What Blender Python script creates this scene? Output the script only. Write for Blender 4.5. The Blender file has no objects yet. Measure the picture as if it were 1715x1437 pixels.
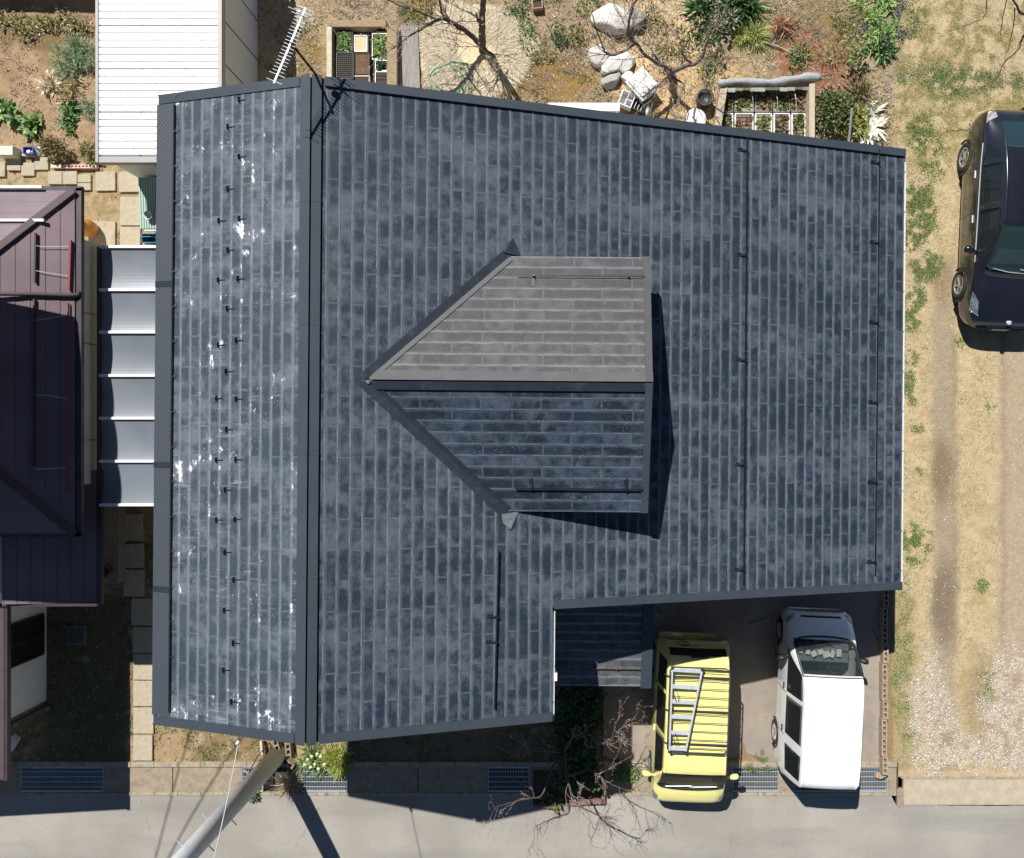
import bpy, math, random
import numpy as np
from mathutils import Vector, Matrix

# ------------------------------------------------------------------ camera, light, exposure
SC = bpy.context.scene
FPX, CAMZ, CX, CY = 1327.0, 17.1, 958.0, 718.0
cam = bpy.data.cameras.new('camera')
camo = bpy.data.objects.new('camera', cam)
SC.collection.objects.link(camo)
SC.camera = camo
camo.location = (0, 0, CAMZ)
camo.rotation_euler = (0, 0, 0)
cam.sensor_fit = 'HORIZONTAL'
cam.sensor_width = 36.0
cam.lens = 36.0 * FPX / 1715.0
cam.shift_x = -(CX - 857.5) / 1715.0
cam.shift_y = 0.0
cam.clip_start = 0.1
cam.clip_end = 500
SUN = Vector((0.356, -0.70, -1.0))
sl = bpy.data.lights.new('sun', 'SUN')
sl.energy = 5.0
sl.angle = math.radians(0.5)
sl.color = (1.0, 0.97, 0.925)
so = bpy.data.objects.new('sun', sl)
SC.collection.objects.link(so)
so.rotation_euler = SUN.to_track_quat('-Z', 'Y').to_euler()
so.location = (-5, 10, 20)
W = bpy.data.worlds.new('World')
SC.world = W
W.use_nodes = True
nt = W.node_tree
sky = nt.nodes.new('ShaderNodeTexSky')
sky.sky_type = 'NISHITA'
sky.sun_disc = False
sky.sun_elevation = math.radians(51.9)
sky.sun_rotation = math.radians(-27)
sky.air_density = 0.8
sky.dust_density = 0.0
sky.ozone_density = 3.0
nt.links.new(sky.outputs[0], nt.nodes['Background'].inputs[0])
nt.nodes['Background'].inputs[1].default_value = 0.05
SC.view_settings.view_transform = 'Standard'
SC.view_settings.look = 'None'
SC.view_settings.exposure = 0.35
SC.view_settings.gamma = 1.0

# ------------------------------------------------------------------ helpers
rnd = random.Random(7)
R = math.radians
COL = SC.collection


def P(px, py, z=0.0):
    """the point at height z that stands where the photograph shows it"""
    d = CAMZ - z
    return Vector(((px - CX) * d / FPX, (CY - py) * d / FPX, z))


def lin(c):
    c = c / 255.0
    return c / 12.92 if c <= 0.04045 else ((c + 0.055) / 1.055) ** 2.4


def A(r, g, b, k=0.66):
    """albedo from a sunlit sRGB reading"""
    return (min(lin(r) * k, .9), min(lin(g) * k, .9), min(lin(b) * k, .9))


class NT:
    def __init__(s, name):
        s.m = bpy.data.materials.new(name)
        s.m.use_nodes = True
        s.t = s.m.node_tree
        s.b = s.t.nodes['Principled BSDF']

    def new(s, ty, **kw):
        n = s.t.nodes.new(ty)
        for k, v in kw.items():
            setattr(n, k, v)
        return n

    def lk(s, a, b):
        s.t.links.new(a, b)

    def put(s, sock, v):
        if hasattr(v, 'is_linked') or hasattr(v, 'links'):
            s.lk(v, sock)
        elif isinstance(v, (tuple, list)) and len(v) == 3 and sock.type == 'RGBA':
            sock.default_value = (*v, 1)
        else:
            sock.default_value = v

    def math(s, op, a, b=0.0, c=None, clamp=False):
        n = s.new('ShaderNodeMath', operation=op, use_clamp=clamp)
        s.put(n.inputs[0], a)
        s.put(n.inputs[1], b)
        if c is not None:
            s.put(n.inputs[2], c)
        return n.outputs[0]

    def mix(s, f, a, b, mode='MIX'):
        n = s.new('ShaderNodeMix', data_type='RGBA', blend_type=mode)
        s.put(n.inputs[0], f)
        s.put(n.inputs[6], a)
        s.put(n.inputs[7], b)
        return n.outputs[2]

    def noise(s, vec, scale, detail=4, rough=.55, dim='3D'):
        n = s.new('ShaderNodeTexNoise', noise_dimensions=dim)
        if vec is not None:
            s.lk(vec, n.inputs['Vector'])
        n.inputs['Scale'].default_value = scale
        n.inputs['Detail'].default_value = detail
        n.inputs['Roughness'].default_value = rough
        return n.outputs['Fac']

    def ramp(s, f, lo, hi, a=0.0, b=1.0):
        n = s.new('ShaderNodeMapRange', interpolation_type='SMOOTHSTEP')
        s.put(n.inputs[0], f)
        s.put(n.inputs[1], lo)
        s.put(n.inputs[2], hi)
        s.put(n.inputs[3], a)
        s.put(n.inputs[4], b)
        return n.outputs[0]

    def obj(s):
        return s.new('ShaderNodeTexCoord').outputs['Object']

    def scalevec(s, v, sx, sy, sz):
        n = s.new('ShaderNodeMapping')
        s.lk(v, n.inputs[0])
        n.inputs['Scale'].default_value = (sx, sy, sz)
        return n.outputs[0]

    def bump(s, h, strength=.3, dist=.01):
        n = s.new('ShaderNodeBump')
        s.lk(h, n.inputs['Height'])
        n.inputs['Strength'].default_value = strength
        n.inputs['Distance'].default_value = dist
        s.lk(n.outputs[0], s.b.inputs['Normal'])


def MAT(name, col, rough=.6, var=.25, scale=6.0, metal=0.0, bump=0.0, spec=.5, streak=None, coat=0.0, dirt=None):
    """general procedural material: base colour broken up by two noises, a little bump"""
    k = NT(name)
    o = k.obj()
    if streak:
        o2 = k.scalevec(o, *streak)
    else:
        o2 = o
    n1 = k.noise(o2, scale, 5)
    n2 = k.noise(o2, scale * 7.3, 4)
    f = k.math('MULTIPLY_ADD', n1, .65, k.math('MULTIPLY', n2, .35))
    lo = tuple(c * (1 - var) for c in col)
    hi = tuple(min(c * (1 + var), .95) for c in col)
    c = k.mix(k.ramp(f, .3, .7), lo, hi)
    if dirt:
        n3 = k.noise(o, scale * .7, 6, .7)
        c = k.mix(k.ramp(n3, .52, .72, 0, dirt[1]), c, dirt[0])
    k.lk(c, k.b.inputs['Base Color'])
    k.b.inputs['Roughness'].default_value = rough
    k.b.inputs['Metallic'].default_value = metal
    k.b.inputs['Specular IOR Level'].default_value = spec
    k.b.inputs['Coat Weight'].default_value = coat
    k.b.inputs['Coat Roughness'].default_value = .04
    if bump:
        k.bump(n2, bump, .01)
    return k.m


def MATV(name, rough=.8, var=.3, scale=30, bump=0.0, spec=.3, trans=0.0):
    """colour from the mesh's own per-face colour (leaves, soil), broken up by noise"""
    k = NT(name)
    a = k.new('ShaderNodeVertexColor', layer_name='col').outputs[0]
    o = k.obj()
    n1 = k.noise(o, scale, 5, .65)
    v = k.ramp(n1, .25, .75, 1 - var, 1 + var)
    g = k.new('ShaderNodeCombineColor')
    for i in range(3):
        k.lk(v, g.inputs[i])
    c = k.mix(1.0, a, g.outputs[0], 'MULTIPLY')
    k.lk(c, k.b.inputs['Base Color'])
    k.b.inputs['Roughness'].default_value = rough
    k.b.inputs['Specular IOR Level'].default_value = spec
    if bump:
        k.bump(n1, bump, .02)
    if trans:
        t = k.new('ShaderNodeBsdfTranslucent')
        k.lk(c, t.inputs[0])
        mx = k.new('ShaderNodeMixShader')
        mx.inputs[0].default_value = trans
        k.lk(k.b.outputs[0], mx.inputs[1])
        k.lk(t.outputs[0], mx.inputs[2])
        k.lk(mx.outputs[0], k.t.nodes['Material Output'].inputs[0])
    return k.m


ORG = {}


def finish(o, parent, org):
    COL.objects.link(o)
    if parent is not None:
        o.parent = parent
        ORG[o.name] = ORG[parent.name]
    else:
        o.location = org
        ORG[o.name] = Vector(org)


def tag(o, label=None, cat=None, group=None, kind=None):
    if label: o['label'] = label
    if cat: o['category'] = cat
    if group: o['group'] = group
    if kind: o['kind'] = kind
    return o


def thing(name, loc, label, cat, group=None, rz=0.0):
    o = bpy.data.objects.new(name, None)
    o.empty_display_size = .2
    COL.objects.link(o)
    o.location = loc
    o.rotation_euler = (0, 0, rz)
    # children are written in world coordinates unless the thing is turned
    ORG[o.name] = Vector(loc) if rz == 0 else Vector((0, 0, 0))
    return tag(o, label, cat, group)


def copy_tree(o, parent=None):
    c = o.copy()
    COL.objects.link(c)
    if parent is not None:
        c.parent = parent
    for ch in list(o.children):
        copy_tree(ch, c)
    return c


class MB:
    def __init__(s):
        s.v, s.f, s.c, s.uv = [], [], [], {}

    def add(s, vs, fs, col=None):
        n = len(s.v)
        s.v += [tuple(v) for v in vs]
        for f in fs:
            s.f.append(tuple(i + n for i in f))
            s.c.append(col)
        return s

    def box(s, c, sz, rz=0.0, M=None, col=None):
        x, y, z = sz[0] / 2, sz[1] / 2, sz[2] / 2
        pts = [Vector(p) for p in ((-x, -y, -z), (x, -y, -z), (x, y, -z), (-x, y, -z), (-x, -y, z), (x, -y, z), (x, y, z), (-x, y, z))]
        m = M if M is not None else Matrix.Rotation(rz, 3, 'Z')
        c = Vector(c)
        s.add([c + m @ p for p in pts], [(0, 3, 2, 1), (4, 5, 6, 7), (0, 1, 5, 4), (1, 2, 6, 5), (2, 3, 7, 6), (3, 0, 4, 7)], col)
        return s

    def bar(s, p, q, w, h, up=(0, 0, 1), col=None):
        p, q = Vector(p), Vector(q)
        d = (q - p)
        L = d.length
        x = d.normalized()
        y = Vector(up).cross(x)
        if y.length < 1e-5: y = Vector((0, 1, 0)).cross(x)
        y.normalize()
        z = x.cross(y)
        M = Matrix((x, y, z)).transposed()
        return s.box((p + q) / 2, (L, w, h), M=M, col=col)

    def tube(s, pts, rad, n=8, cap=True, col=None):
        pts = [Vector(p) for p in pts]
        if not isinstance(rad, (list, tuple)): rad = [rad] * len(pts)
        vs, fs = [], []
        prev = None
        for i, p in enumerate(pts):
            t = (pts[min(i + 1, len(pts) - 1)] - pts[max(i - 1, 0)]).normalized()
            if prev is None:
                a = t.orthogonal().normalized()
            else:
                a = (prev - t * prev.dot(t))
                a = a.normalized() if a.length > 1e-6 else t.orthogonal().normalized()
            prev = a
            b = t.cross(a)
            for k in range(n):
                th = 2 * math.pi * k / n
                vs.append(p + (a * math.cos(th) + b * math.sin(th)) * rad[i])
        for i in range(len(pts) - 1):
            for k in range(n):
                fs.append((i * n + k, i * n + (k + 1) % n, (i + 1) * n + (k + 1) % n, (i + 1) * n + k))
        if cap:
            fs.append(tuple(range(n - 1, -1, -1)))
            fs.append(tuple(range((len(pts) - 1) * n, len(pts) * n)))
        return s.add(vs, fs, col)

    def lathe(s, prof, n=20, c=(0, 0, 0), M=None, col=None):
        """profile of (r, z) turned about z, then placed by M and c"""
        vs, fs = [], []
        c = Vector(c)
        for r, z in prof:
            for k in range(n):
                th = 2 * math.pi * k / n
                p = Vector((r * math.cos(th), r * math.sin(th), z))
                vs.append(c + (M @ p if M is not None else p))
        for i in range(len(prof) - 1):
            for k in range(n):
                fs.append((i * n + k, i * n + (k + 1) % n, (i + 1) * n + (k + 1) % n, (i + 1) * n + k))
        if prof[0][0] > 1e-4: fs.append(tuple(range(n - 1, -1, -1)))
        if prof[-1][0] > 1e-4: fs.append(tuple(range((len(prof) - 1) * n, len(prof) * n)))
        return s.add(vs, fs, col)

    def prism(s, poly, z0, z1, col=None):
        n = len(poly)
        vs = [(p[0], p[1], z0) for p in poly] + [(p[0], p[1], z1) for p in poly]
        fs = [tuple(range(n - 1, -1, -1)), tuple(range(n, 2 * n))]
        fs += [(i, (i + 1) % n, n + (i + 1) % n, n + i) for i in range(n)]
        return s.add(vs, fs, col)

    def slab(s, top, th, dirn=(0, 0, -1), col=None):
        """a top polygon (3-D) with thickness"""
        n = len(top)
        d = Vector(dirn) * th
        vs = [Vector(p) for p in top] + [Vector(p) + d for p in top]
        fs = [tuple(range(n)), tuple(range(2 * n - 1, n - 1, -1))]
        fs += [(n + i, n + (i + 1) % n, (i + 1) % n, i) for i in range(n)]
        return s.add(vs, fs, col)

    def build(s, name, mat, parent=None, org=None, smooth=False, bevel=0.0, fix=False):
        if org is None:
            org = ORG[parent.name] if parent is not None else Vector((0, 0, 0))
        org = Vector(org)
        me = bpy.data.meshes.new(name)
        me.from_pydata([(v[0] - org.x, v[1] - org.y, v[2] - org.z) for v in s.v], [], s.f)
        if any(c is not None for c in s.c):
            at = me.color_attributes.new('col', 'FLOAT_COLOR', 'CORNER')
            arr = []
            for f, c in zip(s.f, s.c):
                c = c or (.5, .5, .5)
                arr += [c[0], c[1], c[2], 1.0] * len(f)
            at.data.foreach_set('color', arr)
        if mat is not None: me.materials.append(mat)
        me.validate()
        if fix:
            import bmesh
            bm = bmesh.new()
            bm.from_mesh(me)
            bmesh.ops.recalc_face_normals(bm, faces=bm.faces)
            bm.to_mesh(me)
            bm.free()
        if smooth: me.polygons.foreach_set('use_smooth', [True] * len(me.polygons))
        o = bpy.data.objects.new(name, me)
        finish(o, parent, org)
        if bevel:
            m = o.modifiers.new('bevel', 'BEVEL')
            m.width = bevel
            m.segments = 2
            m.limit_method = 'ANGLE'
        return o


def np_mesh(name, V, F4, mat, cols=None, parent=None, org=(0, 0, 0), smooth=False):
    """mesh from numpy arrays; cols per vertex"""
    if parent is not None: org = ORG[parent.name]
    V = np.asarray(V, dtype=np.float64) - np.array(tuple(org))
    me = bpy.data.meshes.new(name)
    nf, k = F4.shape
    me.vertices.add(len(V))
    me.vertices.foreach_set('co', V.astype(np.float32).ravel())
    me.loops.add(nf * k)
    me.loops.foreach_set('vertex_index', F4.astype(np.int32).ravel())
    me.polygons.add(nf)
    me.polygons.foreach_set('loop_start', np.arange(0, nf * k, k, dtype=np.int32))
    me.update(calc_edges=True)
    if cols is not None:
        at = me.color_attributes.new('col', 'FLOAT_COLOR', 'POINT')
        c4 = np.ones((len(V), 4), dtype=np.float32)
        c4[:, :3] = cols
        at.data.foreach_set('color', c4.ravel())
    me.materials.append(mat)
    if smooth: me.polygons.foreach_set('use_smooth', np.ones(nf, dtype=bool))
    o = bpy.data.objects.new(name, me)
    finish(o, parent, org)
    return o


# ---- value noise
def vnoise(x, y, seed):
    r = np.random.RandomState(seed)
    g = r.rand(257, 257)
    xi = np.floor(x).astype(int)
    yi = np.floor(y).astype(int)
    fx, fy = x - xi, y - yi
    fx = fx * fx * (3 - 2 * fx)
    fy = fy * fy * (3 - 2 * fy)
    a = g[yi % 257, xi % 257]
    b = g[yi % 257, (xi + 1) % 257]
    c = g[(yi + 1) % 257, xi % 257]
    d = g[(yi + 1) % 257, (xi + 1) % 257]
    return (a * (1 - fx) + b * fx) * (1 - fy) + (c * (1 - fx) + d * fx) * fy


def fbm(x, y, s, seed, oct=4, g=.55):
    t, a, n = 0, 1.0, 0
    for i in range(oct):
        t = t + a * vnoise(x * s * 2 ** i + 17.3 * i, y * s * 2 ** i + 5.1 * i, seed + i)
        n += a
        a *= g
    return t / n


def sst(a, b, x):
    t = np.clip((x - a) / (b - a), 0, 1)
    return t * t * (3 - 2 * t)


# ---- leaves: kite-shaped faces with a fold
def leaf_arrays(base, dirs, L, Wd, droop, rs):
    """base (n,3), dirs (n,3) unit; returns V,F (two quads per leaf)"""
    n = len(base)
    upv = np.array([0, 0, 1.0])
    side = np.cross(dirs, upv + rs.normal(0, .35, (n, 3)))
    side /= np.linalg.norm(side, axis=1, keepdims=True) + 1e-9
    L = L[:, None]
    Wd = Wd[:, None]
    mid = base + dirs * L * .55
    tip = base + dirs * L
    tip[:, 2] -= droop * L[:, 0]
    mid[:, 2] -= droop * .15 * L[:, 0]
    l = mid + side * Wd * .5
    r = mid - side * Wd * .5
    l[:, 2] += Wd[:, 0] * .12
    r[:, 2] += Wd[:, 0] * .12
    V = np.stack([base, l, mid, r, tip], axis=1).reshape(-1, 3)
    i = np.arange(n)[:, None] * 5
    F = np.concatenate([i + np.array([[0, 2, 1, 1]]), i + np.array([[0, 3, 2, 2]]), i + np.array([[1, 2, 4, 4]]), i + np.array([[2, 3, 4, 4]])])
    return V, F[:, :3]


def leaves(name, mat, centers, nleaf, rad, L, Wd, cols, seed=1, spread='ball', up=.3, droop=.15, parent=None, org=(0, 0, 0)):
    """clumps of leaves round the given centres; cols a list of colours picked per leaf"""
    rs = np.random.RandomState(seed)
    C = np.repeat(np.array([tuple(c)[:3] for c in centers], dtype=float), nleaf, axis=0)
    n = len(C)
    rr = np.repeat(np.array([c[3] if len(c) > 3 else rad for c in [tuple(c) for c in centers]]), nleaf)
    d = rs.normal(0, 1, (n, 3))
    d[:, 2] = np.abs(d[:, 2]) * up * 2 + (up - .3)
    d /= np.linalg.norm(d, axis=1, keepdims=True)
    if spread == 'ball':
        off = d * (rr * rs.rand(n) ** .5)[:, None]
        off[:, 2] *= .8
        base = C + off
        dd = d + rs.normal(0, .6, (n, 3))
        dd /= np.linalg.norm(dd, axis=1, keepdims=True)
    elif spread == 'tuft':
        a = rs.rand(n) * 6.283
        base = C + np.stack([np.cos(a), np.sin(a), 0 * a], 1) * (rr * .35 * rs.rand(n))[:, None]
        dd = d
    else:
        a = rs.rand(n) * 6.283
        base = C + np.stack([np.cos(a), np.sin(a), 0 * a], 1) * (rr * rs.rand(n) ** .5)[:, None]
        base[:, 2] += rs.rand(n) * .03
        dd = d
    Ls = L * (.6 + .8 * rs.rand(n))
    Ws = Wd * (.6 + .8 * rs.rand(n))
    V, F = leaf_arrays(base, dd, Ls, Ws, droop, rs)
    cc = 1.35 * np.array(cols)[rs.randint(0, len(cols), n)] * (.7 + .6 * rs.rand(n))[:, None]
    cc = np.repeat(cc, 5, axis=0)
    if parent is None and tuple(org) == (0, 0, 0):
        org = C.mean(axis=0)
        org[2] = 0
    return np_mesh(name, V, F, mat, cc, parent, org)


# ------------------------------------------------------------------ materials
M_leaf = MATV('leaf', .55, .25, 40, spec=.4, trans=.25)
M_litter = MATV('litter', .9, .25, 40, spec=.1)
M_slate = MAT('dark slate metal', A(70, 78, 87, .72), .5, .08, 3, metal=.0, spec=.3, dirt=(A(88, 93, 101, .7), .3))
M_slate2 = MAT('dark flashing metal', A(52, 60, 72, .6), .5, .18, 6, spec=.3, dirt=(A(90, 98, 106, .6), .5))
M_black = MAT('black metal', (.012, .012, .014), .45, .3, 10)
M_white = MAT('white pvc', (.78, .78, .77), .4, .05, 8, dirt=((.5, .48, .44), .3))
M_alu = MAT('aluminium', (.56, .59, .62), .4, .12, 12, metal=.25)
M_galv = MAT('galvanised steel', (.46, .50, .52), .45, .2, 25, metal=.35)
M_dark = MAT('dark void', (.012, .013, .015), .8, .3, 4)
M_wood = MAT('weathered wood', (.30, .22, .13), .8, .3, 9, bump=.4, streak=(1, 6, 1), dirt=((.12, .10, .07), .6))
M_woodg = MAT('grey board', (.26, .24, .22), .85, .25, 7, bump=.4, streak=(5, 1, 1))
M_conc = MAT('pole concrete', (.66, .68, .69), .8, .10, 9, bump=.3, dirt=((.54, .55, .56), .4))
M_rust = MAT('rust red', (.20, .035, .035), .6, .2, 9)
M_cable = MAT('cable', (.03, .03, .03), .6, .1, 9)
M_bark = MAT('bark', (.09, .07, .06), .9, .4, 18, bump=.6)
M_twig = MAT('twig', (.23, .18, .155), .9, .4, 25)
M_glass = NT('dark glass')
M_glass.b.inputs['Base Color'].default_value = (.012, .018, .02, 1)
M_glass.b.inputs['Roughness'].default_value = .04
M_glass.b.inputs['Specular IOR Level'].default_value = .8
M_glass = M_glass.m
# ------------------------------------------------------------------ ground sheet
GX0, GX1, GY0, GY1, GS = -14.0, 11.2, -8.6, 11.0, .042
gx = np.arange(GX0, GX1, GS)
gy = np.arange(GY0, GY1, GS)
X, Y = np.meshgrid(gx, gy)
U = CX + X * FPX / CAMZ          # photo-scale map units, only to read positions off the survey
V_ = CY - Y * FPX / CAMZ
w1 = (fbm(X, Y, 1.6, 11) - .5)
w2 = (fbm(X, Y, 1.6, 23) - .5)
w3 = (fbm(X, Y, 5, 31) - .5)
w4 = (fbm(X, Y, 5, 43) - .5)


def ell(cx, cy, rx, ry, soft=.35, warp=40):
    uu = U + w1 * warp + w3 * warp * .5
    vv = V_ + w2 * warp + w4 * warp * .5
    d = np.sqrt(((uu - cx) / rx) ** 2 + ((vv - cy) / ry) ** 2)
    return 1 - sst(1 - soft, 1 + soft, d)


def rect(x0, y0, x1, y1, soft=8, warp=10):
    uu = U + w1 * warp + w3 * warp
    vv = V_ + w2 * warp + w4 * warp
    return sst(x0 - soft, x0 + soft, uu) * (1 - sst(x1 - soft, x1 + soft, uu)) * sst(y0 - soft, y0 + soft, vv) * (1 - sst(y1 - soft, y1 + soft, vv))


GC = np.zeros(X.shape + (3,))
GC[:] = A(168, 140, 106)
GZ = (fbm(X, Y, 2.0, 3) - .5) * .02


def lay(m, c, amt=1.0):
    global GC
    m = np.clip(m * amt, 0, 1)[..., None]
    GC = GC * (1 - m) + np.array(c) * m


def speck(s, seed, lo, hi):
    return sst(lo, hi, fbm(X, Y, s, seed, 3, .7))


# -- back yard
yard = rect(430, -400, 1492, 260, 6, 6)
lay(yard, A(184, 163, 134))
lay(yard * speck(2.2, 51, .45, .62), A(146, 128, 100), .8)
lay(yard * speck(6, 57, .5, .64), A(190, 168, 130), .7)
lay(yard * speck(9, 61, .56, .66), A(108, 94, 68), .5)
lay(ell(480, 70, 75, 110), A(204, 180, 146), .9)
lay(ell(520, 110, 28, 60), A(134, 112, 40), .8)
lay(ell(710, 12, 34, 26), A(146, 118, 46), .9)
lay(ell(925, 135, 80, 45), A(152, 124, 74), .9)
lay(ell(1120, 60, 120, 70), A(226, 198, 152), .95)
lay(ell(1150, 150, 110, 60), A(222, 190, 140), .95)
lay(ell(1060, 30, 70, 40), A(222, 196, 154), .8)
lay(ell(940, 40, 60, 35), A(172, 148, 122), .9)
lay(ell(1250, 60, 60, 40), A(128, 128, 66), .6)
lay(ell(1360, 90, 60, 55), A(166, 100, 66), .85)
lay(ell(1400, 160, 40, 45), A(150, 84, 58), .85)
lay(ell(1400, 30, 70, 40), A(130, 118, 76), .7)
lay(ell(1440, 75, 30, 25), A(186, 166, 134), .8)
lay(rect(1484, -50, 1496, 180, 2, 3), A(168, 152, 134), .9)
# straw mulch ring round the tree
dx, dy = U - 795, V_ - 88
rr = np.sqrt((dx / 96) ** 2 + (dy / 80) ** 2) + w1 * .12
th = np.arctan2(dy, dx)
strawm = 1 - sst(.93, 1.03, rr)
ray = fbm(th * 14 + 50, rr * 2.5, 1.0, 77, 4, .7)
lay(strawm, A(236, 218, 180))
lay(strawm * sst(.5, .64, ray), A(206, 182, 140), .75)
lay(strawm * sst(.40, .3, ray), A(244, 228, 190), .7)
lay(ell(818, 118, 20, 18, .4, 10), A(180, 146, 84), .7)
GZ += strawm * .02
GC *= (1 + .16 * np.clip(yard, 0, 1))[..., None]
# -- left vegetable bed
bed = rect(-200, -200, 166, 262, 4, 8)
lay(bed, A(192, 162, 128))
lay(bed * speck(3, 71, .48, .66), A(166, 138, 106), .7)
lay(bed * speck(8, 73, .55, .7), A(192, 164, 132), .6)
lay(ell(60, 55, 110, 28), A(128, 108, 70), .7)
lay(ell(110, 95, 45, 35), A(140, 128, 84), .6)
GZ += bed * ((fbm(X, Y, 3, 9) - .45) * .06 + .03)
# -- sandy path between the houses
path = rect(-50, 262, 275, 900, 4, 8)
lay(path, A(196, 174, 136))
lay(path * speck(4, 81, .5, .66), A(166, 142, 106), .7)
lay(path * speck(9, 85, .58, .68), A(150, 140, 96), .6)
# -- front garden strip
front = rect(-100, 900, 1012, 1284, 5, 8)
lay(front, A(160, 138, 104))
lay(front * speck(4, 91, .46, .6), A(132, 118, 74), .8)
lay(front * speck(10, 95, .58, .68), A(212, 196, 172), .6)
lay(front * ell(270, 1260, 60, 50), A(196, 166, 130), .7)
lay(front * ell(540, 1268, 55, 25), A(204, 176, 136), .9)
lay(rect(575, 1230, 1010, 1284, 6, 8), A(132, 124, 104), .8)
lay(rect(75, 1000, 212, 1284, 8, 8), A(110, 108, 84), .8)
# -- right lot: dry grass, wheel tracks, gravel
lot = rect(1496, -400, 2200, 1296, 4, 5)
lay(lot, A(208, 187, 148))
lay(lot * speck(3, 101, .5, .7), A(194, 171, 126), .8)
lay(lot * speck(7, 103, .55, .7), A(222, 200, 160), .7)
lay(lot * rect(1480, -50, 1800, 300, 60, 60) * speck(5, 107, .45, .62), A(160, 146, 92), .75)
tr1 = rect(1562, 430, 1600, 1310, 9, 12)
lay(tr1, A(176, 160, 136), .9)
tr2 = rect(1672, 560, 1800, 1310, 12, 14)
lay(tr2, A(190, 170, 146), .85)
lay(rect(1594, 560, 1604, 1100, 5, 8), A(160, 142, 120), .6)
lay(rect(1676, 560, 1684, 1200, 5, 8), A(164, 146, 122), .6)
lay(ell(1576, 790, 18, 55, .5, 14), A(146, 126, 100), .9)
lay(ell(1580, 1010, 22, 70, .5, 14), A(140, 124, 104), .9)
lay(ell(1576, 470, 16, 40, .5, 14), A(158, 132, 100), .7)
lay(ell(1640, 1180, 26, 90, .5, 20), A(168, 146, 116), .7)
grav = np.maximum(ell(1560, 1210, 34, 120, .3, 24), ell(1690, 1190, 46, 110, .3, 24))
grav = np.maximum(grav, ell(1600, 1270, 60, 40, .3, 24))
lay(grav * speck(5, 113, .30, .5), A(214, 200, 174), .8)
lay(grav * speck(24, 115, .56, .64), A(150, 134, 108), .6)
lay(rect(1490, 1290, 1800, 1306, 4, 4), A(216, 190, 150), .8)
lay(rect(1494, 990, 1530, 1290, 12, 14), A(166, 148, 108), .7)
GC *= (1 + .05 * np.clip(lot, 0, 1))[..., None]
# -- holes in the sheet for the roadside gutter
keep = ~((Y[:-1, :-1] > -7.86) & (Y[:-1, :-1] < -7.24) & (X[:-1, :-1] < 7.02)) & ~(Y[:-1, :-1] < -7.86)
keep &= ~((Y[:-1, :-1] < -7.52) & (X[:-1, :-1] > 6.9))
fine = fbm(X, Y, 18, 121, 3, .8)
GC *= (.80 + .4 * fine)[..., None]
GZ += (fine - .5) * .012
ny, nx = X.shape
idx = np.arange(ny * nx).reshape(ny, nx)
F = np.stack([idx[:-1, :-1], idx[:-1, 1:], idx[1:, 1:], idx[1:, :-1]], -1)[keep]
Vg = np.stack([X, Y, GZ], -1).reshape(-1, 3)
M_ground = MATV('soil and dry grass', .95, .35, 55, bump=.5, spec=.1)
g = np_mesh('ground', Vg, F, M_ground, GC.reshape(-1, 3))
tag(g, kind='structure')
# wider land beyond the lots
M_field = MAT('distant soil', A(170, 150, 112), .95, .3, .8, bump=.4)
mb = MB()
for (x0, y0, x1, y1) in ((-90, GY1 - .05, 90, 90), (-90, GY0 + .6, GX0 + .05, GY1 - .05), (GX1 - .1, GY0 + .6, 90, GY1 - .05)):
    mb.add([(x0, y0, -.004), (x1, y0, -.004), (x1, y1, -.004), (x0, y1, -.004)], [(0, 1, 2, 3)])
tag(mb.build('field', M_field), kind='structure')

# ------------------------------------------------------------------ road and gutter
k = NT('asphalt')
o = k.obj()
n1 = k.noise(o, .45, 5)
n2 = k.noise(k.scalevec(o, .15, 1.2, 1), 1.2, 5)
n3 = k.noise(o, 160, 2)
n4 = k.noise(o, 14, 5, .7)
c = k.mix(k.ramp(n1, .35, .65), A(178, 172, 163), A(198, 192, 181))
c = k.mix(k.ramp(n2, .45, .7, 0, .5), c, A(158, 154, 146))
c = k.mix(k.ramp(n4, .5, .75, 0, .35), c, A(148, 143, 134))
c = k.mix(k.ramp(n3, .45, .8, 0, .45), c, A(108, 104, 98))
cx_ = k.new('ShaderNodeTexVoronoi', feature='DISTANCE_TO_EDGE')
k.lk(k.scalevec(o, 1, .7, 1), cx_.inputs['Vector'])
cx_.inputs['Scale'].default_value = .16
crk = k.math('ADD', cx_.outputs['Distance'], k.math('MULTIPLY', k.noise(o, 5, 4), .02))
c = k.mix(k.ramp(crk, .0098, .0108, .25, 0), c, A(70, 66, 62))
k.lk(c, k.b.inputs['Base Color'])
k.b.inputs['Roughness'].default_value = .9
k.b.inputs['Specular IOR Level'].default_value = .2
k.bump(n3, .5, .006)
M_asph = k.m
# irregular edge against the gutter lip
mb = MB()
xs = np.arange(-20, 20.01, .12)
ed = -7.90 + .035 * (fbm(xs, xs * 0, 2.5, 5) - .5) * 2
top = [(x, e if x < 7.0 else e - .22) for x, e in zip(xs, ed)]
for a, b in zip(top[:-1], top[1:]):
    mb.add([(a[0], -14, .004), (b[0], -14, .004), (b[0], b[1], .004), (a[0], a[1], .004)], [(0, 1, 2, 3)])
mb.add([(-90, -40, .003), (90, -40, .003), (90, -14, .003), (-90, -14, .003)], [(0, 1, 2, 3)])
mb.add([(-90, -14, .003), (-20, -14, .003), (-20, -7.9, .003), (-90, -7.9, .003)], [(0, 1, 2, 3)])
mb.add([(20, -14, .003), (90, -14, .003), (90, -7.9, .003), (20, -7.9, .003)], [(0, 1, 2, 3)])
tag(mb.build('road', M_asph), kind='structure')

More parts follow.
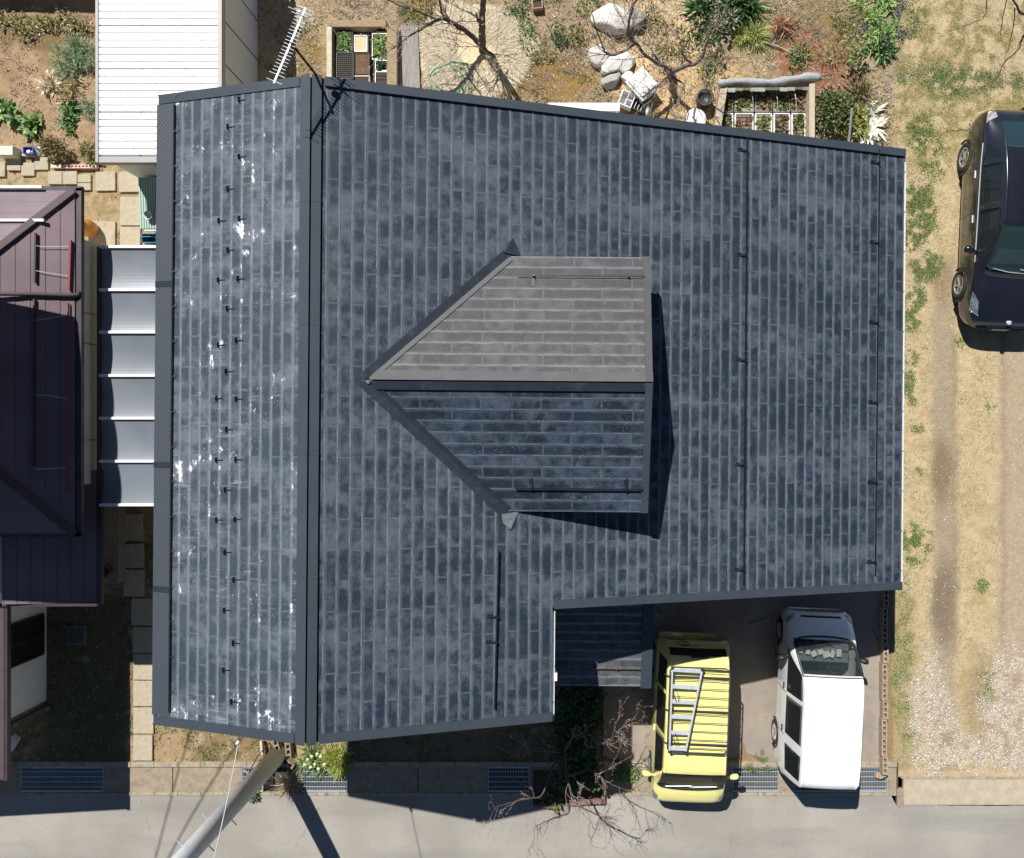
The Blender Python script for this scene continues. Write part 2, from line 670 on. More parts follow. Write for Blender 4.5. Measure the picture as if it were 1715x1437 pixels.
M_lid = MAT('gutter concrete', A(178, 162, 138), .9, .2, 7, bump=.4, dirt=(A(128, 116, 92), .7))
M_lid2 = MAT('gutter lip', A(190, 176, 152), .9, .2, 9, bump=.4, dirt=(A(110, 100, 78), .7))
M_apron = MAT('apron concrete', A(208, 193, 168), .9, .14, 5, bump=.3, dirt=(A(186, 160, 120), .5))
mb = MB()
mb.add([(-14, -7.86, -.34), (7.0, -7.86, -.34), (7.0, -7.26, -.34), (-14, -7.26, -.34)], [(0, 1, 2, 3)])
mb.box((-3.5, -7.875, -.17), (21, .05, .36))
mb.box((-3.5, -7.235, -.165), (21, .07, .37))
mb.box((7.02, -7.55, -.17), (.04, .7, .35))
tag(mb.build('gutter_channel', MAT('wet gutter', (.05, .045, .035), .8, .4, 5)), kind='structure')
# concrete lids between the gratings
GR = [(35, 174, 1281, 1319), (405, 441, 1285, 1326), (505, 583, 1294, 1328), (817, 887, 1290, 1334), (1226, 1304, 1300, 1340), (1328, 1486, 1300, 1340)]
lids = []
prev = -60
for (x0, x1, y0, y1) in GR:
    lids.append((prev, x0))
    prev = x1
lids.append((prev, 1502))
mb = MB()
for i, (a, b) in enumerate(lids):
    xa, xb = (a - CX) / 77.6, (b - CX) / 77.6
    if i == 2:
        xa = (486 - CX) / 77.6      # the broken lid by the pole
    n = max(1, int(round((xb - xa) / 1.9)))
    for j in range(n):
        p, q = xa + (xb - xa) * j / n, xa + (xb - xa) * (j + 1) / n
        mb.box(((p + q) / 2, -7.55, -.04), (q - p - .016, .58, .10))
tag(mb.build('gutter_lid', M_lid, bevel=.008), kind='structure')
mb = MB()
xs = np.arange(-14, 7.0, .5)
for x in xs:
    mb.box((x + .25, -7.872, -.02 + rnd.uniform(0, .008)), (.494, .07, .08))
    mb.box((x + .25, -7.225, .0 + rnd.uniform(0, .006)), (.494, .11, .09))
tag(mb.build('kerb', M_lid2, bevel=.006), kind='structure')
mb = MB()
mb.box((10.4, -7.83, -.03), (6.5, .56, .09))
tag(mb.build('driveway_apron', M_apron, bevel=.01), kind='structure')
mb = MB()
mb.box((10.4, -7.52, -.02), (6.6, .05, .10))
tag(mb.build('apron_kerb', M_lid2, bevel=.006), kind='structure')

MBX = MB().box((7.09, -7.96, -.03), (.15, .40, .09))
tag(MBX.build('gutter_end', M_lid, bevel=.008), kind='structure')
# steel gratings
labs = ['long steel gutter grating in the shade at the left end of the roadside gutter',
        'small steel grating half hidden behind the concrete utility pole',
        'pale steel gutter grating below the yellow daffodils',
        'shaded steel gutter grating left of the brick planter',
        'steel gutter grating between the yellow van and the white van',
        'long steel gutter grating under the rear of the white van']
for (x0, x1, y0, y1), lb in zip(GR, labs):
    xa, xb = (x0 - CX) / 77.6, (x1 - CX) / 77.6
    ya, yb = -7.825, -7.285
    t = thing('gutter_grating', ((xa + xb) / 2, -7.55, -.03), lb, 'grating', 'steel gratings over the roadside gutter')
    mb = MB()
    for s_ in (ya + .015, yb - .015):
        mb.box(((xa + xb) / 2, s_, -.01), (xb - xa, .03, .05))
    for s_ in (xa + .008, xb - .008):
        mb.box((s_, (ya + yb) / 2, -.01), (.016, yb - ya - .062, .05))
    mb.build('frame', M_galv, t)
    mb = MB()
    nb = int((xb - xa) / .034)
    for i in range(1, nb):
        mb.box((xa + (xb - xa) * i / nb, (ya + yb) / 2, -.012), (.006, yb - ya - .064, .035))
    mb.build('bearing_bar', M_galv, t)
    mb = MB()
    for i in range(1, 5):
        mb.box(((xa + xb) / 2, ya + (yb - ya) * i / 5, .0075), (xb - xa - .034, .014, .007))
    mb.build('cross_bar', M_galv, t)

# ------------------------------------------------------------------ paved ground
k = NT('driveway concrete')
o = k.obj()
n1 = k.noise(o, .8, 6, .6)
n2 = k.noise(o, 6, 6, .7)
n3 = k.noise(o, 90, 2)
c = k.mix(k.ramp(n1, .35, .65), A(162, 152, 141), A(184, 171, 155))
c = k.mix(k.ramp(n2, .5, .75, 0, .5), c, A(144, 131, 116))
c = k.mix(k.ramp(n3, .5, .8, 0, .3), c, A(206, 188, 162))
vz = k.new('ShaderNodeTexVoronoi', feature='DISTANCE_TO_EDGE')
k.lk(o, vz.inputs['Vector'])
vz.inputs['Scale'].default_value = .34
crk = k.math('ADD', vz.outputs['Distance'], k.math('MULTIPLY', k.noise(o, 5, 5), .05))
c = k.mix(k.math('MULTIPLY', k.ramp(crk, .027, .031, .6, 0), k.ramp(n1, .45, .55)), c, A(112, 98, 80))
k.lk(c, k.b.inputs['Base Color'])
k.b.inputs['Roughness'].default_value = .9
k.b.inputs['Specular IOR Level'].default_value = .2
k.bump(k.math('ADD', n2, n3), .3, .006)
M_drive = k.m
mb = MB()
a, b = P(1010, 940), P(1474, 1283)
# outline with a broken, weedy corner at the road
pts = [(a.x, b.y + .25), (1.0, b.y + .12), (1.9, b.y + .1), (3.3, b.y + .16), (3.64, b.y + .30), (3.70, b.y + .52), (3.76, b.y + .30), (4.2, b.y + .12), (b.x, b.y + .06), (b.x, -2.0), (a.x, -2.0)]
mb.prism(pts, -.05, .03)
tag(mb.build('driveway', M_drive), kind='structure')
mb = MB()
p0, p1 = P(1012, 1146), P(1092, 1240)
mb.box((.64, -4.9, .03), (.86, 1.2, .06))
tag(mb.build('porch_path', MAT('porch slab', A(176, 164, 146), .9, .15, 6, bump=.3), bevel=.01), kind='structure')

M_slab = MAT('paving slab', A(208, 194, 168), .9, .14, 8, bump=.35, dirt=(A(160, 142, 110), .6))
slabs = [(-30, 11, 272, 296, 'leftmost concrete paving slab beside the vegetable bed'),
         (14, 37, 264, 286, 'square paving slab under the pale box at the bed edge'),
         (38, 60, 273, 295, 'square paving slab below the blue tray'),
         (60, 83, 263, 285, 'square paving slab right of the blue tray'),
         (83, 106, 287, 309, 'square paving slab below the brown bush'),
         (107, 131, 287, 309, 'square paving slab below the pink hollow brick'),
         (132, 154, 293, 306, 'half paving slab, upper of the pair near the white shed'),
         (132, 154, 307, 319, 'half paving slab, lower of the pair near the white shed'),
         (162, 195, 288, 320, 'wide paving slab below the white shed corner'),
         (201, 237, 288, 322, 'wide paving slab left of the pale green locker'),
         (150, 195, 371, 412, 'large paving slab beside the orange pot'),
         (203, 237, 330, 378, 'cracked paving slab left of the pale green locker'),
         (203, 237, 380, 412, 'paving slab just above the translucent passage roof'),
         (206, 240, 860, 905, 'shaded paving slab next to the tiled step'),
         (206, 242, 910, 950, 'shaded paving slab beside the plant pot on the tiled step'),
         (209, 243, 953, 998, 'shaded paving slab at the foot of the tiled step'),
         (222, 256, 1001, 1046, 'upper shaded paving slab along the left house wall'),
         (224, 258, 1049, 1092, 'lower shaded paving slab along the left house wall'),
         (225, 259, 1094, 1137, 'first slab of the sunlit stepping path, cut by the shadow edge'),
         (225, 259, 1139, 1181, 'second slab of the sunlit stepping path by the house corner'),
         (225, 259, 1184, 1227, 'third slab of the sunlit stepping path by the house corner'),
         (225, 257, 1230, 1272, 'last slab of the sunlit stepping path, at the road kerb')]
for (x0, x1, y0, y1, lb) in slabs:
    p, q = P(x0, y1), P(x1, y0)
    c0 = (p + q) / 2
    mb = MB().box((c0.x, c0.y, .02), (q.x - p.x, q.y - p.y, .06), rz=R(rnd.uniform(-1, 1)))
    tag(mb.build('paving_slab', M_slab, org=(c0.x, c0.y, 0), bevel=.008), lb, 'paving slab', 'concrete paving slabs')
# ------------------------------------------------------------------ slate roofs
def slate_material(name, dark, mid, light, white_amt=0.0, fringe=.024, rough=.5, specks=.0, spec=.25, warm=(.086, .098, .102)):
    k = NT(name)
    uv = k.new('ShaderNodeUVMap', uv_map='tile').outputs[0]
    sx = k.new('ShaderNodeSeparateXYZ')
    k.lk(uv, sx.inputs[0])
    u, v = sx.outputs[0], sx.outputs[1]          # metres along the tile / up from its butt
    rc = k.new('ShaderNodeVertexColor', layer_name='col').outputs[0]
    sr = k.new('ShaderNodeSeparateColor')
    k.lk(rc, sr.inputs[0])
    r1, r2 = sr.outputs[0], sr.outputs[1]        # per tile, per course
    o = k.obj()
    # course-wise offset so that blotches stop at the course edge
    cv = k.new('ShaderNodeCombineXYZ')
    k.lk(k.math('MULTIPLY', r2, 3.0), cv.inputs[2])
    va = k.new('ShaderNodeVectorMath', operation='ADD')
    k.lk(o, va.inputs[0])
    k.lk(cv.outputs[0], va.inputs[1])
    ov = va.outputs[0]
    blot = k.noise(ov, 4.6, 6, .65)
    big = k.noise(o, .55, 4, .6)
    along = k.noise(k.scalevec(o, .35, 2.6, .35), 1.0, 4, .6)
    fine = k.noise(o, 38, 4, .7)
    wob = k.noise(ov, 7, 4, .6)
    bv = k.new('ShaderNodeCombineXYZ')
    k.lk(k.math('MULTIPLY_ADD', wob, .03, u), bv.inputs[0])
    k.lk(k.math('MULTIPLY', r1, 37.0), bv.inputs[1])
    k.lk(k.math('MULTIPLY_ADD', v, .9, k.math('MULTIPLY', r2, 91.0)), bv.inputs[2])
    block = k.noise(bv.outputs[0], 5.2, 2, .5)
    f = k.math('MULTIPLY_ADD', blot, .45, k.math('MULTIPLY', along, .6))
    f = k.math('MULTIPLY_ADD', block, .55, f)
    f = k.math('MULTIPLY_ADD', big, .35, f)
    f = k.math('MULTIPLY_ADD', r1, .09, f)
    f = k.math('MULTIPLY_ADD', fine, .30, f)
    vw = k.math('MULTIPLY_ADD', k.math('SUBTRACT', wob, .5), .055, v)
    win = k.math('MULTIPLY', k.ramp(vw, .022, .040), k.math('SUBTRACT', 1.0, k.ramp(vw, .140, .162)))
    win = k.math('MULTIPLY', win, k.ramp(k.math('MINIMUM', u, k.math('SUBTRACT', .910, u)), .0, .03, .35, 1))
    dk = k.math('SUBTRACT', 1.0, k.ramp(f, 1.07, 1.38))
    dk = k.math('MULTIPLY', dk, k.math('MULTIPLY_ADD', win, .58, .42))
    body = k.mix(dk, mid, dark)
    grain = k.noise(o, 95, 3, .7)
    body = k.mix(k.ramp(grain, .48, .75, 0, .32), body, light)
    hue = k.noise(o, 1.7, 4, .6)
    body = k.mix(k.math('MULTIPLY', k.ramp(hue, .45, .65), .4), body, k.mix(.5, body, warm))
    # the mortar-pale fringe above each butt edge, and the upright joints
    wd = k.math('MULTIPLY_ADD', k.ramp(wob, .3, .72), fringe * 1.7, fringe * .35)
    e1 = k.math('SUBTRACT', 1.0, k.ramp(k.math('SUBTRACT', v, wd), -.004, .004))
    wd2 = k.math('MULTIPLY_ADD', k.ramp(blot, .35, .65), fringe * 1.6, fringe * -.3)
    e3 = k.ramp(k.math('ADD', v, wd2), .176, .186)
    ju = k.math('MINIMUM', u, k.math('SUBTRACT', .910, u))
    e2 = k.math('SUBTRACT', 1.0, k.ramp(ju, .005, .011))
    edge = k.math('MAXIMUM', k.math('MAXIMUM', e1, k.math('MULTIPLY', e3, .75)), k.math('MULTIPLY', e2, .8))
    edge = k.math('MULTIPLY', edge, k.ramp(fine, .25, .6, .55, 1))
    edge = k.math('MULTIPLY', edge, k.ramp(big, .3, .6, .6, 1))
    c = k.mix(edge, body, light)
    rain = k.noise(k.scalevec(ov, 1, 1, 1), 12, 3)
    c = k.mix(k.ramp(rain, .62, .8, 0, .35), c, light)
    if specks:
        s1 = k.ramp(k.noise(o, 70, 2), .66, .72)
        s2 = k.ramp(k.noise(ov, 2.2, 3), .5, .62)
        c = k.mix(k.math('MULTIPLY', k.math('MULTIPLY', s1, s2), specks), c, (.55, .6, .66))
    if white_amt:  # ragged white patches, streaks and specks mixed into the slate colour
        p1 = k.noise(k.scalevec(o, 1.3, .8, 1.3), 4.2, 8, .72)
        p2 = k.noise(o, 1.1, 4, .6)
        pe = k.math('ADD', p1, k.math('MULTIPLY', k.ramp(v, 0, .08, .05, 0), 1.0))
        pe = k.math('MULTIPLY_ADD', p2, .5, pe)
        pm = k.math('MULTIPLY', k.ramp(pe, .89, .95), k.ramp(fine, .25, .55, .45, 1))
        ru = k.noise(k.scalevec(o, 1.2, 9, 1.2), 1.5, 5, .65)
        c = k.mix(k.math('MULTIPLY', k.ramp(ru, .52, .75, 0, .5), k.ramp(p2, .42, .62)), c, (.32, .34, .36))
        p3 = k.ramp(k.noise(o, 30, 4, .7), .655, .70, 0, .8)
        p3 = k.math('MULTIPLY', p3, k.ramp(p2, .42, .58))
        pm = k.math('MAXIMUM', pm, p3)
        c = k.mix(k.math('MULTIPLY', pm, white_amt), c, (.8, .8, .8))
    k.lk(c, k.b.inputs['Base Color'])
    k.lk(k.ramp(fine, .3, .7, rough - .08, rough + .12), k.b.inputs['Roughness'])
    k.b.inputs['Specular IOR Level'].default_value = spec
    k.bump(k.math('ADD', fine, k.math('MULTIPLY', edge, .5)), .35, .004)
    return k.m


def clip(poly, nx, ny, d):
    """keep the part of a 2-D polygon where nx*x+ny*y <= d"""
    out = []
    for i in range(len(poly)):
        a, b = poly[i], poly[(i + 1) % len(poly)]
        da, db = nx * a[0] + ny * a[1] - d, nx * b[0] + ny * b[1] - d
        if da <= 0: out.append(a)
        if (da < 0 < db) or (db < 0 < da):
            t = da / (da - db)
            out.append((a[0] + (b[0] - a[0]) * t, a[1] + (b[1] - a[1]) * t))
    return out


def slate_roof(name, mat, parent, org3, uax, down, regions, seed, exposure=.182, length=.91, ridge_s=0.0, eave_s=1.0, thick=.05):
    """courses of slates. (u, s): u along the eave, s down the slope from the ridge; regions are convex
    polygons in (u, s). Each slate is tipped so that its butt stands 9 mm over the course below."""
    rs = random.Random(seed)
    uax, down = Vector(uax).normalized(), Vector(down).normalized()
    nrm = uax.cross(down)
    if nrm.z < 0: nrm = -nrm
    org3 = Vector(org3)
    V, F, UV, CC = [], [], [], []
    flip = (uax.cross(down)).z < 0
    for reg in regions:
        if sum(reg[q][0] * reg[(q + 1) % len(reg)][1] - reg[(q + 1) % len(reg)][0] * reg[q][1] for q in range(len(reg))) < 0:
            reg = reg[::-1]
        us = [p[0] for p in reg]
        ss = [p[1] for p in reg]
        j0, j1 = int((eave_s - max(ss)) / exposure) - 1, int((eave_s - min(ss)) / exposure) + 1
        for j in range(j0, j1 + 1):
            rs.seed(seed * 1000 + j)
            rc = rs.random()
            s_low = eave_s - j * exposure
            s_hi = s_low - exposure
            off = (j % 2) * length / 2 + rs.uniform(-.012, .012)
            i0 = int(math.floor((min(us) - off) / length)) - 1
            i1 = int((max(us) - off) / length) + 1
            for i in range(i0, i1 + 1):
                rs.seed(seed * 77777 + j * 331 + i)
                rt = rs.random()
                ua = off + i * length
                ub = ua + length - .003
                poly = [(ua, s_hi), (ub, s_hi), (ub, s_low), (ua, s_low)]
                for q in range(len(reg)):
                    a, b = reg[q], reg[(q + 1) % len(reg)]
                    ex, ey = b[0] - a[0], b[1] - a[1]
                    poly = clip(poly, ey, -ex, ey * a[0] - ex * a[1])
                    if len(poly) < 3: break
                if len(poly) < 3: continue
                lift = .005 + rs.uniform(0, .002)
                n0 = len(V)
                for (uu, s_) in poly:
                    h = .004 + lift * (s_ - s_hi) / exposure
                    V.append(org3 + uax * uu + down * s_ + nrm * h)
                m = len(poly)
                F.append(tuple(range(n0 + m - 1, n0 - 1, -1)) if flip else tuple(range(n0, n0 + m)))
                uvs = [(p[0] - ua, s_low - p[1]) for p in poly]
                UV.append(uvs[::-1] if flip else uvs)
                CC.append((rt, rc, 0))
                # butt face
                low = [p for p in poly if abs(p[1] - s_low) < 1e-6]
                if len(low) >= 2:
                    a, b = min(low), max(low)
                    n1 = len(V)
                    for (uu, h) in ((a[0], .004 + lift), (b[0], .004 + lift), (b[0], -.003), (a[0], -.003)):
                        V.append(org3 + uax * uu + down * s_low + nrm * h)
                    F.append((n1, n1 + 1, n1 + 2, n1 + 3))
                    UV.append([(.4, .09)] * 4)
                    CC.append((rt, rc, 0))
        # deck under the slates
        n2 = len(V)
        m = len(reg)
        for h in (-.004, -thick):
            for (uu, s_) in reg:
                V.append(org3 + uax * uu + down * s_ + nrm * h)
        top = tuple(range(n2, n2 + m))
        F.append(top)
        UV.append([(.4, .09)] * m)
        CC.append((.5, .5, 0))
        F.append(tuple(range(n2 + 2 * m - 1, n2 + m - 1, -1)))
        UV.append([(.4, .09)] * m)
        CC.append((.5, .5, 0))
        for q in range(m):
            F.append((n2 + m + q, n2 + m + (q + 1) % m, n2 + (q + 1) % m, n2 + q))
            UV.append([(.4, .09)] * 4)
            CC.append((.5, .5, 0))
    me = bpy.data.meshes.new(name)
    o_ = ORG[parent.name]
    me.from_pydata([tuple(v - o_) for v in V], [], F)
    ul = me.uv_layers.new(name='tile')
    at = me.color_attributes.new('col', 'FLOAT_COLOR', 'CORNER')
    fl, cl = [], []
    for uvs, cc in zip(UV, CC):
        for q in uvs:
            fl += [q[0], q[1]]
            cl += [cc[0], cc[1], cc[2], 1]
    me.color_attributes['col'].data.foreach_set('color', cl)
    me.uv_layers['tile'].data.foreach_set('uv', fl)
    me.materials.append(mat)
    o = bpy.data.objects.new(name, me)
    finish(o, parent, o_)
    return o


TH = R(-.48)      # the house is turned by half a degree
CT, ST = math.cos(-TH), math.sin(-TH)


def L(px, py, z):
    p = P(px, py, z)
    return Vector((p.x * CT - p.y * ST, p.x * ST + p.y * CT, z))


XR, ZR, M_ = -3.84, 5.52, .287
XL, XE = -6.41, 6.0
YT, YB, YN, XN = 5.11, -4.62, -2.84, -.285


def zroof(x):
    return ZR - M_ * abs(x - XR)


def onroof(px, py):
    z = 4.5
    for _ in range(12):
        p = L(px, py, z)
        z = zroof(p.x)
    return L(px, py, z)


house = thing('house', (0, 0, 0), 'dark slate roofed house with a triangular dormer, filling the middle of the photo', 'house', rz=TH)
S_right = slate_material('slate right', (.012, .020, .036), (.077, .095, .119), (.138, .154, .170), rough=.58, specks=.4, fringe=.015)
S_left = slate_material('slate left', (.034, .046, .065), (.118, .139, .168), (.174, .194, .215), white_amt=.85, rough=.5, specks=.5, fringe=.015, warm=(.115, .133, .152))
S_dn = slate_material('slate dormer lit', (.066, .067, .071), (.116, .117, .121), (.19, .193, .197), rough=.7, fringe=.014, spec=.15, warm=(.10, .10, .102))  # same slate as the other side, sunlight put into a paler colour
S_ds = slate_material('slate dormer shade', (.008, .014, .024), (.056, .074, .102), (.13, .15, .175), rough=.5, specks=.7, fringe=.012, warm=(.05, .065, .10))  # same slate again, shade put into a darker, bluer colour
cs = 1 / math.sqrt(1 + M_ * M_)
dR, dL = Vector((cs, 0, -M_ * cs)), Vector((-cs, 0, -M_ * cs))
LR = (XE - XR) / cs
LN = (XN - XR) / cs
LL = (XR - XL) / cs
right = slate_roof('roof_slope', S_right, house, (XR, 0, ZR), (0, 1, 0), dR,
                   [[(YB, 0), (YT, 0), (YT, LN), (YB, LN)], [(YN, LN), (YT, LN), (YT, LR), (YN, LR)]], 3, eave_s=LR)
left = slate_roof('roof_slope', S_left, house, (XR, 0, ZR), (0, 1, 0), dL,
                  [[(YB, 0), (YT, 0), (YT, LL), (YB, LL)]], 5, eave_s=LL - .02)
right['label'] = 'long blue grey slate slope with a notch cut out above the cars'
left['label'] = 'narrow grey slate slope with white patches'

# -- ridge cap: two flanges with a rolled edge
mb = MB()
for sgn, wdt in ((-1, .165), (1, .135)):
    y0, y1 = YB - .03, YT + .03
    n_ = Vector((sgn * M_ * cs, 0, cs))
    d_ = Vector((sgn * cs, 0, -M_ * cs))
    a = Vector((XR, 0, ZR)) + n_ * .045
    b = a + d_ * wdt
    e = b - n_ * .04
    for q, r_ in ((a, b), (b, e)):
        vs = [q + Vector((0, y0, 0)), q + Vector((0, y1, 0)), r_ + Vector((0, y1, 0)), r_ + Vector((0, y0, 0))]
        mb.add(vs, [(0, 1, 2, 3) if sgn > 0 else (3, 2, 1, 0)])
for y in (-3.9, -2.2, -.4, 1.5, 3.3):      # lap joints
    for sgn, wdt in ((-1, .168), (1, .138)):
        n_ = Vector((sgn * M_ * cs, 0, cs))
        d_ = Vector((sgn * cs, 0, -M_ * cs))
        a = Vector((XR, y, ZR)) + n_ * .0465
        mb.bar(a + d_ * .004, a + d_ * wdt, .03, .004, up=n_)
rc = mb.build('ridge_cap', M_slate, house)
mb = MB()
mb.bar((XR + .145, YB, zroof(XR + .145) + .014), (XR + .145, YT, zroof(XR + .145) + .014), .012, .012)
mb.build('edge_strip', M_black, rc)  # plain black strip along the foot of the right-hand flange

# -- rake trims on the gable ends
def rake(x0, x1, y, sgn, par):
    mb = MB()
    q0, q1 = Vector((x0, y, zroof(x0))), Vector((x1, y, zroof(x1)))
    up = Vector((-(zroof(x1) - zroof(x0)), 0, x1 - x0)).normalized()
    mb.bar(q0 + up * .012, q1 + up * .012, .135, .07, up=up)
    c_ = q0 + Vector((0, sgn * .072, -.085))
    mb.bar(c_, q1 + Vector((0, sgn * .072, -.085)), .014, .20, up=up)
    return mb.build('rake_trim', M_slate, par)


rake(XR + .17, XE, YT - .05, 1, right)
rake(XR - .19, XL - .05, YT - .05, 1, left)
rake(XR - .19, XL - .05, YB + .05, -1, left)
rake(XR + .17, XN, YB + .05, -1, right)
rake(XN + .02, XE, YN + .05, -1, right)

# -- eaves gutters
def half_gutter(name, p, q, r, mat, par, hang=9):
    p, q = Vector(p), Vector(q)
    d = (q - p).normalized()
    s_ = Vector((0, 0, 1)).cross(d)
    vs, fs = [], []
    n = 10
    for w_, rr_ in ((0, r), (1, r - .006)):
        for e in (p, q):
            for i in range(n + 1):
                th_ = math.pi + math.pi * i / n
                vs.append(e + s_ * math.cos(th_) * rr_ + Vector((0, 0, math.sin(th_) * rr_)))
    m = n + 1
    for i in range(n):
        fs.append((i, i + 1, m + i + 1, m + i))
        fs.append((2 * m + i + 1, 2 * m + i, 3 * m + i, 3 * m + i + 1))
    fs += [(0, m, 3 * m, 2 * m), (n, 2 * m + n, 3 * m + n, m + n)]
    fs += [tuple(range(n, -1, -1)), tuple(range(m, m + n + 1))]
    g = MB().add(vs, fs).build(name, mat, par)
    for i in range(hang):
        c_ = p + (q - p) * (i + .5) / hang
        MB().bar(c_ - s_ * r, c_ + s_ * r, .02, .006).build('gutter_bracket', M_galv, g)
    return g


half_gutter('gutter', (XE + .012, YN - .05, 2.655), (XE + .012, YT + .0, 2.655), .036, M_white, house, 11)
half_gutter('gutter', (XN + .012, YB - .03, zroof(XN) - .05), (XN + .012, YN - .07, zroof(XN) - .05), .028, M_white, house, 3)
mb = MB()
mb.bar((XN + .06, -3.9, zroof(XN) - .06), (XN + .06, -4.02, zroof(XN) - .06), .04, .05)
mb.tube([(XN + .06, -3.95, 4.3), (XN + .02, -3.95, 4.1), (XN - .4, -3.95, 3.9)], .03)
mb.build('downpipe', M_white, house)
half_gutter('gutter', (XL - .03, YB, 4.70), (XL - .03, YT, 4.70), .05, M_slate2, house, 11)
# leaf guard: a strip of mesh over the left gutter and the lowest course
k = NT('guard mesh')
o = k.obj()
wv = k.new('ShaderNodeTexWave', wave_type='BANDS', bands_direction='DIAGONAL')
k.lk(o, wv.inputs['Vector'])
wv.inputs['Scale'].default_value = 9.0
nn = k.noise(o, 3, 5)
nf = k.noise(k.scalevec(o, 2.5, .8, 1), 6, 6, .75)
c = k.mix(wv.outputs['Fac'], (.038, .046, .056), (.056, .067, .080))
c = k.mix(k.ramp(nn, .4, .7, 0, .5), c, (.044, .056, .07))
c = k.mix(k.ramp(nf, .70, .73), c, (.75, .76, .78))
k.lk(c, k.b.inputs['Base Color'])
k.b.inputs['Roughness'].default_value = .5
k.bump(wv.outputs['Fac'], .4, .004)
mb = MB()
x0, x1 = XL - .075, XL + .235
up = Vector((-M_ * cs, 0, cs))
for y0, y1 in ((YB + .13, -2.55), (-2.52, -.62), (-.59, 2.18), (2.21, YT - .13)):
    q = [Vector((x0, y0, zroof(x0))) + up * .026, Vector((x1, y0, zroof(x1))) + up * .022, Vector((x1, y1, zroof(x1))) + up * .022, Vector((x0, y1, zroof(x0))) + up * .026]
    mb.slab(q, .006)
gm = mb.build('leaf_guard', k.m, house, fix=True)
for y in (-2.535, -.605, 2.195):
    q0, q1 = Vector((x0, y, zroof(x0))) + up * .031, Vector((x1, y, zroof(x1))) + up * .028
    MB().bar(q0, q1, .09, .005, up=up).build('lap_strip', M_slate2, gm)
mb = MB()
xg = x1 + .012
mb.bar(Vector((xg, YB + .2, zroof(xg))) + up * .03, Vector((xg, YT - .16, zroof(xg))) + up * .03, .022, .035, up=up)
for i in range(18):
    y = YB + .5 + i * .54
    mb.bar(Vector((xg, y, zroof(xg))) + up * .05, Vector((xg + .06, y + .05, zroof(xg + .06))) + up * .03, .008, .006, up=up)
mb.build('clamp_rail', M_black, gm)

# -- snow rails: angle bar on brackets
def snow_rail(p, q, n, par, up, back, first=.06, mat=None):
    mb = MB()
    up, back = Vector(up), Vector(back)
    p, q = Vector(p), Vector(q)
    mb.bar(p + up * .05, q + up * .05, .017, .014, up=up)
    mb.bar(p + up * .055 - back * .007, q + up * .055 - back * .007, .004, .02, up=up)
    for i in range(n):
        c_ = p + (q - p) * (first + (1 - 2 * first) * i / max(n - 1, 1))
        mb.bar(c_ + up * .03, c_ + back * .16 + up * .012, .03, .008, up=up)
        mb.bar(c_ + up * .005, c_ + up * .072, .036, .036, up=back)
        d = (q - p).normalized()
        mb.bar(c_ - d * .035 + back * .07 + up * .02, c_ - d * .035 + back * .15 + up * .014, .012, .006, up=up)
    return mb.build('snow_rail', mat or M_black, par)


nR = Vector((M_ * cs, 0, cs))
for (pa, pb, n) in (((1249, 230), (1243, 976), 5), ((1470, 252), (1463, 962), 6), ((834, 921), (827, 1186), 2)):
    snow_rail(onroof(*pa), onroof(*pb), n, right, nR, -dR, first=.03 if n > 2 else .42)

# -- snow stops on the left slope
stops = [(402, 168), (383, 213), (402, 263), (383, 317), (368, 370), (402, 367), (383, 419), (367, 469), (400, 467), (382, 517), (367, 578), (397, 570), (380, 622), (364, 667), (397, 668), (381, 719), (364, 770), (396, 769), (379, 820), (364, 870), (395, 869), (378, 924), (393, 970), (377, 1021), (392, 1076), (376, 1121), (389, 1174)]
first = None
for (px, py) in stops:
    p = onroof(px, py)
    if first is None:
        mb = MB()
        # strap up the slope and a curved upstand
        mb.bar((.015, 0, .012), (.16, 0, .006), .024, .004)
        pts = []
        for i in range(7):
            a = -.9 + 1.8 * i / 6
            pts.append((-.035 * math.cos(a) + .035, .062 * math.sin(a) / .8))
        for a, b in zip(pts[:-1], pts[1:]):
            mb.add([(a[0], a[1], 0), (b[0], b[1], 0), (b[0] - .012, b[1], .075), (a[0] - .012, a[1], .075)], [(0, 1, 2, 3), (3, 2, 1, 0)])
            mb.add([(a[0] + .012, a[1], 0), (b[0] + .012, b[1], 0), (b[0], b[1], .077), (a[0], a[1], .077)], [(0, 1, 2, 3), (3, 2, 1, 0)])
        mb.bar((.02, 0, .01), (-.005, 0, .06), .02, .012)
        first = mb.build('snow_stop', M_black, left)
        s = first
    else:
        s = first.copy()
        COL.objects.link(s)
        s.parent = left
    s.scale = (.72, .70, .42)
    s.location = p + Vector((-M_ * cs, 0, cs)) * .012
    s.rotation_euler = (0, -math.atan(M_), 0)

# -- walls
M_wall = MAT('house siding', (.46, .42, .35), .8, .1, 5, bump=.3, streak=(1, 1, 14))
mb = MB()
def wall_block(xs, y0, y1):
    tops = [zroof(x) - .16 for x in xs]
    n = len(xs)
    for y, fl in ((y0, False), (y1, True)):
        vs = [(x, y, 0) for x in xs] + [(x, y, t) for x, t in zip(xs, tops)]
        for i in range(n - 1):
            f = (i, i + 1, n + i + 1, n + i)
            mb.add([vs[j] for j in f], [(0, 1, 2, 3) if not fl else (3, 2, 1, 0)])
    mb.add([(xs[0], y0, 0), (xs[0], y1, 0), (xs[0], y1, tops[0]), (xs[0], y0, tops[0])], [(3, 2, 1, 0)])
    mb.add([(xs[-1], y0, 0), (xs[-1], y1, 0), (xs[-1], y1, tops[-1]), (xs[-1], y0, tops[-1])], [(0, 1, 2, 3)])
wall_block([-5.95, XR, -.75], -4.15, 4.65)
wall_block([-.748, 5.5], -2.35, 4.647)
mb.build('wall', M_wall, house)
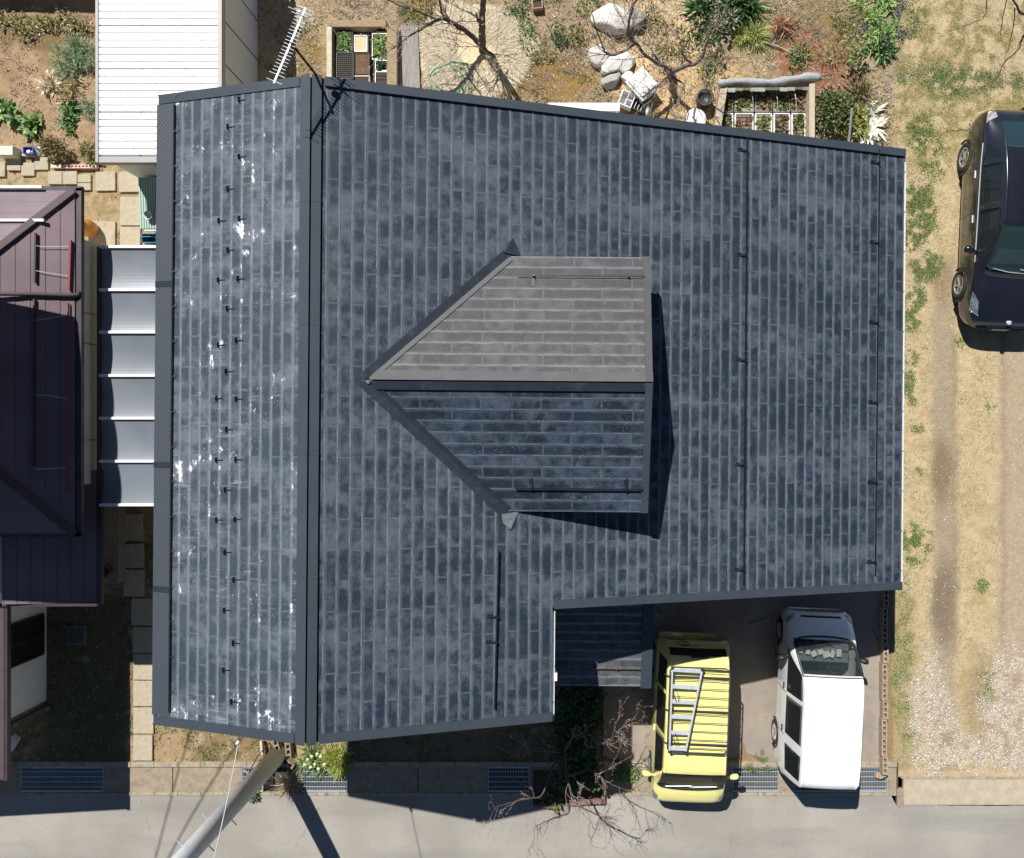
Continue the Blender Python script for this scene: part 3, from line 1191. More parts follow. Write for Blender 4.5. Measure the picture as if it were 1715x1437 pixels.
mb = MB().prism([(-6.0, -4.2), (-.7, -4.2), (-.7, -2.4), (5.55, -2.4), (5.55, 4.7), (-6.0, 4.7)], -.02, .28)
mb.build('foundation', M_conc, house)
for (c_, w_, h_, ax) in (((-4.6, -4.15, 2.0), 1.6, 1.1, 'y'), ((-2.2, -4.15, 2.0), 1.6, 1.1, 'y'), ((3.2, -2.35, 1.6), 1.5, 1.0, 'y'), ((-3.0, 4.65, 2.2), 1.6, 1.1, 'y'), ((2.4, 4.65, 1.6), 1.6, 1.0, 'y'), ((5.5, 2.6, 1.5), 1.4, .9, 'x'), ((-5.95, 1.6, 2.4), 1.5, 1.0, 'x'), ((-5.95, -2.4, 2.4), 1.5, 1.0, 'x')):
    c_ = Vector(c_)
    if ax == 'y':
        sg = 1 if c_.y > 0 else -1
        box = lambda m, cx, cz, w, h, dp, dy: m.box((c_.x + cx, c_.y + sg * dy, c_.z + cz), (w, dp, h))
    else:
        sg = 1 if c_.x > 0 else -1
        box = lambda m, cx, cz, w, h, dp, dy: m.box((c_.x + sg * dy, c_.y + cx, c_.z + cz), (dp, w, h))
    f = MB()
    for dx_ in (-w_ / 2, w_ / 2, 0): box(f, dx_, 0, .05, h_ + .05, .07, .02)
    for dz_ in (-h_ / 2, h_ / 2): box(f, 0, dz_, w_ - .05, .05, .06, .02)
    f = f.build('window', M_alu, house)
    gmb = MB()
    box(gmb, 0, 0, w_ - .05, h_ - .05, .02, .015)
    gmb.build('pane', M_glass, f)

# -- dormer
YD, ZD, MD = .70, 5.30, .30
dY = 1.99
XF = 1.17
XA = XR + (ZR - ZD) / M_
YU, YL = YD + dY, YD - dY
ZE = ZD - MD * dY
XV = XR + (ZR - ZE) / M_
cd = 1 / math.sqrt(1 + MD * MD)
dw = MB()
zf = zroof(XF - .12) - .1
yi = dY - .22
dw.add([(XF - .12, YD - yi, zf), (XF - .12, YD + yi, zf), (XF - .12, YD + yi, ZD - MD * yi - .08), (XF - .12, YD, ZD - .08), (XF - .12, YD - yi, ZD - MD * yi - .08)], [(0, 1, 2, 3, 4)])
for sg in (-1, 1):
    y = YD + sg * yi
    xb = XV - .2
    q = [(XF - .12, y, zf), (xb, y, zroof(xb) - .1), (xb, y, ZD - MD * yi - .08), (XF - .12, y, ZD - MD * yi - .08)]
    dw.add(q, [(0, 1, 2, 3) if sg > 0 else (3, 2, 1, 0)])
dormer = dw.build('dormer', M_wall, house)
f = MB()
for dy_ in (-.55, 0, .55): f.box((XF - .1, YD + dy_, 4.55), (.06, .05, .55))
for dz_ in (-.25, .25): f.box((XF - .1, YD, 4.55 + dz_), (.05, 1.05, .05))
f = f.build('window', M_alu, dormer)
MB().box((XF - .112, YD, 4.55), (.02, 1.05, .5)).build('pane', M_glass, dormer)
Ld = dY / cd
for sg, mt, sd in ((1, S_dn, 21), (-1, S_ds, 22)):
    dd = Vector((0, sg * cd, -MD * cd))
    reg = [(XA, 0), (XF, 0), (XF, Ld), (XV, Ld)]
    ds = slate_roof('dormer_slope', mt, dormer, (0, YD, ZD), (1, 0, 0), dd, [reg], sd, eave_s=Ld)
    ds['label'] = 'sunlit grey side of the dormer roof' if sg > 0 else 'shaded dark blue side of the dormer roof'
    # verge trim at the front
    up_ = Vector((0, sg * MD * cd, cd))
    mb = MB()
    a, b = Vector((XF, YD + sg * .0, ZD)), Vector((XF, YD + sg * dY, ZE))
    mb.bar(a + up_ * .012 - Vector((.03, 0, 0)), b + up_ * .012 - Vector((.03, 0, 0)), .11, .06, up=up_)
    mb.bar(a - up_ * .07 + Vector((.02, 0, 0)), b - up_ * .07 + Vector((.02, 0, 0)), .014, .13, up=up_)
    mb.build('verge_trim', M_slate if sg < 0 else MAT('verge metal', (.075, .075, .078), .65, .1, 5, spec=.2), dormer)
    # valley flashing: one leaf up the dormer, one on the main slope
    va, vb = Vector((XA, YD, ZD)), Vector((XV, YD + sg * dY, ZE))
    dv = (vb - va).normalized()
    for w_, base, nm in ((.14, nR, 0), (.085, up_, 1)):
        if nm == 0:
            out = (dv.cross(base)).normalized()
            if out.y * sg < 0: out = -out
            out = out if out.x < 0 or sg * out.y > 0 else -out
        else:
            out = (dv.cross(base)).normalized()
            if out.x < 0: out = -out
        a0, b0 = va - dv * .02, vb + dv * (.16 if nm == 0 else -.02)
        q = [a0 + base * .022, b0 + base * .022, b0 + out * w_ + base * .022, a0 + out * (w_ * .9) + base * .022]
        m_ = MB().slab(q, .014)
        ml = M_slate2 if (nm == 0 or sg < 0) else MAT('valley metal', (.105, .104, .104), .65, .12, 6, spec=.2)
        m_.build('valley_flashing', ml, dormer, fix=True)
    # folded tongue of flashing at the valley foot
    foot = vb + dv * .1
    base = nR
    q = [foot + Vector((-.16, sg * -.02, 0)), foot + Vector((.10, sg * -.06, 0)), foot + Vector((-.02, sg * .22, 0)), foot + Vector((-.14, sg * .12, 0))]
    q = [Vector((v.x, v.y, zroof(v.x) + .03)) for v in q]
    q[0].z += .02
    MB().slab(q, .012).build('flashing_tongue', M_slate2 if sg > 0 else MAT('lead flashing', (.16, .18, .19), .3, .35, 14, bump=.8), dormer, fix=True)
    # snow rail
    yy = YD + sg * (dY - .34) if sg > 0 else YD + sg * (dY - .38)
    zz = ZD - MD * abs(yy - YD)
    dsr = snow_rail((XF - 2.04, yy, zz), (XF - .06, yy, zz), 2, dormer, up_, -dd, first=.13)
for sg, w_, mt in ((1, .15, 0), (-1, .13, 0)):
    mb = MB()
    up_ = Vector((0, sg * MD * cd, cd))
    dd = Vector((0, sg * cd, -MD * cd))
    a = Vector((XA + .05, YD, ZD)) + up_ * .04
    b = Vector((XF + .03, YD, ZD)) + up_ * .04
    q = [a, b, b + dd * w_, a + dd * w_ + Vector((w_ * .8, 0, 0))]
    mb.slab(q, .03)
    mb.build('dormer_ridge_cap', MAT('dormer ridge metal lit', (.10, .098, .098), .65, .1, 5, spec=.2) if sg > 0 else M_slate2, dormer, fix=True)  # one metal cap: sunlit flange painted paler, shaded flange painted darker

# -- porch roof beside the cars
PZ, PM = 2.27, .25
pY0, pX1 = -4.80, 1.52
pcd = 1 / math.sqrt(1 + PM * PM)
PL = 2.1 / pcd
S_p = slate_material('slate porch', (.05, .058, .07), (.11, .118, .13), (.2, .2, .2), rough=.5)
slate_roof('porch_roof', S_p, house, (0, pY0 + 2.1, PZ + PM * 2.1), (1, 0, 0), (0, -pcd, -PM * pcd), [[(-.75, 0), (pX1 - .2, 0), (pX1 - .2, PL), (-.75, PL)]], 31, eave_s=PL)
upp = Vector((0, -PM * pcd, pcd))
mb = MB()
mb.bar(Vector((pX1 - .1, pY0 - .02, PZ)) + upp * .012, Vector((pX1 - .1, pY0 + 2.1, PZ + PM * 2.1)) + upp * .012, .2, .06, up=upp)
mb.build('porch_trim', M_slate, house)
snow_rail((-.7, pY0 + .38, PZ + PM * .38), (pX1 - .2, pY0 + .38, PZ + PM * .38), 2, house, upp, (0, pcd, PM * pcd), first=.22, mat=MAT('bronze rail', (.12, .09, .06), .45, .2, 9))
mb = MB()
mb.box((pX1 - .2, pY0 + .25, 1.13), (.1, .1, 2.2))
mb.box((.4, pY0 + .12, 2.16), (2.2, .05, .1))
mb.build('porch_post', M_wood, house)
# ------------------------------------------------------------------ neighbour's house on the left
def lap_material(name, base, line):
    k = NT(name)
    uv = k.new('ShaderNodeUVMap', uv_map='tile').outputs[0]
    sx = k.new('ShaderNodeSeparateXYZ')
    k.lk(uv, sx.inputs[0])
    o = k.obj()
    n1 = k.noise(o, .9, 5)
    n2 = k.noise(o, 14, 5, .7)
    c = k.mix(k.ramp(n1, .35, .65), tuple(v * .88 for v in base), tuple(v * 1.12 for v in base))
    c = k.mix(k.ramp(n2, .55, .8, 0, .3), c, tuple(v * .7 for v in base))
    e = k.math('SUBTRACT', 1.0, k.ramp(sx.outputs[1], .004, .009))
    c = k.mix(k.math('MULTIPLY', e, .8), c, line)
    k.lk(c, k.b.inputs['Base Color'])
    k.b.inputs['Roughness'].default_value = .5
    k.b.inputs['Specular IOR Level'].default_value = .3
    return k.m


M_mar = lap_material('maroon metal roof', A(140, 120, 126, .62), (.05, .03, .035))
M_mart = MAT('maroon trim', A(112, 96, 100, .55), .6, .1, 5, spec=.2)
M_mardk = MAT('dark maroon trim', (.05, .036, .044), .45, .2, 5)
M_cream = MAT('cream wall', (.86, .84, .78), .85, .05, 4, bump=.2)
M_olive = MAT('olive wall panel', (.50, .50, .43), .8, .08, 4)
nb = thing('neighbour_house', (-10.6, .8, 0), 'house with a maroon lapped metal roof at the left edge of the photo', 'house')
EZ, EX, EYT, EYB, MP = 3.15, -8.75, 4.2, -1.84, .30
rc_ = 1.5
cm = 1 / math.sqrt(1 + MP * MP)
Ls = rc_ / cm
zt = EZ + MP * rc_
slate_roof('roof_slope', M_mar, nb, (EX - rc_, 0, zt), (0, 1, 0), (cm, 0, -MP * cm), [[(EYB + rc_, 0), (EYT - rc_, 0), (EYT, Ls), (EYB, Ls)]], 41, exposure=.226, length=7.0, eave_s=Ls)
slate_roof('roof_slope', M_mar, nb, (0, EYT - rc_, zt), (1, 0, 0), (0, cm, -MP * cm), [[(-15.5, 0), (EX - rc_, 0), (EX, Ls), (-15.5, Ls)]], 42, exposure=.226, length=9.0, eave_s=Ls)
slate_roof('roof_slope', M_mar, nb, (0, EYB + rc_, zt), (1, 0, 0), (0, -cm, -MP * cm), [[(-15.5, 0), (EX - rc_, 0), (EX, Ls), (-15.5, Ls)]], 43, exposure=.226, length=9.0, eave_s=Ls)
for ye, sg in ((EYT, -1), (EYB, 1)):
    a, b = Vector((EX, ye, EZ + .03)), Vector((EX - rc_, ye + sg * rc_, zt + .03))
    MB().bar(a, b, .13, .05).build('hip_cap', M_mart, nb, bevel=.012)
mb = MB()
mb.box((EX + .05, (EYT + EYB) / 2, EZ - .06), (.10, EYT - EYB + .1, .09))
mb.box((-12.1, EYT + .04, EZ - .06), (6.9, .08, .09))
mb.box((-12.1, EYB - .03, EZ - .06), (6.9, .06, .09))
mb.build('gutter', M_mardk, nb)
mb = MB()
mb.prism([(-15.4, -1.0), (-8.80, -1.0), (-8.80, 3.42), (-15.4, 3.42)], 0, 3.05)
mb.build('wall', M_olive, nb)
for y in (1.55, 2.1, -.2): MB().box((-8.795, y, 1.5), (.012, .012, 3.0)).build('panel_joint', M_mardk, nb)
# upper storey
mb = MB().prism([(-15.4, -.55), (-10.2, -.55), (-10.2, 2.88), (-15.4, 2.88)], 3.06, 5.45)
mb.build('upper_wall', M_cream, nb)
f = MB()
for dy_ in (-.8, 0, .8): f.box((-10.19, 1.2 + dy_, 4.5), (.08, .05, 1.0))
for dz_ in (-.5, .5): f.box((-10.19, 1.2, 4.5 + dz_), (.07, 1.6, .05))
f = f.build('window', M_alu, nb)
MB().box((-10.195, 1.2, 4.5), (.03, 1.6, .96)).build('pane', M_glass, f)
mb = MB()
mb.slab([(-15.5, -1.2, 5.5), (-9.55, -1.2, 5.5), (-9.55, 1.16, 6.2), (-15.5, 1.16, 6.2)], .12)
mb.slab([(-15.5, 1.165, 6.2), (-9.55, 1.165, 6.2), (-9.55, 3.53, 5.5), (-15.5, 3.53, 5.5)], .12)
mb.build('upper_roof', M_mart, nb, fix=True)
# drain pipe crossing the skirt roof, snow rails and their wires
def onmar(px, py, dz=.03):
    z = 3.3
    for _ in range(10):
        p = P(px, py, z)
        z = EZ + MP * min(EX - p.x, EYT - p.y, p.y - EYB)
    return P(px, py, z) + Vector((0, 0, dz))


mb = MB().tube([(-10.15, 2.29, 3.72), onmar(60, 493, .07), onmar(122, 495, .07), onmar(131, 495, .04), onmar(133, 488, .0)], .036, 10)
mb.build('drain_pipe', M_mart, nb, smooth=True)
for (x0, y0, x1, y1, m_, w_) in ((63, 391, 62, 474, M_mardk, .03), (121.5, 403, 119, 486, M_rust, .035), (61, 501, 60, 780, M_mardk, .025), (117.5, 508, 115, 822, M_rust, .014)):
    MB().bar(onmar(x0, y0, .05), onmar(x1, y1, .05), w_, .04).build('snow_rail', m_, nb)
M_wire = MAT('pale wire', (.5, .48, .44), .5, .2, 9)
for pts in (((64, 412), (72, 414), (119, 414)), ((64, 454), (80, 457), (118, 463)), ((62, 537), (75, 535), (118, 528)), ((64, 661), (85, 662), (118, 668)), ((62, 785), (90, 784), (115, 782))):
    MB().tube([onmar(x, y, .06) for x, y in pts], .006, 5).build('tie_wire', M_wire, nb)
for (x0, x1, y, z) in ((-12.9, -9.15, 3.62, 3.36), (-12.9, -9.28, 4.24, 3.22)):
    MB().bar((x0, y, z), (x1, y, z), .05, .04).build('snow_rail', M_alu, nb)
# dark lean-to roof
cl = 1 / math.sqrt(1 + .12 ** 2)
slate_roof('leanto_roof', M_mar, nb, (-10.3, 0, 2.78), (0, 1, 0), (cl, 0, -.12 * cl), [[(-3.17, 0), (-.75, 0), (-.75, 1.60 / cl), (-3.17, 1.60 / cl)]], 47, exposure=.226, length=5.0, eave_s=1.6 / cl)
mb = MB()
mb.box((-8.655, -1.98, 2.56), (.09, 2.46, .09))
mb.box((-9.5, -3.2, 2.63), (1.72, .05, .14))
mb.tube([(-8.68, -3.12, 2.5), (-8.9, -3.1, 2.3), (-10.0, -3.04, 2.2), (-10.06, -3.04, .05)], .035)
mb.build('leanto_gutter', M_mardk, nb)
MB().prism([(-10.9, -3.02), (-10.1, -3.02), (-10.1, -1.002), (-10.9, -1.002)], 0, 2.5).build('leanto_wall', M_olive, nb)

# single-storey cream wing further down
wg = thing('cream_annex', (-12.4, -4, 0), 'low cream walled wing with a brown sliding window at the lower left edge', 'building')
MB().prism([(-15.4, -5.85), (-11.34, -5.85), (-11.34, -3.03), (-15.4, -3.03)], 0, 2.4).build('wall', M_cream, wg)
MB().slab([(-15.5, -6.46, 2.9), (-10.47, -6.46, 2.50), (-10.47, -3.23, 2.50), (-15.5, -3.23, 2.9)], .08).build('roof', M_mart, wg, fix=True)
mb = MB()
mb.box((-10.45, -4.85, 2.44), (.07, 3.28, .1))
mb.tube([(-10.46, -6.4, 2.4), (-10.6, -6.3, 2.2), (-11.28, -5.92, 2.0), (-11.28, -5.92, .05)], .03)
mb.build('gutter', M_mardk, wg)
f = MB()
M_brown = MAT('brown frame', (.035, .026, .022), .45, .2, 8)
for dy_ in (-.42, 0, .42): f.box((-11.325, -4.38 + dy_, 1.1), (.07, .05, 1.9))
for dz_ in (-.95, .95): f.box((-11.325, -4.38, 1.1 + dz_), (.06, .84, .05))
f = f.build('window', M_brown, wg)
MB().box((-11.33, -4.38, 1.1), (.04, .8, 1.86)).build('pane', MAT('brown tinted glass', (.03, .022, .018), .2, .2, 3), f)

# tiled step with a plant pot
k = NT('step tile')
br = k.new('ShaderNodeTexBrick', offset=0.0)
k.lk(k.obj(), br.inputs['Vector'])
br.inputs['Scale'].default_value = 10
br.inputs['Color1'].default_value = (.30, .24, .19, 1)
br.inputs['Color2'].default_value = (.26, .21, .17, 1)
br.inputs['Mortar'].default_value = (.12, .11, .10, 1)
br.inputs['Mortar Size'].default_value = .03
br.inputs['Brick Width'].default_value = 1.0
br.inputs['Row Height'].default_value = 1.0
k.lk(br.outputs[0], k.b.inputs['Base Color'])
M_tile = k.m
st = MB().box((-9.84, -2.25, .15), (.44, 2.05, .30))
tag(st.build('tiled_step', M_tile, org=(-9.84, -2.25, 0), bevel=.01), 'shaded brown tiled step under the edge of the dark lean-to roof', 'step')
pt = thing('plant_pot', (-9.83, -2.98, .30), 'brown round plant pot standing on the shaded tiled step', 'plant pot')
MB().lathe([(.0, .30), (.09, .30), (.12, .48), (.14, .48), (.14, .50), (.115, .50), (.10, .46), (.0, .46)], 18, (-9.83, -2.98, 0)).build('pot', MAT('brown pot', (.16, .08, .06), .6, .2, 9), pt, smooth=True)
MB().lathe([(.10, .462), (.0, .475)], 14, (-9.83, -2.98, 0)).build('soil', MAT('pot soil', (.05, .035, .025), .95, .3, 20), pt)

# small things in the shaded garden
p = P(20, 1245, .1)
t = thing('polystyrene_box', (p.x, p.y, 0), 'white oblong box lying in the shade at the lower left edge', 'box')
MB().box((p.x, p.y, .16), (.16, .34, .28), rz=R(-32)).build('body', M_white, t, bevel=.01)
MB().box((p.x, p.y, .31), (.18, .36, .03), rz=R(-32)).build('lid', M_white, t, bevel=.008)
p = P(130, 1063)
t = thing('drain_cover', (p.x, p.y, 0), 'square shaded drain cover in the dark garden beside the cream wing', 'drain cover')
MB().box((p.x, p.y, .02), (.40, .40, .05)).build('frame', MAT('old concrete', (.17, .17, .16), .9, .25, 9), t)
MB().box((p.x, p.y, .04), (.32, .32, .03)).build('lid', MAT('wet cover', (.07, .08, .085), .6, .2, 6), t)
for (px, py, r, lb) in ((144, 1102, .09, 'small round grey stone lid in the middle of the shaded garden'), (80, 1185, .07, 'small round grey stone lid at the corner of the cream wing')):
    p = P(px, py)
    tag(MB().lathe([(r, 0), (r, .05), (r * .85, .07), (0, .075)], 16, p).build('round_cover', bpy.data.materials['old concrete'], org=p, smooth=False), lb, 'round cover', 'round drain covers')

# ------------------------------------------------------------------ translucent passage roof
ps = thing('passage_roof', (-7.4, 1.0, 0), 'flat translucent panel roof with white cross bars between the two houses', 'canopy')
k = NT('frosted panel')
o = k.obj()
n1 = k.noise(o, .7, 2)
k.lk(k.mix(k.ramp(n1, .3, .7), (.14, .16, .185), (.19, .21, .24)), k.b.inputs['Base Color'])
k.b.inputs['Roughness'].default_value = .30
k.b.inputs['Specular IOR Level'].default_value = .6
k.b.inputs['Alpha'].default_value = .97
ZP = 2.6
ys = [P(0, y, ZP).y for y in (413, 485, 556, 628.5, 700, 772, 845)]
xa, xb = P(167, 0, ZP).x, -6.2
for y0, y1 in zip(ys[:-1], ys[1:]):
    mb = MB()
    nn_ = 12
    for q in range(nn_):
        t0, t1 = q / nn_, (q + 1) / nn_
        z0_, z1_ = [ZP - .018 - .042 * (1 - (2 * t_ - 1) ** 2) for t_ in (t0, t1)]
        a_, b_ = y1 + .015 + (y0 - y1 - .03) * t0, y1 + .015 + (y0 - y1 - .03) * t1
        mb.add([(xa, a_, z0_), (xb, a_, z0_), (xb, b_, z1_), (xa, b_, z1_)], [(0, 1, 2, 3)])
    pn = mb.build('panel', k.m, ps, smooth=True)
for y in ys:
    MB().box(((xa + xb) / 2, y, ZP), (xb - xa, .05, .055)).build('cross_bar', M_white, ps, bevel=.006)
mb = MB()
mb.box((xa - .02, (ys[0] + ys[-1]) / 2, ZP - .03), (.05, ys[0] - ys[-1], .09))
mb.build('edge_beam', M_mardk, ps)
for x in (P(212, 0, ZP).x, P(253, 0, ZP).x):
    MB().box((x, (ys[0] + ys[-1]) / 2, ZP - .13), (.035, ys[0] - ys[-1] - .05, .05)).build('purlin', M_alu, ps)
for x, y in ((xa + .1, ys[0] - .1), (xa + .1, ys[-1] + .1), (-6.4, ys[0] - .1), (-6.4, ys[-1] + .1)):
    MB().box((x, y, 1.265), (.06, .06, 2.53)).build('post', M_alu, ps)

# ------------------------------------------------------------------ white metal shed
sh = thing('garden_shed', (-7.9, 7.6, 0), 'shed with a bright white ribbed metal roof and grey walls', 'shed')
SX0, SX1, SY0, SY1, SZ = -9.07, -6.67, 5.08, 10.6, 2.0
M_shw = MAT('shed roof white', (.80, .80, .80), .45, .03, 4)
M_sht = MAT('shed trim', (.33, .31, .29), .5, .06, 5)
mb = MB()
pitch = .1375
nr = int((SY1 - SY0 - .12) / pitch)
prof = []
for i in range(nr):
    y = SY0 + .12 + i * pitch
    dp = .05 if i % 6 == 0 else .035
    g2 = .030 if i % 6 == 0 else .020
    prof += [(y, SZ), (y + .002, SZ - dp), (y + g2, SZ - dp), (y + g2 + .003, SZ), (y + pitch * .55, SZ + .004)]
prof.append((SY0 + .12 + nr * pitch, SZ))
for a, b in zip(prof[:-1], prof[1:]):
    mb.add([(SX0 + .05, a[0], a[1]), (SX1 - .07, a[0], a[1]), (SX1 - .07, b[0], b[1]), (SX0 + .05, b[0], b[1])], [(0, 1, 2, 3)])
mb.build('roof', M_shw, sh)
mb = MB()
mb.box((SX0 + .025, (SY0 + SY1) / 2, SZ - .06), (.055, SY1 - SY0, .16))
mb.box((SX1 - .035, (SY0 + SY1) / 2, SZ - .06), (.075, SY1 - SY0, .16))
mb.box(((SX0 + SX1) / 2, SY0 + .05, SZ - .06), (SX1 - SX0 - .135, .11, .16))
mb.build('roof_trim', M_sht, sh)
k = NT('shed wall')
o = k.obj()
sx = k.new('ShaderNodeSeparateXYZ')
k.lk(o, sx.inputs[0])
h = k.math('ADD', sx.outputs[0], sx.outputs[1])
rib = k.math('PINGPONG', h, .03)
pan = k.math('ABSOLUTE', k.math('SUBTRACT', k.math('PINGPONG', k.math('ADD', h, .2), .42), .0))
pm = k.math('SUBTRACT', 1.0, k.ramp(pan, .012, .02))
c = k.mix(k.ramp(rib, .0, .02), (.56, .57, .58), (.68, .69, .70))
c = k.mix(pm, c, (.05, .05, .05))
k.lk(c, k.b.inputs['Base Color'])
k.b.inputs['Roughness'].default_value = .5
k.bump(rib, .5, .02)
MB().prism([(SX0 + .09, SY0 + .12), (SX1 - .11, SY0 + .12), (SX1 - .11, SY1 - .1), (SX0 + .09, SY1 - .1)], 0, SZ - .03).build('wall', k.m, sh)
for y in (SY0 + .12, SY1 - .1): MB().box((SX1 - .11, y, .97), (.05, .05, 1.92)).build('corner_post', M_sht, sh)

# pale green locker below it, with a bucket on top and a blue bag
lk = thing('storage_locker', (-8.4, 4.55, 0), 'pale green corrugated locker between the white shed and the passage roof', 'locker')
M_grn = MAT('pale green metal', A(186, 214, 200, .8), .5, .06, 6)
mb = MB()
n = 22
for i in range(n):
    x0 = -8.88 + i * .05
    pr = [(x0, .86), (x0 + .012, .885), (x0 + .035, .885), (x0 + .05, .86)]
    for a, b in zip(pr[:-1], pr[1:]):
        mb.add([(a[0], 4.12, a[1] - .06), (b[0], 4.12, b[1] - .06), (b[0], 5.15, b[1] + .02), (a[0], 5.15, a[1] + .02)], [(0, 1, 2, 3)])
mb.build('lid', M_grn, lk)
MB().prism([(-8.85, 4.17), (-7.80, 4.17), (-7.80, 5.12), (-8.85, 5.12)], 0, .79).build('body', M_grn, lk)
MB().box((-8.25, 4.10, .76), (1.1, .05, .07)).build('front_rail', MAT('cream rail', (.7, .66, .52), .5, .08, 5), lk)
p = P(250, 361, .9)
t = thing('grey_bowl', (p.x, p.y, .85), 'small grey bowl left on the pale green locker', 'bowl')
MB().lathe([(.0, .86), (.05, .86), (.085, .93), (.09, .96), (.08, .96), (.05, .89), (.0, .885)], 18, (p.x, p.y, 0)).build('bowl', M_galv, t, smooth=True)
p = P(247, 397, .4)
t = thing('blue_basket', (p.x, p.y, 0), 'blue plastic basket on the ground below the pale green locker', 'basket')
M_blue = MAT('blue plastic', (.03, .16, .28), .4, .2, 9)
mb = MB()
w_, d_ = .30, .18
for dx_, dy_, sx_, sy_ in ((0, d_ / 2, w_, .012), (0, -d_ / 2, w_, .012), (w_ / 2, 0, .012, d_ - .014), (-w_ / 2, 0, .012, d_ - .014)):
    mb.box((p.x + dx_, p.y + dy_, .18), (sx_, sy_, .34))
mb.box((p.x, p.y, .02), (w_, d_, .02))
mb.build('basket', M_blue, t)
MB().tube([(p.x - .15, p.y, .35), (p.x - .1, p.y, .46), (p.x + .1, p.y, .46), (p.x + .15, p.y, .35)], .008).build('handle', M_blue, t)
p = P(143, 380, .3)
t = thing('orange_jar', (p.x, p.y, 0), 'orange glazed jar standing against the neighbour house wall', 'jar')
MB().lathe([(.0, 0), (.12, 0), (.17, .12), (.19, .3), (.16, .45), (.11, .5), (.12, .53), (.10, .53), (.09, .48), (.0, .47)], 22, (p.x, p.y, 0)).build('jar', MAT('orange glaze', (.55, .24, .03), .35, .25, 9), t, smooth=True)

# unseen board fence, added to cast shade over the top of the bed
fc = thing('shade_fence', (-11.3, 9.95, 0), 'unseen board fence added beyond the vegetable bed to cast its shade', 'fence')
for i in range(6):
    MB().box((-14 + i * .93, 9.98, .68), (.09, .09, 1.36)).build('post', M_wood, fc)
for z in (.2, .42, .64, .86, 1.08, 1.28):
    MB().box((-11.7, 9.92, z), (4.7, .025, .19)).build('board', M_wood, fc)

# ------------------------------------------------------------------ television aerial
cz = 6.28
a0, a1 = P(512, 13, cz), P(459, 139, cz)
m0 = P(529, 124, 5.54)
an = thing('tv_aerial', (m0.x, m0.y, 5.5), 'white television aerial on a dark mast at the top end of the roof ridge', 'aerial')
top = P(487, 71, cz + .04)
MB().tube([(m0.x, m0.y, 5.50), top], .017, 8).build('mast', M_black, an)
bo = MB().bar(a0, a1, .022, .022).build('boom', M_alu, an)
ax = (a1 - a0).normalized()
sd = Vector((-ax.y, ax.x, 0))
Lb = (a1 - a0).length
for i in range(23):
    c_ = a0 + ax * (Lb * (i + .3) / 22.8)
    h = .135 if i < 2 else (.115 if i in (20, 22) else .085)
    if i == 21: continue
    MB().tube([c_ - sd * h + Vector((0, 0, .015)), c_ + sd * h + Vector((0, 0, .015))], .0042, 6).build('element', M_white, bo)
c_ = a0 + ax * .12
mb = MB()
for q in (-.06, 0, .06):
    mb.tube([c_ + Vector((0, 0, q * 2)) - sd * .16, c_ + Vector((0, 0, q * 2)) + sd * .16], .005, 6)
mb.bar(c_ - Vector((0, 0, .13)), c_ + Vector((0, 0, .13)), .012, .012)
mb.build('reflector', M_alu, bo)
MB().box(a0 + ax * .3 - Vector((0, 0, .05)), (.07, .09, .06), rz=math.atan2(ax.y, ax.x)).build('junction_box', M_black, an)

# ------------------------------------------------------------------ utility pole with step bolts, and cables
b0 = P(467, 1262)
up_ = thing('utility_pole', (b0.x, b0.y, 0), 'round grey concrete utility pole with step bolts leaning out of the lower left', 'utility pole')
HP = 9.5
MB().tube([(b0.x, b0.y, -.05), (b0.x, b0.y, HP)], [.192, .13], 28).build('shaft', M_conc, up_, smooth=True)
for i in range(17):
    z = 1.3 + i * .45
    r_ = .192 - .062 * z / HP
    a = R(-45 if i % 2 else 135)
    d = Vector((math.cos(a), math.sin(a), 0))
    c_ = Vector((b0.x, b0.y, z))
    MB().tube([c_ + d * (r_ - .02), c_ + d * (r_ + .13)], .009, 6).build('step_bolt', M_galv, up_)
mb = MB()
mb.bar((b0.x - .9, b0.y, 8.6), (b0.x + .9, b0.y, 8.6), .08, .08)
mb.build('cross_arm', M_galv, up_)
MB().tube([(b0.x - .19, b0.y + .05, 1.2), (b0.x - .22, b0.y + .2, .6), (b0.x - .2, b0.y + .24, .02)], .012, 6).build('ground_lead', M_rust, up_)
cb = thing('service_cable', P(400, 1238, 4.85), 'thin white service cable running from the house gable over the road', 'cable')
q0, q1 = P(399, 1243, 4.8), P(318, 1590, 6.6)
pts = [q0 + (q1 - q0) * t_ - Vector((0, 0, .5 * t_ * (1 - t_))) for t_ in np.linspace(0, 1, 14)]
MB().tube(pts, .008, 6).build('cable', MAT('pale cable', (.40, .45, .47), .5, .1, 9), cb)
MB().lathe([(.0, -.06), (.022, -.05), (.03, 0), (.022, .05), (0, .06)], 12, q0).build('insulator', M_white, cb, smooth=True)
MB().tube([q0, q0 + Vector((.05, .25, .02))], .01, 6).build('hook', M_galv, cb)
for (g1, g2, z, s, e, lb) in (((-8.22, -6.4), (-9.0, -9.27), 6.6, -.25, 2.6, 'overhead cable from the neighbour house, its thin shadow crossing the road'),
                              ((-7.58, -7.3), (-8.48, -8.8), 6.4, -.9, 3.5, 'second overhead cable, its shadow meeting the concrete pole shadow')):
    o_ = Vector((-.356 * z, .70 * z, z))
    g1, g2 = Vector((*g1, 0)), Vector((*g2, 0))
    pts = [g1 + (g2 - g1) * t_ + o_ + Vector((0, 0, .10 * (t_ - .5) ** 2)) for t_ in np.linspace(s, e, 12)]
    tag(MB().tube(pts, .014, 6).build('overhead_cable', M_cable, org=pts[0]), lb, 'cable', 'overhead cables')

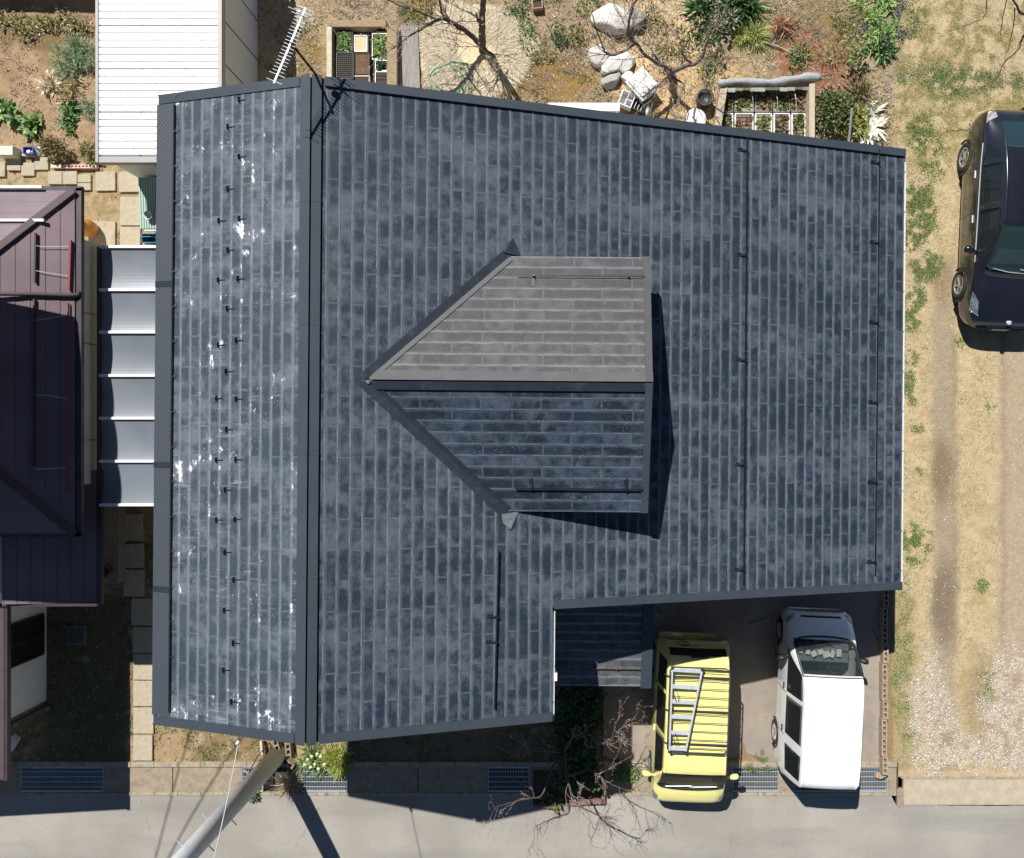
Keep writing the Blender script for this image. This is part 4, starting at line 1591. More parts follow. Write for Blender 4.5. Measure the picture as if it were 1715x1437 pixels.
# ------------------------------------------------------------------ hollow block wall beside the drive
wl = MB()
xw = 6.68
y = -3.02
i = 0
while y > -7.25:
    x = xw + (.02 if i % 3 == 1 else 0) - .01 * i / 4
    ln = .385
    for dx_ in (-.042, .042):
        wl.box((x + dx_, y - ln / 2, .10), (.028, ln, .24))
    for q in range(4):
        yy = y - .02 - q * (ln - .04) / 3
        wl.box((x, yy, .095 - .002), (.056, .034, .235))
    y -= .397
    i += 1
tag(wl.build('block_wall', MAT('block concrete', A(192, 172, 148), .95, .18, 12, bump=.5, dirt=(A(140, 124, 100), .6)), org=(xw, -5.1, 0)), 'low wall of hollow concrete blocks laid holes up along the right of the drive', 'wall')
MB_ = MB().box((xw + .0, -5.1, -.03), (.05, 4.2, .1))
p = P(1478, 1297)
tag(MB().box((p.x - .02, p.y + .03, .08), (.2, .07, .09), rz=R(25)).box((p.x - .12, p.y + .02, .05), (.12, .09, .07), rz=R(70)).build('broken_block', MAT('broken concrete', A(200, 178, 150), .95, .2, 12, bump=.5), org=p), 'broken piece of concrete block at the foot of the block wall', 'rubble')
# ------------------------------------------------------------------ back yard objects
def frame_box(mb, c, w, d, h, t, z0=0.0, rz=0.0, floor=True):
    """an open tray: four sides and a floor"""
    M = Matrix.Rotation(rz, 3, 'Z')
    c = Vector(c)
    for dx_, dy_, sx_, sy_ in ((0, d / 2 - t / 2, w, t), (0, -d / 2 + t / 2, w, t), (w / 2 - t / 2, 0, t, d - 2 * t), (-w / 2 + t / 2, 0, t, d - 2 * t)):
        q = M @ Vector((dx_, dy_, 0))
        mb.box((c.x + q.x, c.y + q.y, z0 + h / 2), (sx_, sy_, h), rz=rz)
    if floor: mb.box((c.x, c.y, z0 + .012), (w - 2 * t - .002, d - 2 * t - .002, .018), rz=rz)
    return mb


M_soil = MAT('potting soil', (.07, .048, .032), .95, .4, 20, bump=.6)
M_soil2 = MAT('brown bark soil', (.15, .085, .045), .95, .35, 14, bump=.6)
GREEN = [(.11, .19, .06), (.08, .15, .045), (.15, .24, .08), (.06, .11, .04)]
LIME = [(.22, .31, .11), (.18, .27, .09), (.28, .37, .15)]
DKGREEN = [(.03, .07, .02), (.045, .10, .03), (.02, .05, .018), (.07, .13, .04)]
OLIVE = [(.13, .13, .04), (.18, .17, .06), (.09, .10, .03), (.22, .20, .08)]
STRAW = [(.46, .36, .20), (.38, .29, .15), (.55, .45, .27), (.30, .22, .12)]
BROWN = [(.18, .12, .08), (.25, .17, .11), (.12, .08, .055), (.32, .24, .17), (.20, .10, .07)]
PALE = [(.62, .60, .50), (.50, .52, .42), (.70, .68, .60)]


def pxbox(x0, y0, x1, y1, z):
    p, q = P(x0, y1, z), P(x1, y0, z)
    return (p + q) / 2, q.x - p.x, q.y - p.y


# planter frame with seed trays
ca, wa, da = pxbox(546, 33, 666, 150, .25)
t = thing('seedling_planter', (ca.x, ca.y, 0), 'square wooden planter frame holding seed trays, below the aerial side of the yard', 'planter')
mb = MB()
for (x0, y0, x1, y1, lab, m_) in ((547, 45, 556, 150, 'pale weathered side board', MAT('bleached wood', (.50, .46, .34), .85, .2, 9)), (648, 45, 665, 150, 'brown side board', M_wood), (557, 33, 647, 45, None, M_wood)):
    c_, w_, d_ = pxbox(x0, y0, x1, y1, .26)
    o_ = MB().box((c_.x, c_.y, .14), (w_, d_, .27)).build('board', m_, t, bevel=.01)
    if lab: o_['label'] = lab
c_, w_, d_ = pxbox(557, 46, 647, 150, 0)
MB().box((c_.x, c_.y, .035), (w_, d_, .05)).build('soil_bed', M_soil, t)


def seed_tray(x0, y0, x1, y1, mat, label, plants=None, z=.07, h=.12, t_=.016, fill=M_soil, grid=0, n=14, group=None, name='seed_tray'):
    c_, w_, d_ = pxbox(x0, y0, x1, y1, z + h)
    tt = thing(name, (c_.x, c_.y, z), label, 'tray', group)
    frame_box(MB(), c_, w_, d_, h, t_, z).build('tray', mat, tt, bevel=.004)
    if fill is not None:
        MB().box((c_.x, c_.y, z + h * .5), (w_ - 2 * t_ - .004, d_ - 2 * t_ - .004, h * .72)).build('soil', fill, tt)
    if grid:
        g_ = MB()
        for i in range(1, grid):
            g_.box((c_.x - w_ / 2 + w_ * i / grid, c_.y, z + h * .9), (.006, d_ - 2 * t_, .012))
        for i in range(1, int(grid * d_ / w_)):
            g_.box((c_.x, c_.y - d_ / 2 + d_ * i / int(grid * d_ / w_), z + h * .9 + .007), (w_ - 2 * t_, .006, .012))
        g_.build('grid', M_tdark, tt)
    if plants:
        rs = np.random.RandomState(int(x0 * 7 + y0))
        pts = [(c_.x + (rs.rand() - .5) * (w_ - .08), c_.y + (rs.rand() - .5) * (d_ - .08), z + h * .86, .05) for _ in range(n)]
        leaves('seedling', M_leaf, pts, 9, .05, .075, .05, plants, int(x0), 'tuft', .5, .1, parent=tt)
    return tt


g_ = 'seed trays in the wooden planter frame'
M_tdark = MAT('dark tray', (.03, .035, .03), .6, .2, 9)
seed_tray(564, 53, 591, 86, M_tdark, 'dark seed tray full of bright green seedlings, upper left in the planter frame', LIME, n=34)
seed_tray(593, 58, 615, 86, M_white, 'white seed tray of bare tan sand', None, fill=MAT('tan sand', (.62, .48, .30), .95, .1, 12))
seed_tray(623, 55, 651, 99, M_white, 'white rimmed seed tray of pale green seedlings at the right of the frame', LIME, n=40)
seed_tray(563, 87, 592, 131, MAT('crate black', (.05, .05, .055), .5, .2, 9), 'black lattice crate of dark soil in the planter frame', None, h=.16, grid=9)
seed_tray(594, 88, 619, 124, M_tdark, 'dark tray of brown bark mulch in the planter frame', None, fill=M_soil2)
seed_tray(591, 126, 619, 150, M_white, 'white rimmed empty tray beside the roof edge', None, fill=M_soil)
seed_tray(628, 100, 651, 118, M_galv, 'grey wire tray with a few dark seedlings', DKGREEN, n=8, grid=4)
seed_tray(628, 119, 651, 145, M_galv, 'grey wire tray of bare dark soil next to the roof edge', None, grid=4)
seed_tray(631, 43, 649, 54, M_tdark, 'small black mesh basket at the top of the planter frame', None, grid=5, fill=None)
c_, w_, d_ = pxbox(673, 42, 702, 160, .08)
tag(MB().box((c_.x, c_.y, .05), (w_, d_, .07), rz=R(2)).build('plank', M_woodg, org=(c_.x, c_.y, 0), bevel=.008), 'wide grey board lying on the ground left of the straw ring', 'board')
c_, w_, d_ = pxbox(662, 48, 671, 150, .12)
tag(MB().box((c_.x, c_.y, .07), (w_, d_, .11), rz=R(1)).build('beam', M_woodg, org=(c_.x, c_.y, 0), bevel=.01), 'narrow grey beam between the planter frame and the wide grey board', 'beam')
p = P(664, 58, .2)
tag(MB().box((p.x, p.y, .19), (.08, .28, .10)).build('white_block', M_white, org=(p.x, p.y, .13), bevel=.01), 'small white plastic block resting on the narrow grey beam', 'block')

# garden hose
mb = MB()
pts = []
hx, hy = P(758, 134).x, P(758, 134).y
for i in range(110):
    a = i / 110 * 2 * math.pi * 3.2
    r_ = .50 - .05 * math.sin(i * .13) - (i / 110) * .16
    pts.append((hx + r_ * math.cos(a + .6) + .08 * math.sin(i * .05), hy + r_ * .78 * math.sin(a + .6), .035 + .012 * (i % 9) / 9 + .02 * (i / 110)))
tag(mb.tube(pts, .0125, 7).build('garden_hose', MAT('hose green', (.10, .30, .17), .45, .15, 9), org=(hx, hy, 0), smooth=True), 'loosely coiled green garden hose on the straw by the roof edge', 'hose')

# boulders
def boulder(name, px, py, rx, ry, rz_, mat, label, seed, group=None, rot=0.0):
    rs = np.random.RandomState(seed)
    p = P(px, py)
    vs, fs = [], []
    n, m = 30, 18
    pl_ = []
    for q in range(15):
        v = Vector(rs.normal(0, 1, 3)).normalized()
        if q < 3: v = Vector((rs.normal(0, .25), rs.normal(0, .25), 1)).normalized()
        pl_.append((v, rs.uniform(.70, .95)))
    for j in range(m + 1):
        ph = math.pi * j / m
        for i in range(n):
            th_ = 2 * math.pi * i / n
            x, y, z = math.sin(ph) * math.cos(th_), math.sin(ph) * math.sin(th_), math.cos(ph)
            k_ = 1.08
            for v, d_ in pl_:
                dt = v.x * x + v.y * y + v.z * z
                if dt > .05: k_ = min(k_, d_ / dt)
            k_ *= 1 + rs.normal(0, .012)
            xx, yy = x * rx * k_ * 1.12, y * ry * k_ * 1.12
            c0, s0 = math.cos(rot), math.sin(rot)
            vs.append((p.x + xx * c0 - yy * s0, p.y + xx * s0 + yy * c0, max(rz_ * .35 + z * rz_ * k_, -.02)))
    for j in range(m):
        for i in range(n):
            fs.append((j * n + i, (j + 1) * n + i, (j + 1) * n + (i + 1) % n, j * n + (i + 1) % n))
    return tag(MB().add(vs, fs).build(name, mat, org=p, smooth=False), label, 'rock', group)


M_rock = MAT('pale rock', (.62, .60, .56), .9, .14, 6, bump=.7, dirt=((.32, .29, .22), .7))
M_rockg = MAT('grey rock', (.34, .34, .32), .9, .2, 6, bump=.7)
gr = 'pale rocks under the bare tree'
boulder('boulder', 1026, 37, .40, .26, .30, M_rock, 'largest white boulder, beside the fork of the bare tree', 3, gr, R(-8))
boulder('boulder', 1062, 34, .20, .20, .22, M_rockg, 'grey boulder touching the right end of the largest white boulder', 9, gr)
boulder('boulder', 1003, 95, .20, .21, .22, M_rock, 'white boulder at the left end of the rock group', 5, gr)
boulder('boulder', 1024, 112, .24, .19, .20, M_rock, 'white and brown stained boulder in the middle of the rock group', 7, gr, .4)
boulder('boulder', 1046, 108, .20, .20, .18, M_rock, 'pale boulder next to the tilted white container', 11, gr)
boulder('boulder', 1022, 136, .22, .14, .16, M_rockg, 'low grey boulder, lowest of the rock group', 13, gr, .5)
boulder('boulder', 1050, 132, .13, .13, .14, M_rock, 'small pale boulder under the tilted container corner', 15, gr)

# tilted container, crates, cylinder
p = P(1076, 139, .35)
t = thing('lidded_container', (p.x, p.y, 0), 'square white lidded container standing askew beside the rocks', 'container')
frame_box(MB(), p, .44, .50, .30, .02, .05, R(42)).build('box', M_white, t, bevel=.01)
MB().box((p.x, p.y, .372), (.40, .44, .03), rz=R(42)).box((p.x, p.y, .392), (.32, .37, .012), rz=R(42)).build('lid', MAT('lid plastic', (.66, .64, .58), .5, .15, 6, dirt=((.35, .3, .2), .6)), t, bevel=.008)
mb = MB()
frame_box(mb, p, .49, .55, .03, .025, .30, R(42), False)
mb.build('rim', M_galv, t)
p = P(1050, 165, .2)
t = thing('plastic_crate', (p.x, p.y, 0), 'white rimmed compartment crate below the tilted container', 'crate')
frame_box(MB(), p, .30, .32, .20, .018, .02, R(-22)).build('box', M_white, t)
MB().box((p.x, p.y, .13), (.012, .27, .14), rz=R(-22)).box((p.x + .06, p.y - .03, .13), (.12, .012, .14), rz=R(-22)).build('divider', M_white, t)
p = P(1070, 176, .14)
t = thing('nursery_crate', (p.x, p.y, 0), 'dark nursery crate between the white crate and the metal can', 'crate')
frame_box(MB(), p, .30, .22, .14, .012, .02, R(-25)).build('box', M_tdark, t)
g_ = MB()
for i in range(1, 4): 
    q = Matrix.Rotation(R(-25), 3, 'Z') @ Vector((-.15 + .3 * i / 4, 0, 0))
    g_.box((p.x + q.x, p.y + q.y, .10), (.012, .19, .08), rz=R(-25))
g_.build('divider', M_galv, t)
p = P(1085, 180, .2)
t = thing('metal_can', (p.x, p.y, 0), 'shiny metal can lying beside the dark nursery crate', 'can')
Mx = Matrix.Rotation(R(20), 3, 'Z') @ Matrix.Rotation(R(90), 3, 'X')
MB().lathe([(.0, -.12), (.07, -.12), (.075, -.11), (.07, -.1), (.07, .1), (.075, .11), (.07, .12), (.0, .12)], 18, (p.x, p.y, .09), Mx).build('body', M_alu, t, smooth=False)
MB().lathe([(.076, -.03), (.078, -.02), (.076, -.01)], 18, (p.x, p.y, .09), Mx).build('band', M_galv, t)
# white bench slab
c_, w_, d_ = pxbox(918, 172, 1038, 186, .42)
t = thing('white_bench', (c_.x, c_.y, 0), 'low white bench partly hidden by the upper roof edge', 'bench')
MB().box((c_.x, c_.y, .42), (w_, d_, .035)).build('seat', M_white, t, bevel=.006)
for dx_ in (-.6, .6):
    MB().box((c_.x + dx_, c_.y - .02, .2), (.05, .12, .40)).build('leg', M_white, t)
MB().box((c_.x, c_.y - .16, .2), (w_ * .95, .12, .03)).build('lower_shelf', M_white, t)
p = P(1036, 182, .3)
# round tub
p = P(1165, 199, .3)
t = thing('round_tub', (p.x, p.y, 0), 'round white lidded tub standing against the roof edge', 'tub')
MB().lathe([(.0, 0), (.18, 0), (.215, .28), (.0, .28)], 30, (p.x, p.y, 0)).build('tub', M_white, t, smooth=False)
MB().lathe([(.0, .31), (.17, .312), (.185, .322), (.20, .322), (.225, .305), (.228, .28), (.218, .28)][::-1], 30, (p.x, p.y, 0)).build('lid', M_white, t, smooth=False)
MB().box((p.x, p.y - .03, .318), (.22, .012, .008), rz=R(70)).box((p.x - .03, p.y, .328), (.16, .012, .008), rz=R(-40)).build('stick', M_twig, t)
p = P(1181, 163, .25)
t = thing('black_pot', (p.x, p.y, 0), 'black planting bag slumped beside the rolled grey sheet', 'planting bag')
MB().lathe([(.0, 0), (.15, 0), (.18, .1), (.17, .24), (.19, .27), (.16, .28), (.14, .2), (.0, .18)], 16, (p.x, p.y, 0)).build('bag', MAT('black film', (.05, .05, .055), .35, .3, 9, bump=.8), t, smooth=True)
p = P(900, 5, .15)
t = thing('flower_box', (p.x, p.y, 0), 'small pinkish flower box at the top edge right of the straw ring', 'flower box')
frame_box(MB(), p, .22, .20, .14, .018, 0, R(6)).build('box', MAT('terracotta', (.42, .27, .2), .8, .15, 9), t)
MB().box((p.x, p.y, .08), (.18, .16, .06), rz=R(6)).build('soil', M_soil, t)

# second planter, with the rolled sheet
c_, w_, d_ = pxbox(1196, 132, 1363, 250, .3)
t = thing('cold_frame', (c_.x, c_.y, 0), 'wooden cold frame with white dividers and a grey plastic sheet rolled along its top', 'cold frame')
q0, q1 = P(1199, 222, .32), P(1208, 143, .32)
MB().bar(P(1197, 235, .3), P(1212, 142, .3), .15, .28).build('board', MAT('stained board', (.42, .34, .24), .85, .25, 8, bump=.4, dirt=((.25, .28, .32), .8)), t, bevel=.01)
MB().bar(P(1357, 250, .3), P(1357, 138, .3), .12, .28).build('board', MAT('bleached board', (.48, .40, .28), .85, .2, 8, bump=.4, streak=(8, 1, 1)), t, bevel=.01)
MB().bar(P(1205, 142, .28), P(1362, 139, .28), .08, .30).build('board', M_wood, t, bevel=.01)
mb = MB()
pts, rad = [], []
for i in range(26):
    f_ = i / 25
    q = P(1203 + 172 * f_, 140 - 10 * f_ - 2.5 * math.sin(f_ * 9), .46)
    pts.append(q + Vector((0, 0, .012 * math.sin(f_ * 31))))
    rad.append(.055 + .030 * f_ + .012 * math.sin(f_ * 23) + .008 * math.sin(f_ * 61))
mb.tube(pts, rad, 14)
mb.build('rolled_sheet', MAT('grey film', (.42, .44, .46), .22, .2, 12, bump=1.0, streak=(1, 8, 4)), t, smooth=True)
mb = MB()
for i in range(12):
    f0, f1 = i / 12, (i + 1) / 12
    a, b = P(1207 + 150 * f0, 147 - 2 * f0, .44), P(1207 + 150 * f1, 147 - 2 * f1, .44)
    w_ = .05 + .02 * math.sin(i * 1.7)
    mb.add([a, b, b + Vector((0, -w_, -.05)), a + Vector((0, -w_ * .9, -.05))], [(0, 1, 2, 3)])
mb.build('sheet_edge', MAT('white film', (.72, .74, .68), .35, .1, 12, bump=.5), t)
c2, w2, d2 = pxbox(1205, 150, 1351, 250, .03)
MB().box((c2.x, c2.y, .03), (w2, d2, .05)).build('soil_bed', M_soil, t)
xs = [1206, 1230, 1264, 1295, 1325, 1351]
M_cell = [MAT('seed cell brown', (.24, .16, .115), .9, .35, 22, bump=.7), MAT('seed cell olive', (.34, .30, .17), .9, .3, 22, bump=.7)]
k_ = 0
names = ['first', 'second', 'third', 'fourth', 'fifth']
for row, (y0, y1) in enumerate(((150, 186), (189, 250))):
    for i in range(5):
        tt = seed_tray(xs[i] + 1, y0, xs[i + 1] - 2, y1, M_white if row else MAT('clear cell', (.35, .36, .36), .3, .1, 9),
                       '%s seed tray from the left in the %s row of the cold frame' % (names[i], 'upper' if row == 0 else 'lower'),
                       OLIVE + GREEN[:1] + BROWN[:1] if (i + row) % 2 else OLIVE + BROWN, z=.06, h=.14 if row else .10, t_=.022 if row else .010, fill=M_cell[(i + row) % 2], grid=5, n=26, group='seed trays in the cold frame')
for x_ in (1258, 1299, 1330):
    MB().tube([P(x_, 148, .22), P(x_ + 3, 165, .27), P(x_ + 4, 187, .22)], .006, 5).build('hoop', M_galv, t)
# posts
tag(MB().tube([P(1421, 246, .2), P(1427, 181, .65)], .026, 12).build('pipe_post', M_galv, org=P(1424, 215)), 'leaning grey steel pipe among the white leaved plants', 'pipe')
tag(MB().bar(P(1093, 83, .08), P(1113, 110, .10), .035, .04).build('stake', M_woodg, org=P(1103, 97)), 'short grey timber stake lying by the bare tree', 'stake')
tag(MB().tube([P(1278, 68, .05), P(1310, 80, .06), P(1340, 97, .04)], [.02, .016, .008], 7).build('fallen_branch', MAT('pale branch', (.45, .38, .30), .9, .2, 12), org=P(1310, 80)), 'pale fallen branch on the reddish soil above the cold frame', 'branch')

# left bed objects
c_, w_, d_ = pxbox(-8, 243, 21, 259, .28)
t = thing('planter_box', (c_.x, c_.y, 0), 'pale cream oblong box at the left edge below the vegetable bed', 'box')
M_crm = MAT('cream plastic', (.62, .62, .46), .5, .1, 6)
frame_box(MB(), c_, w_, d_, .24, .02, 0).build('box', M_crm, t, bevel=.01)
MB().box((c_.x, c_.y, .255), (w_ - .01, d_ - .01, .028)).build('lid', M_crm, t, bevel=.008)
c_, w_, d_ = pxbox(38, 245, 55, 257, .2)
t = thing('blue_tray', (c_.x, c_.y, 0), 'bright blue plastic tray at the lower edge of the vegetable bed', 'tray')
M_bl = MAT('bright blue plastic', (.04, .10, .50), .35, .15, 9)
frame_box(MB(), c_, w_, d_, .2, .012, 0).build('tray', M_bl, t)
MB().box((c_.x + .02, c_.y - .03, .2), (.07, .06, .03), rz=.3).build('cup', M_white, t)
p = P(61, 252, .1)
rs = np.random.RandomState(4)
t = thing('plastic_bag', (p.x, p.y, 0), 'crumpled clear plastic bag beside the blue tray', 'bag')
vs, fs = [], []
for j in range(7):
    for i in range(14):
        a, ph = i / 14 * 6.283, j / 6 * math.pi / 2
        r_ = 1 + .35 * (rs.rand() - .5)
        vs.append((p.x + .16 * math.cos(a) * math.cos(ph) * r_, p.y + .10 * math.sin(a) * math.cos(ph) * r_, .01 + .13 * math.sin(ph) * r_))
for j in range(6):
    for i in range(14): fs.append((j * 14 + i, j * 14 + (i + 1) % 14, (j + 1) * 14 + (i + 1) % 14, (j + 1) * 14 + i))
MB().add(vs, fs).build('bag', MAT('bag film', (.60, .60, .62), .25, .2, 16), t)
c_, w_, d_ = pxbox(37, 257, 82, 261, .06)
tag(MB().box((c_.x, c_.y, .04), (w_, .05, .07)).build('edging_board', MAT('edging', (.55, .48, .34), .9, .15, 8), org=c_), 'pale edging board below the blue tray', 'board')
# hollow bricks standing in the bed edge
def hollow_brick(px0, px1, py, n, mat, label, grp=None, rz=0.0, z=.10):
    a, b = P(px0, py, z), P(px1, py, z)
    c_ = (a + b) / 2
    ln = b.x - a.x
    t = thing('hollow_brick', (c_.x, c_.y, 0), label, 'brick', grp)
    mb = MB()
    w_ = .075
    for dy_ in (-w_ / 2 + .008, w_ / 2 - .008):
        mb.box((c_.x, c_.y + dy_, z - .05), (ln, .016, .10))
    for i in range(n + 1):
        mb.box((a.x + ln * i / n, c_.y, z - .051), (.026, w_ - .034, .098))
    for i in range(n):
        cx_ = a.x + ln * (i + .5) / n
        hw, hh = (ln / n - .026) / 2, (w_ - .032) / 2
        for sx_ in (-1, 1):
            for sy_ in (-1, 1):
                mb.prism([(cx_ + sx_ * hw, c_.y + sy_ * hh), (cx_ + sx_ * hw * .35, c_.y + sy_ * hh), (cx_ + sx_ * hw, c_.y + sy_ * hh * .35)] if sx_ * sy_ < 0 else [(cx_ + sx_ * hw, c_.y + sy_ * hh), (cx_ + sx_ * hw, c_.y + sy_ * hh * .35), (cx_ + sx_ * hw * .35, c_.y + sy_ * hh)], z - .10, z - .003)
    mb.build('brick', mat, t)
    MB().box((c_.x, c_.y, .012), (ln - .01, w_ - .02, .02)).build('hole_floor', M_dark, t)
    return t


hollow_brick(106, 160, 278, 9, MAT('pink brick', (.66, .46, .38), .85, .12, 9, bump=.3), 'long pink hollow brick edging below the brown bush')
tag(MB().box(P(96, 279, .06), (.22, .07, .10)).build('edging_block', MAT('cream block', (.6, .55, .42), .9, .12, 9), org=P(96, 279)), 'cream edging block left of the pink hollow brick', 'block')

# hollow concrete blocks round the pole, bricks along the planter
M_blk = MAT('grey block', A(176, 160, 138), .95, .15, 12, bump=.5)
def conc_block(px, py, rz, label, z0=0.0):
    p = P(px, py, .15)
    t = thing('concrete_block', (p.x, p.y, z0), label, 'concrete block', 'hollow concrete blocks by the pole')
    mb = MB()
    M = Matrix.Rotation(rz, 3, 'Z')
    for dx_, dy_, sx_, sy_ in ((0, .045, .39, .022), (0, -.045, .39, .022), (-.18, 0, .03, .066), (-.06, 0, .03, .066), (.06, 0, .03, .066), (.18, 0, .03, .066)):
        q = M @ Vector((dx_, dy_, 0))
        mb.box((p.x + q.x, p.y + q.y, z0 + .095), (sx_, sy_, .19), rz=rz)
    mb.build('block', M_blk, t)
    MB().box((p.x, p.y, z0 + .02), (.3, .06, .03), rz=rz).build('hole_floor', M_dark, t)


conc_block(465, 1252, R(-75), 'hollow concrete block behind the pole, nearest the pole')
conc_block(483, 1249, R(-85), 'hollow concrete block at the roof edge right of the pole')
conc_block(479, 1275, R(-32), 'hollow concrete block lying askew below the other two')
pl = P(440, 1262, .1)
tag(MB().bar(P(438, 1240, .12), P(440, 1262, .14), .05, .1).build('timber_post', MAT('pale post', (.5, .44, .34), .9, .15, 9), org=(pl.x, pl.y, 0)), 'short pale timber left of the pole foot', 'timber')
M_brk = MAT('red brick', (.20, .12, .095), .9, .25, 14, bump=.5)
for i, (x0, x1, y0, y1, lb) in enumerate(((896, 938, 1347, 1353, 'red brick edging along the front of the tree bed, left piece'), (947, 952, 1330, 1352, 'red brick upright between the two edging pieces'), (955, 1010, 1340, 1347, 'red brick edging along the front of the tree bed, right piece'), (1008, 1013, 1322, 1346, 'red brick edging at the right end of the tree bed'))):
    c_, w_, d_ = pxbox(x0, y0, x1, y1, .12)
    tag(MB().box((c_.x, c_.y, .07), (w_, d_, .13), rz=R((-4, 0, 3, 0)[i])).build('brick_edging', M_brk, org=(c_.x, c_.y, 0), bevel=.006), lb, 'edging', 'red brick edging')
c_, w_, d_ = pxbox(893, 1290, 1012, 1346, 0)
tag(MB().box((c_.x, c_.y, .02), (w_, d_, .07)).build('bed_soil', M_soil), kind='structure')

# ------------------------------------------------------------------ plants
def plant(name, px, py, label, cat='plant', n=30, L=.16, Wd=.06, cols=GREEN, rad=.2, h=.15, spread='ball', up=.5, droop=.2, clumps=1, cr=0.0, seed=1, group=None, stem=True, ry=None):
    p = P(px, py)
    rs = np.random.RandomState(seed)
    t = thing(name, p, label, cat, group)
    cs_ = []
    for i in range(clumps):
        a, r_ = rs.rand() * 6.283, cr * rs.rand() ** .5
        cs_.append((p.x + r_ * math.cos(a), p.y + r_ * math.sin(a) * (ry or 1), h, rad))
    leaves('foliage', M_leaf, cs_, n, rad, L, Wd, cols, seed, spread, up, droop, parent=t)
    if stem:
        mb = MB()
        for c_ in cs_[:14]:
            mb.tube([(c_[0], c_[1], 0), (c_[0] + .01, c_[1], h)], [.012, .007], 5)
        mb.build('stem', M_twig, t)
    return t


# vegetable bed
plant('leaf_vegetable', 64, 214, 'leafy green vegetable plant, largest in the left bed', n=26, L=.24, Wd=.10, cols=LIME + GREEN, rad=.12, h=.06, spread='tuft', clumps=4, cr=.2, seed=2, up=.35)
plant('leaf_vegetable', 14, 190, 'leafy vegetable plant at the left edge of the picture', n=26, L=.22, Wd=.09, cols=LIME + GREEN, rad=.12, h=.06, spread='tuft', clumps=4, cr=.2, seed=3, up=.35)
plant('leaf_vegetable', 118, 180, 'upper of the dark leafed row of vegetables left of the shed', n=20, L=.17, Wd=.07, cols=GREEN, rad=.1, h=.05, spread='tuft', clumps=4, cr=.14, seed=4, up=.35)
plant('leaf_vegetable', 120, 208, 'lower of the dark leafed row of vegetables left of the shed', n=20, L=.17, Wd=.07, cols=GREEN, rad=.1, h=.05, spread='tuft', clumps=5, cr=.18, seed=5, up=.35)
plant('leaf_vegetable', 36, 214, 'small vegetable seedling between the two leafy plants', n=14, L=.11, Wd=.045, cols=GREEN, rad=.08, h=.04, spread='tuft', seed=6)
plant('feathery_plant', 136, 104, 'large grey green feathery plant against the shed wall', n=60, L=.16, Wd=.018, cols=[(.17, .24, .13), (.12, .19, .10), (.24, .30, .18)], rad=.16, h=.12, clumps=16, cr=.42, seed=7, ry=.9)
plant('feathery_plant', 156, 184, 'small grey green tuft against the shed wall', n=60, L=.13, Wd=.018, cols=[(.17, .24, .13), (.12, .19, .10)], rad=.14, h=.1, clumps=4, cr=.14, seed=8)
plant('withered_plant', 86, 148, 'pale withered plant in the middle of the vegetable bed', n=26, L=.17, Wd=.03, cols=PALE + STRAW, rad=.15, h=.06, clumps=6, cr=.2, seed=9)
plant('withered_plant', 126, 152, 'brownish green withered plant left of the shed', n=30, L=.16, Wd=.025, cols=OLIVE + STRAW, rad=.15, h=.06, clumps=6, cr=.24, seed=10)
plant('brown_bush', 100, 254, 'round brown green bush at the lower edge of the vegetable bed', 'bush', n=120, L=.10, Wd=.03, cols=[(.12, .09, .03), (.17, .12, .05), (.09, .10, .03), (.22, .15, .07)], rad=.22, h=.18, clumps=5, cr=.12, seed=11)
plant('small_shrub', 152, 264, 'small olive shrub at the shed corner', 'shrub', n=90, L=.10, Wd=.03, cols=OLIVE, rad=.18, h=.1, clumps=3, cr=.12, seed=12)
for i, (px, py, lb) in enumerate(((18, 38, 'leftmost'), (44, 58, 'second'), (74, 50, 'third'), (104, 36, 'fourth'), (134, 52, 'rightmost'))):
    plant('weed_clump', px, py, '%s olive weed clump along the shaded top of the vegetable bed' % lb, n=26, L=.10, Wd=.035, cols=OLIVE + STRAW[:1], rad=.15, h=.03, clumps=6, cr=.26, seed=20 + i, ry=.7, group='weed clumps at the top of the vegetable bed')
# back yard
plant('broad_leaf_shrub', 1196, 52, 'dense green leafy shrub in the back yard, right of the bare tree', 'shrub', n=42, L=.14, Wd=.04, cols=DKGREEN + [(.24, .27, .16), (.30, .24, .18), (.34, .26, .22)], rad=.2, h=.16, clumps=15, cr=.52, seed=31)
plant('strap_leaf_plant', 1180, 10, 'strap leaved dark green plant at the top edge, left one of two', n=60, L=.42, Wd=.045, cols=DKGREEN + GREEN, rad=.2, h=.04, spread='tuft', clumps=5, cr=.2, seed=32, up=.6)
plant('strap_leaf_plant', 1236, 14, 'strap leaved dark green plant at the top edge, right one of two', n=70, L=.46, Wd=.045, cols=DKGREEN + GREEN, rad=.2, h=.04, spread='tuft', clumps=6, cr=.26, seed=33, up=.6)
plant('grass_tussock', 1250, 64, 'yellow green grass tussock below the strap leaved plants', n=160, L=.30, Wd=.012, cols=[(.30, .34, .10), (.22, .28, .07), (.38, .38, .16)], rad=.3, h=.02, spread='tuft', clumps=6, cr=.25, seed=34, up=.45)
plant('bulb_plant', 1470, 38, 'long clump of bright green bulb leaves with purple flowers near the top edge', n=34, L=.22, Wd=.035, cols=LIME + [(.26, .38, .12)], rad=.14, h=.03, spread='tuft', clumps=24, cr=.5, seed=35, ry=1.5, up=.45, stem=False)
plant('bulb_plant', 1478, 82, 'dark lower end of the bulb leaves above the narrow kerb', n=40, L=.2, Wd=.03, cols=DKGREEN + GREEN, rad=.12, h=.03, spread='tuft', clumps=7, cr=.2, seed=36, up=.45, stem=False)
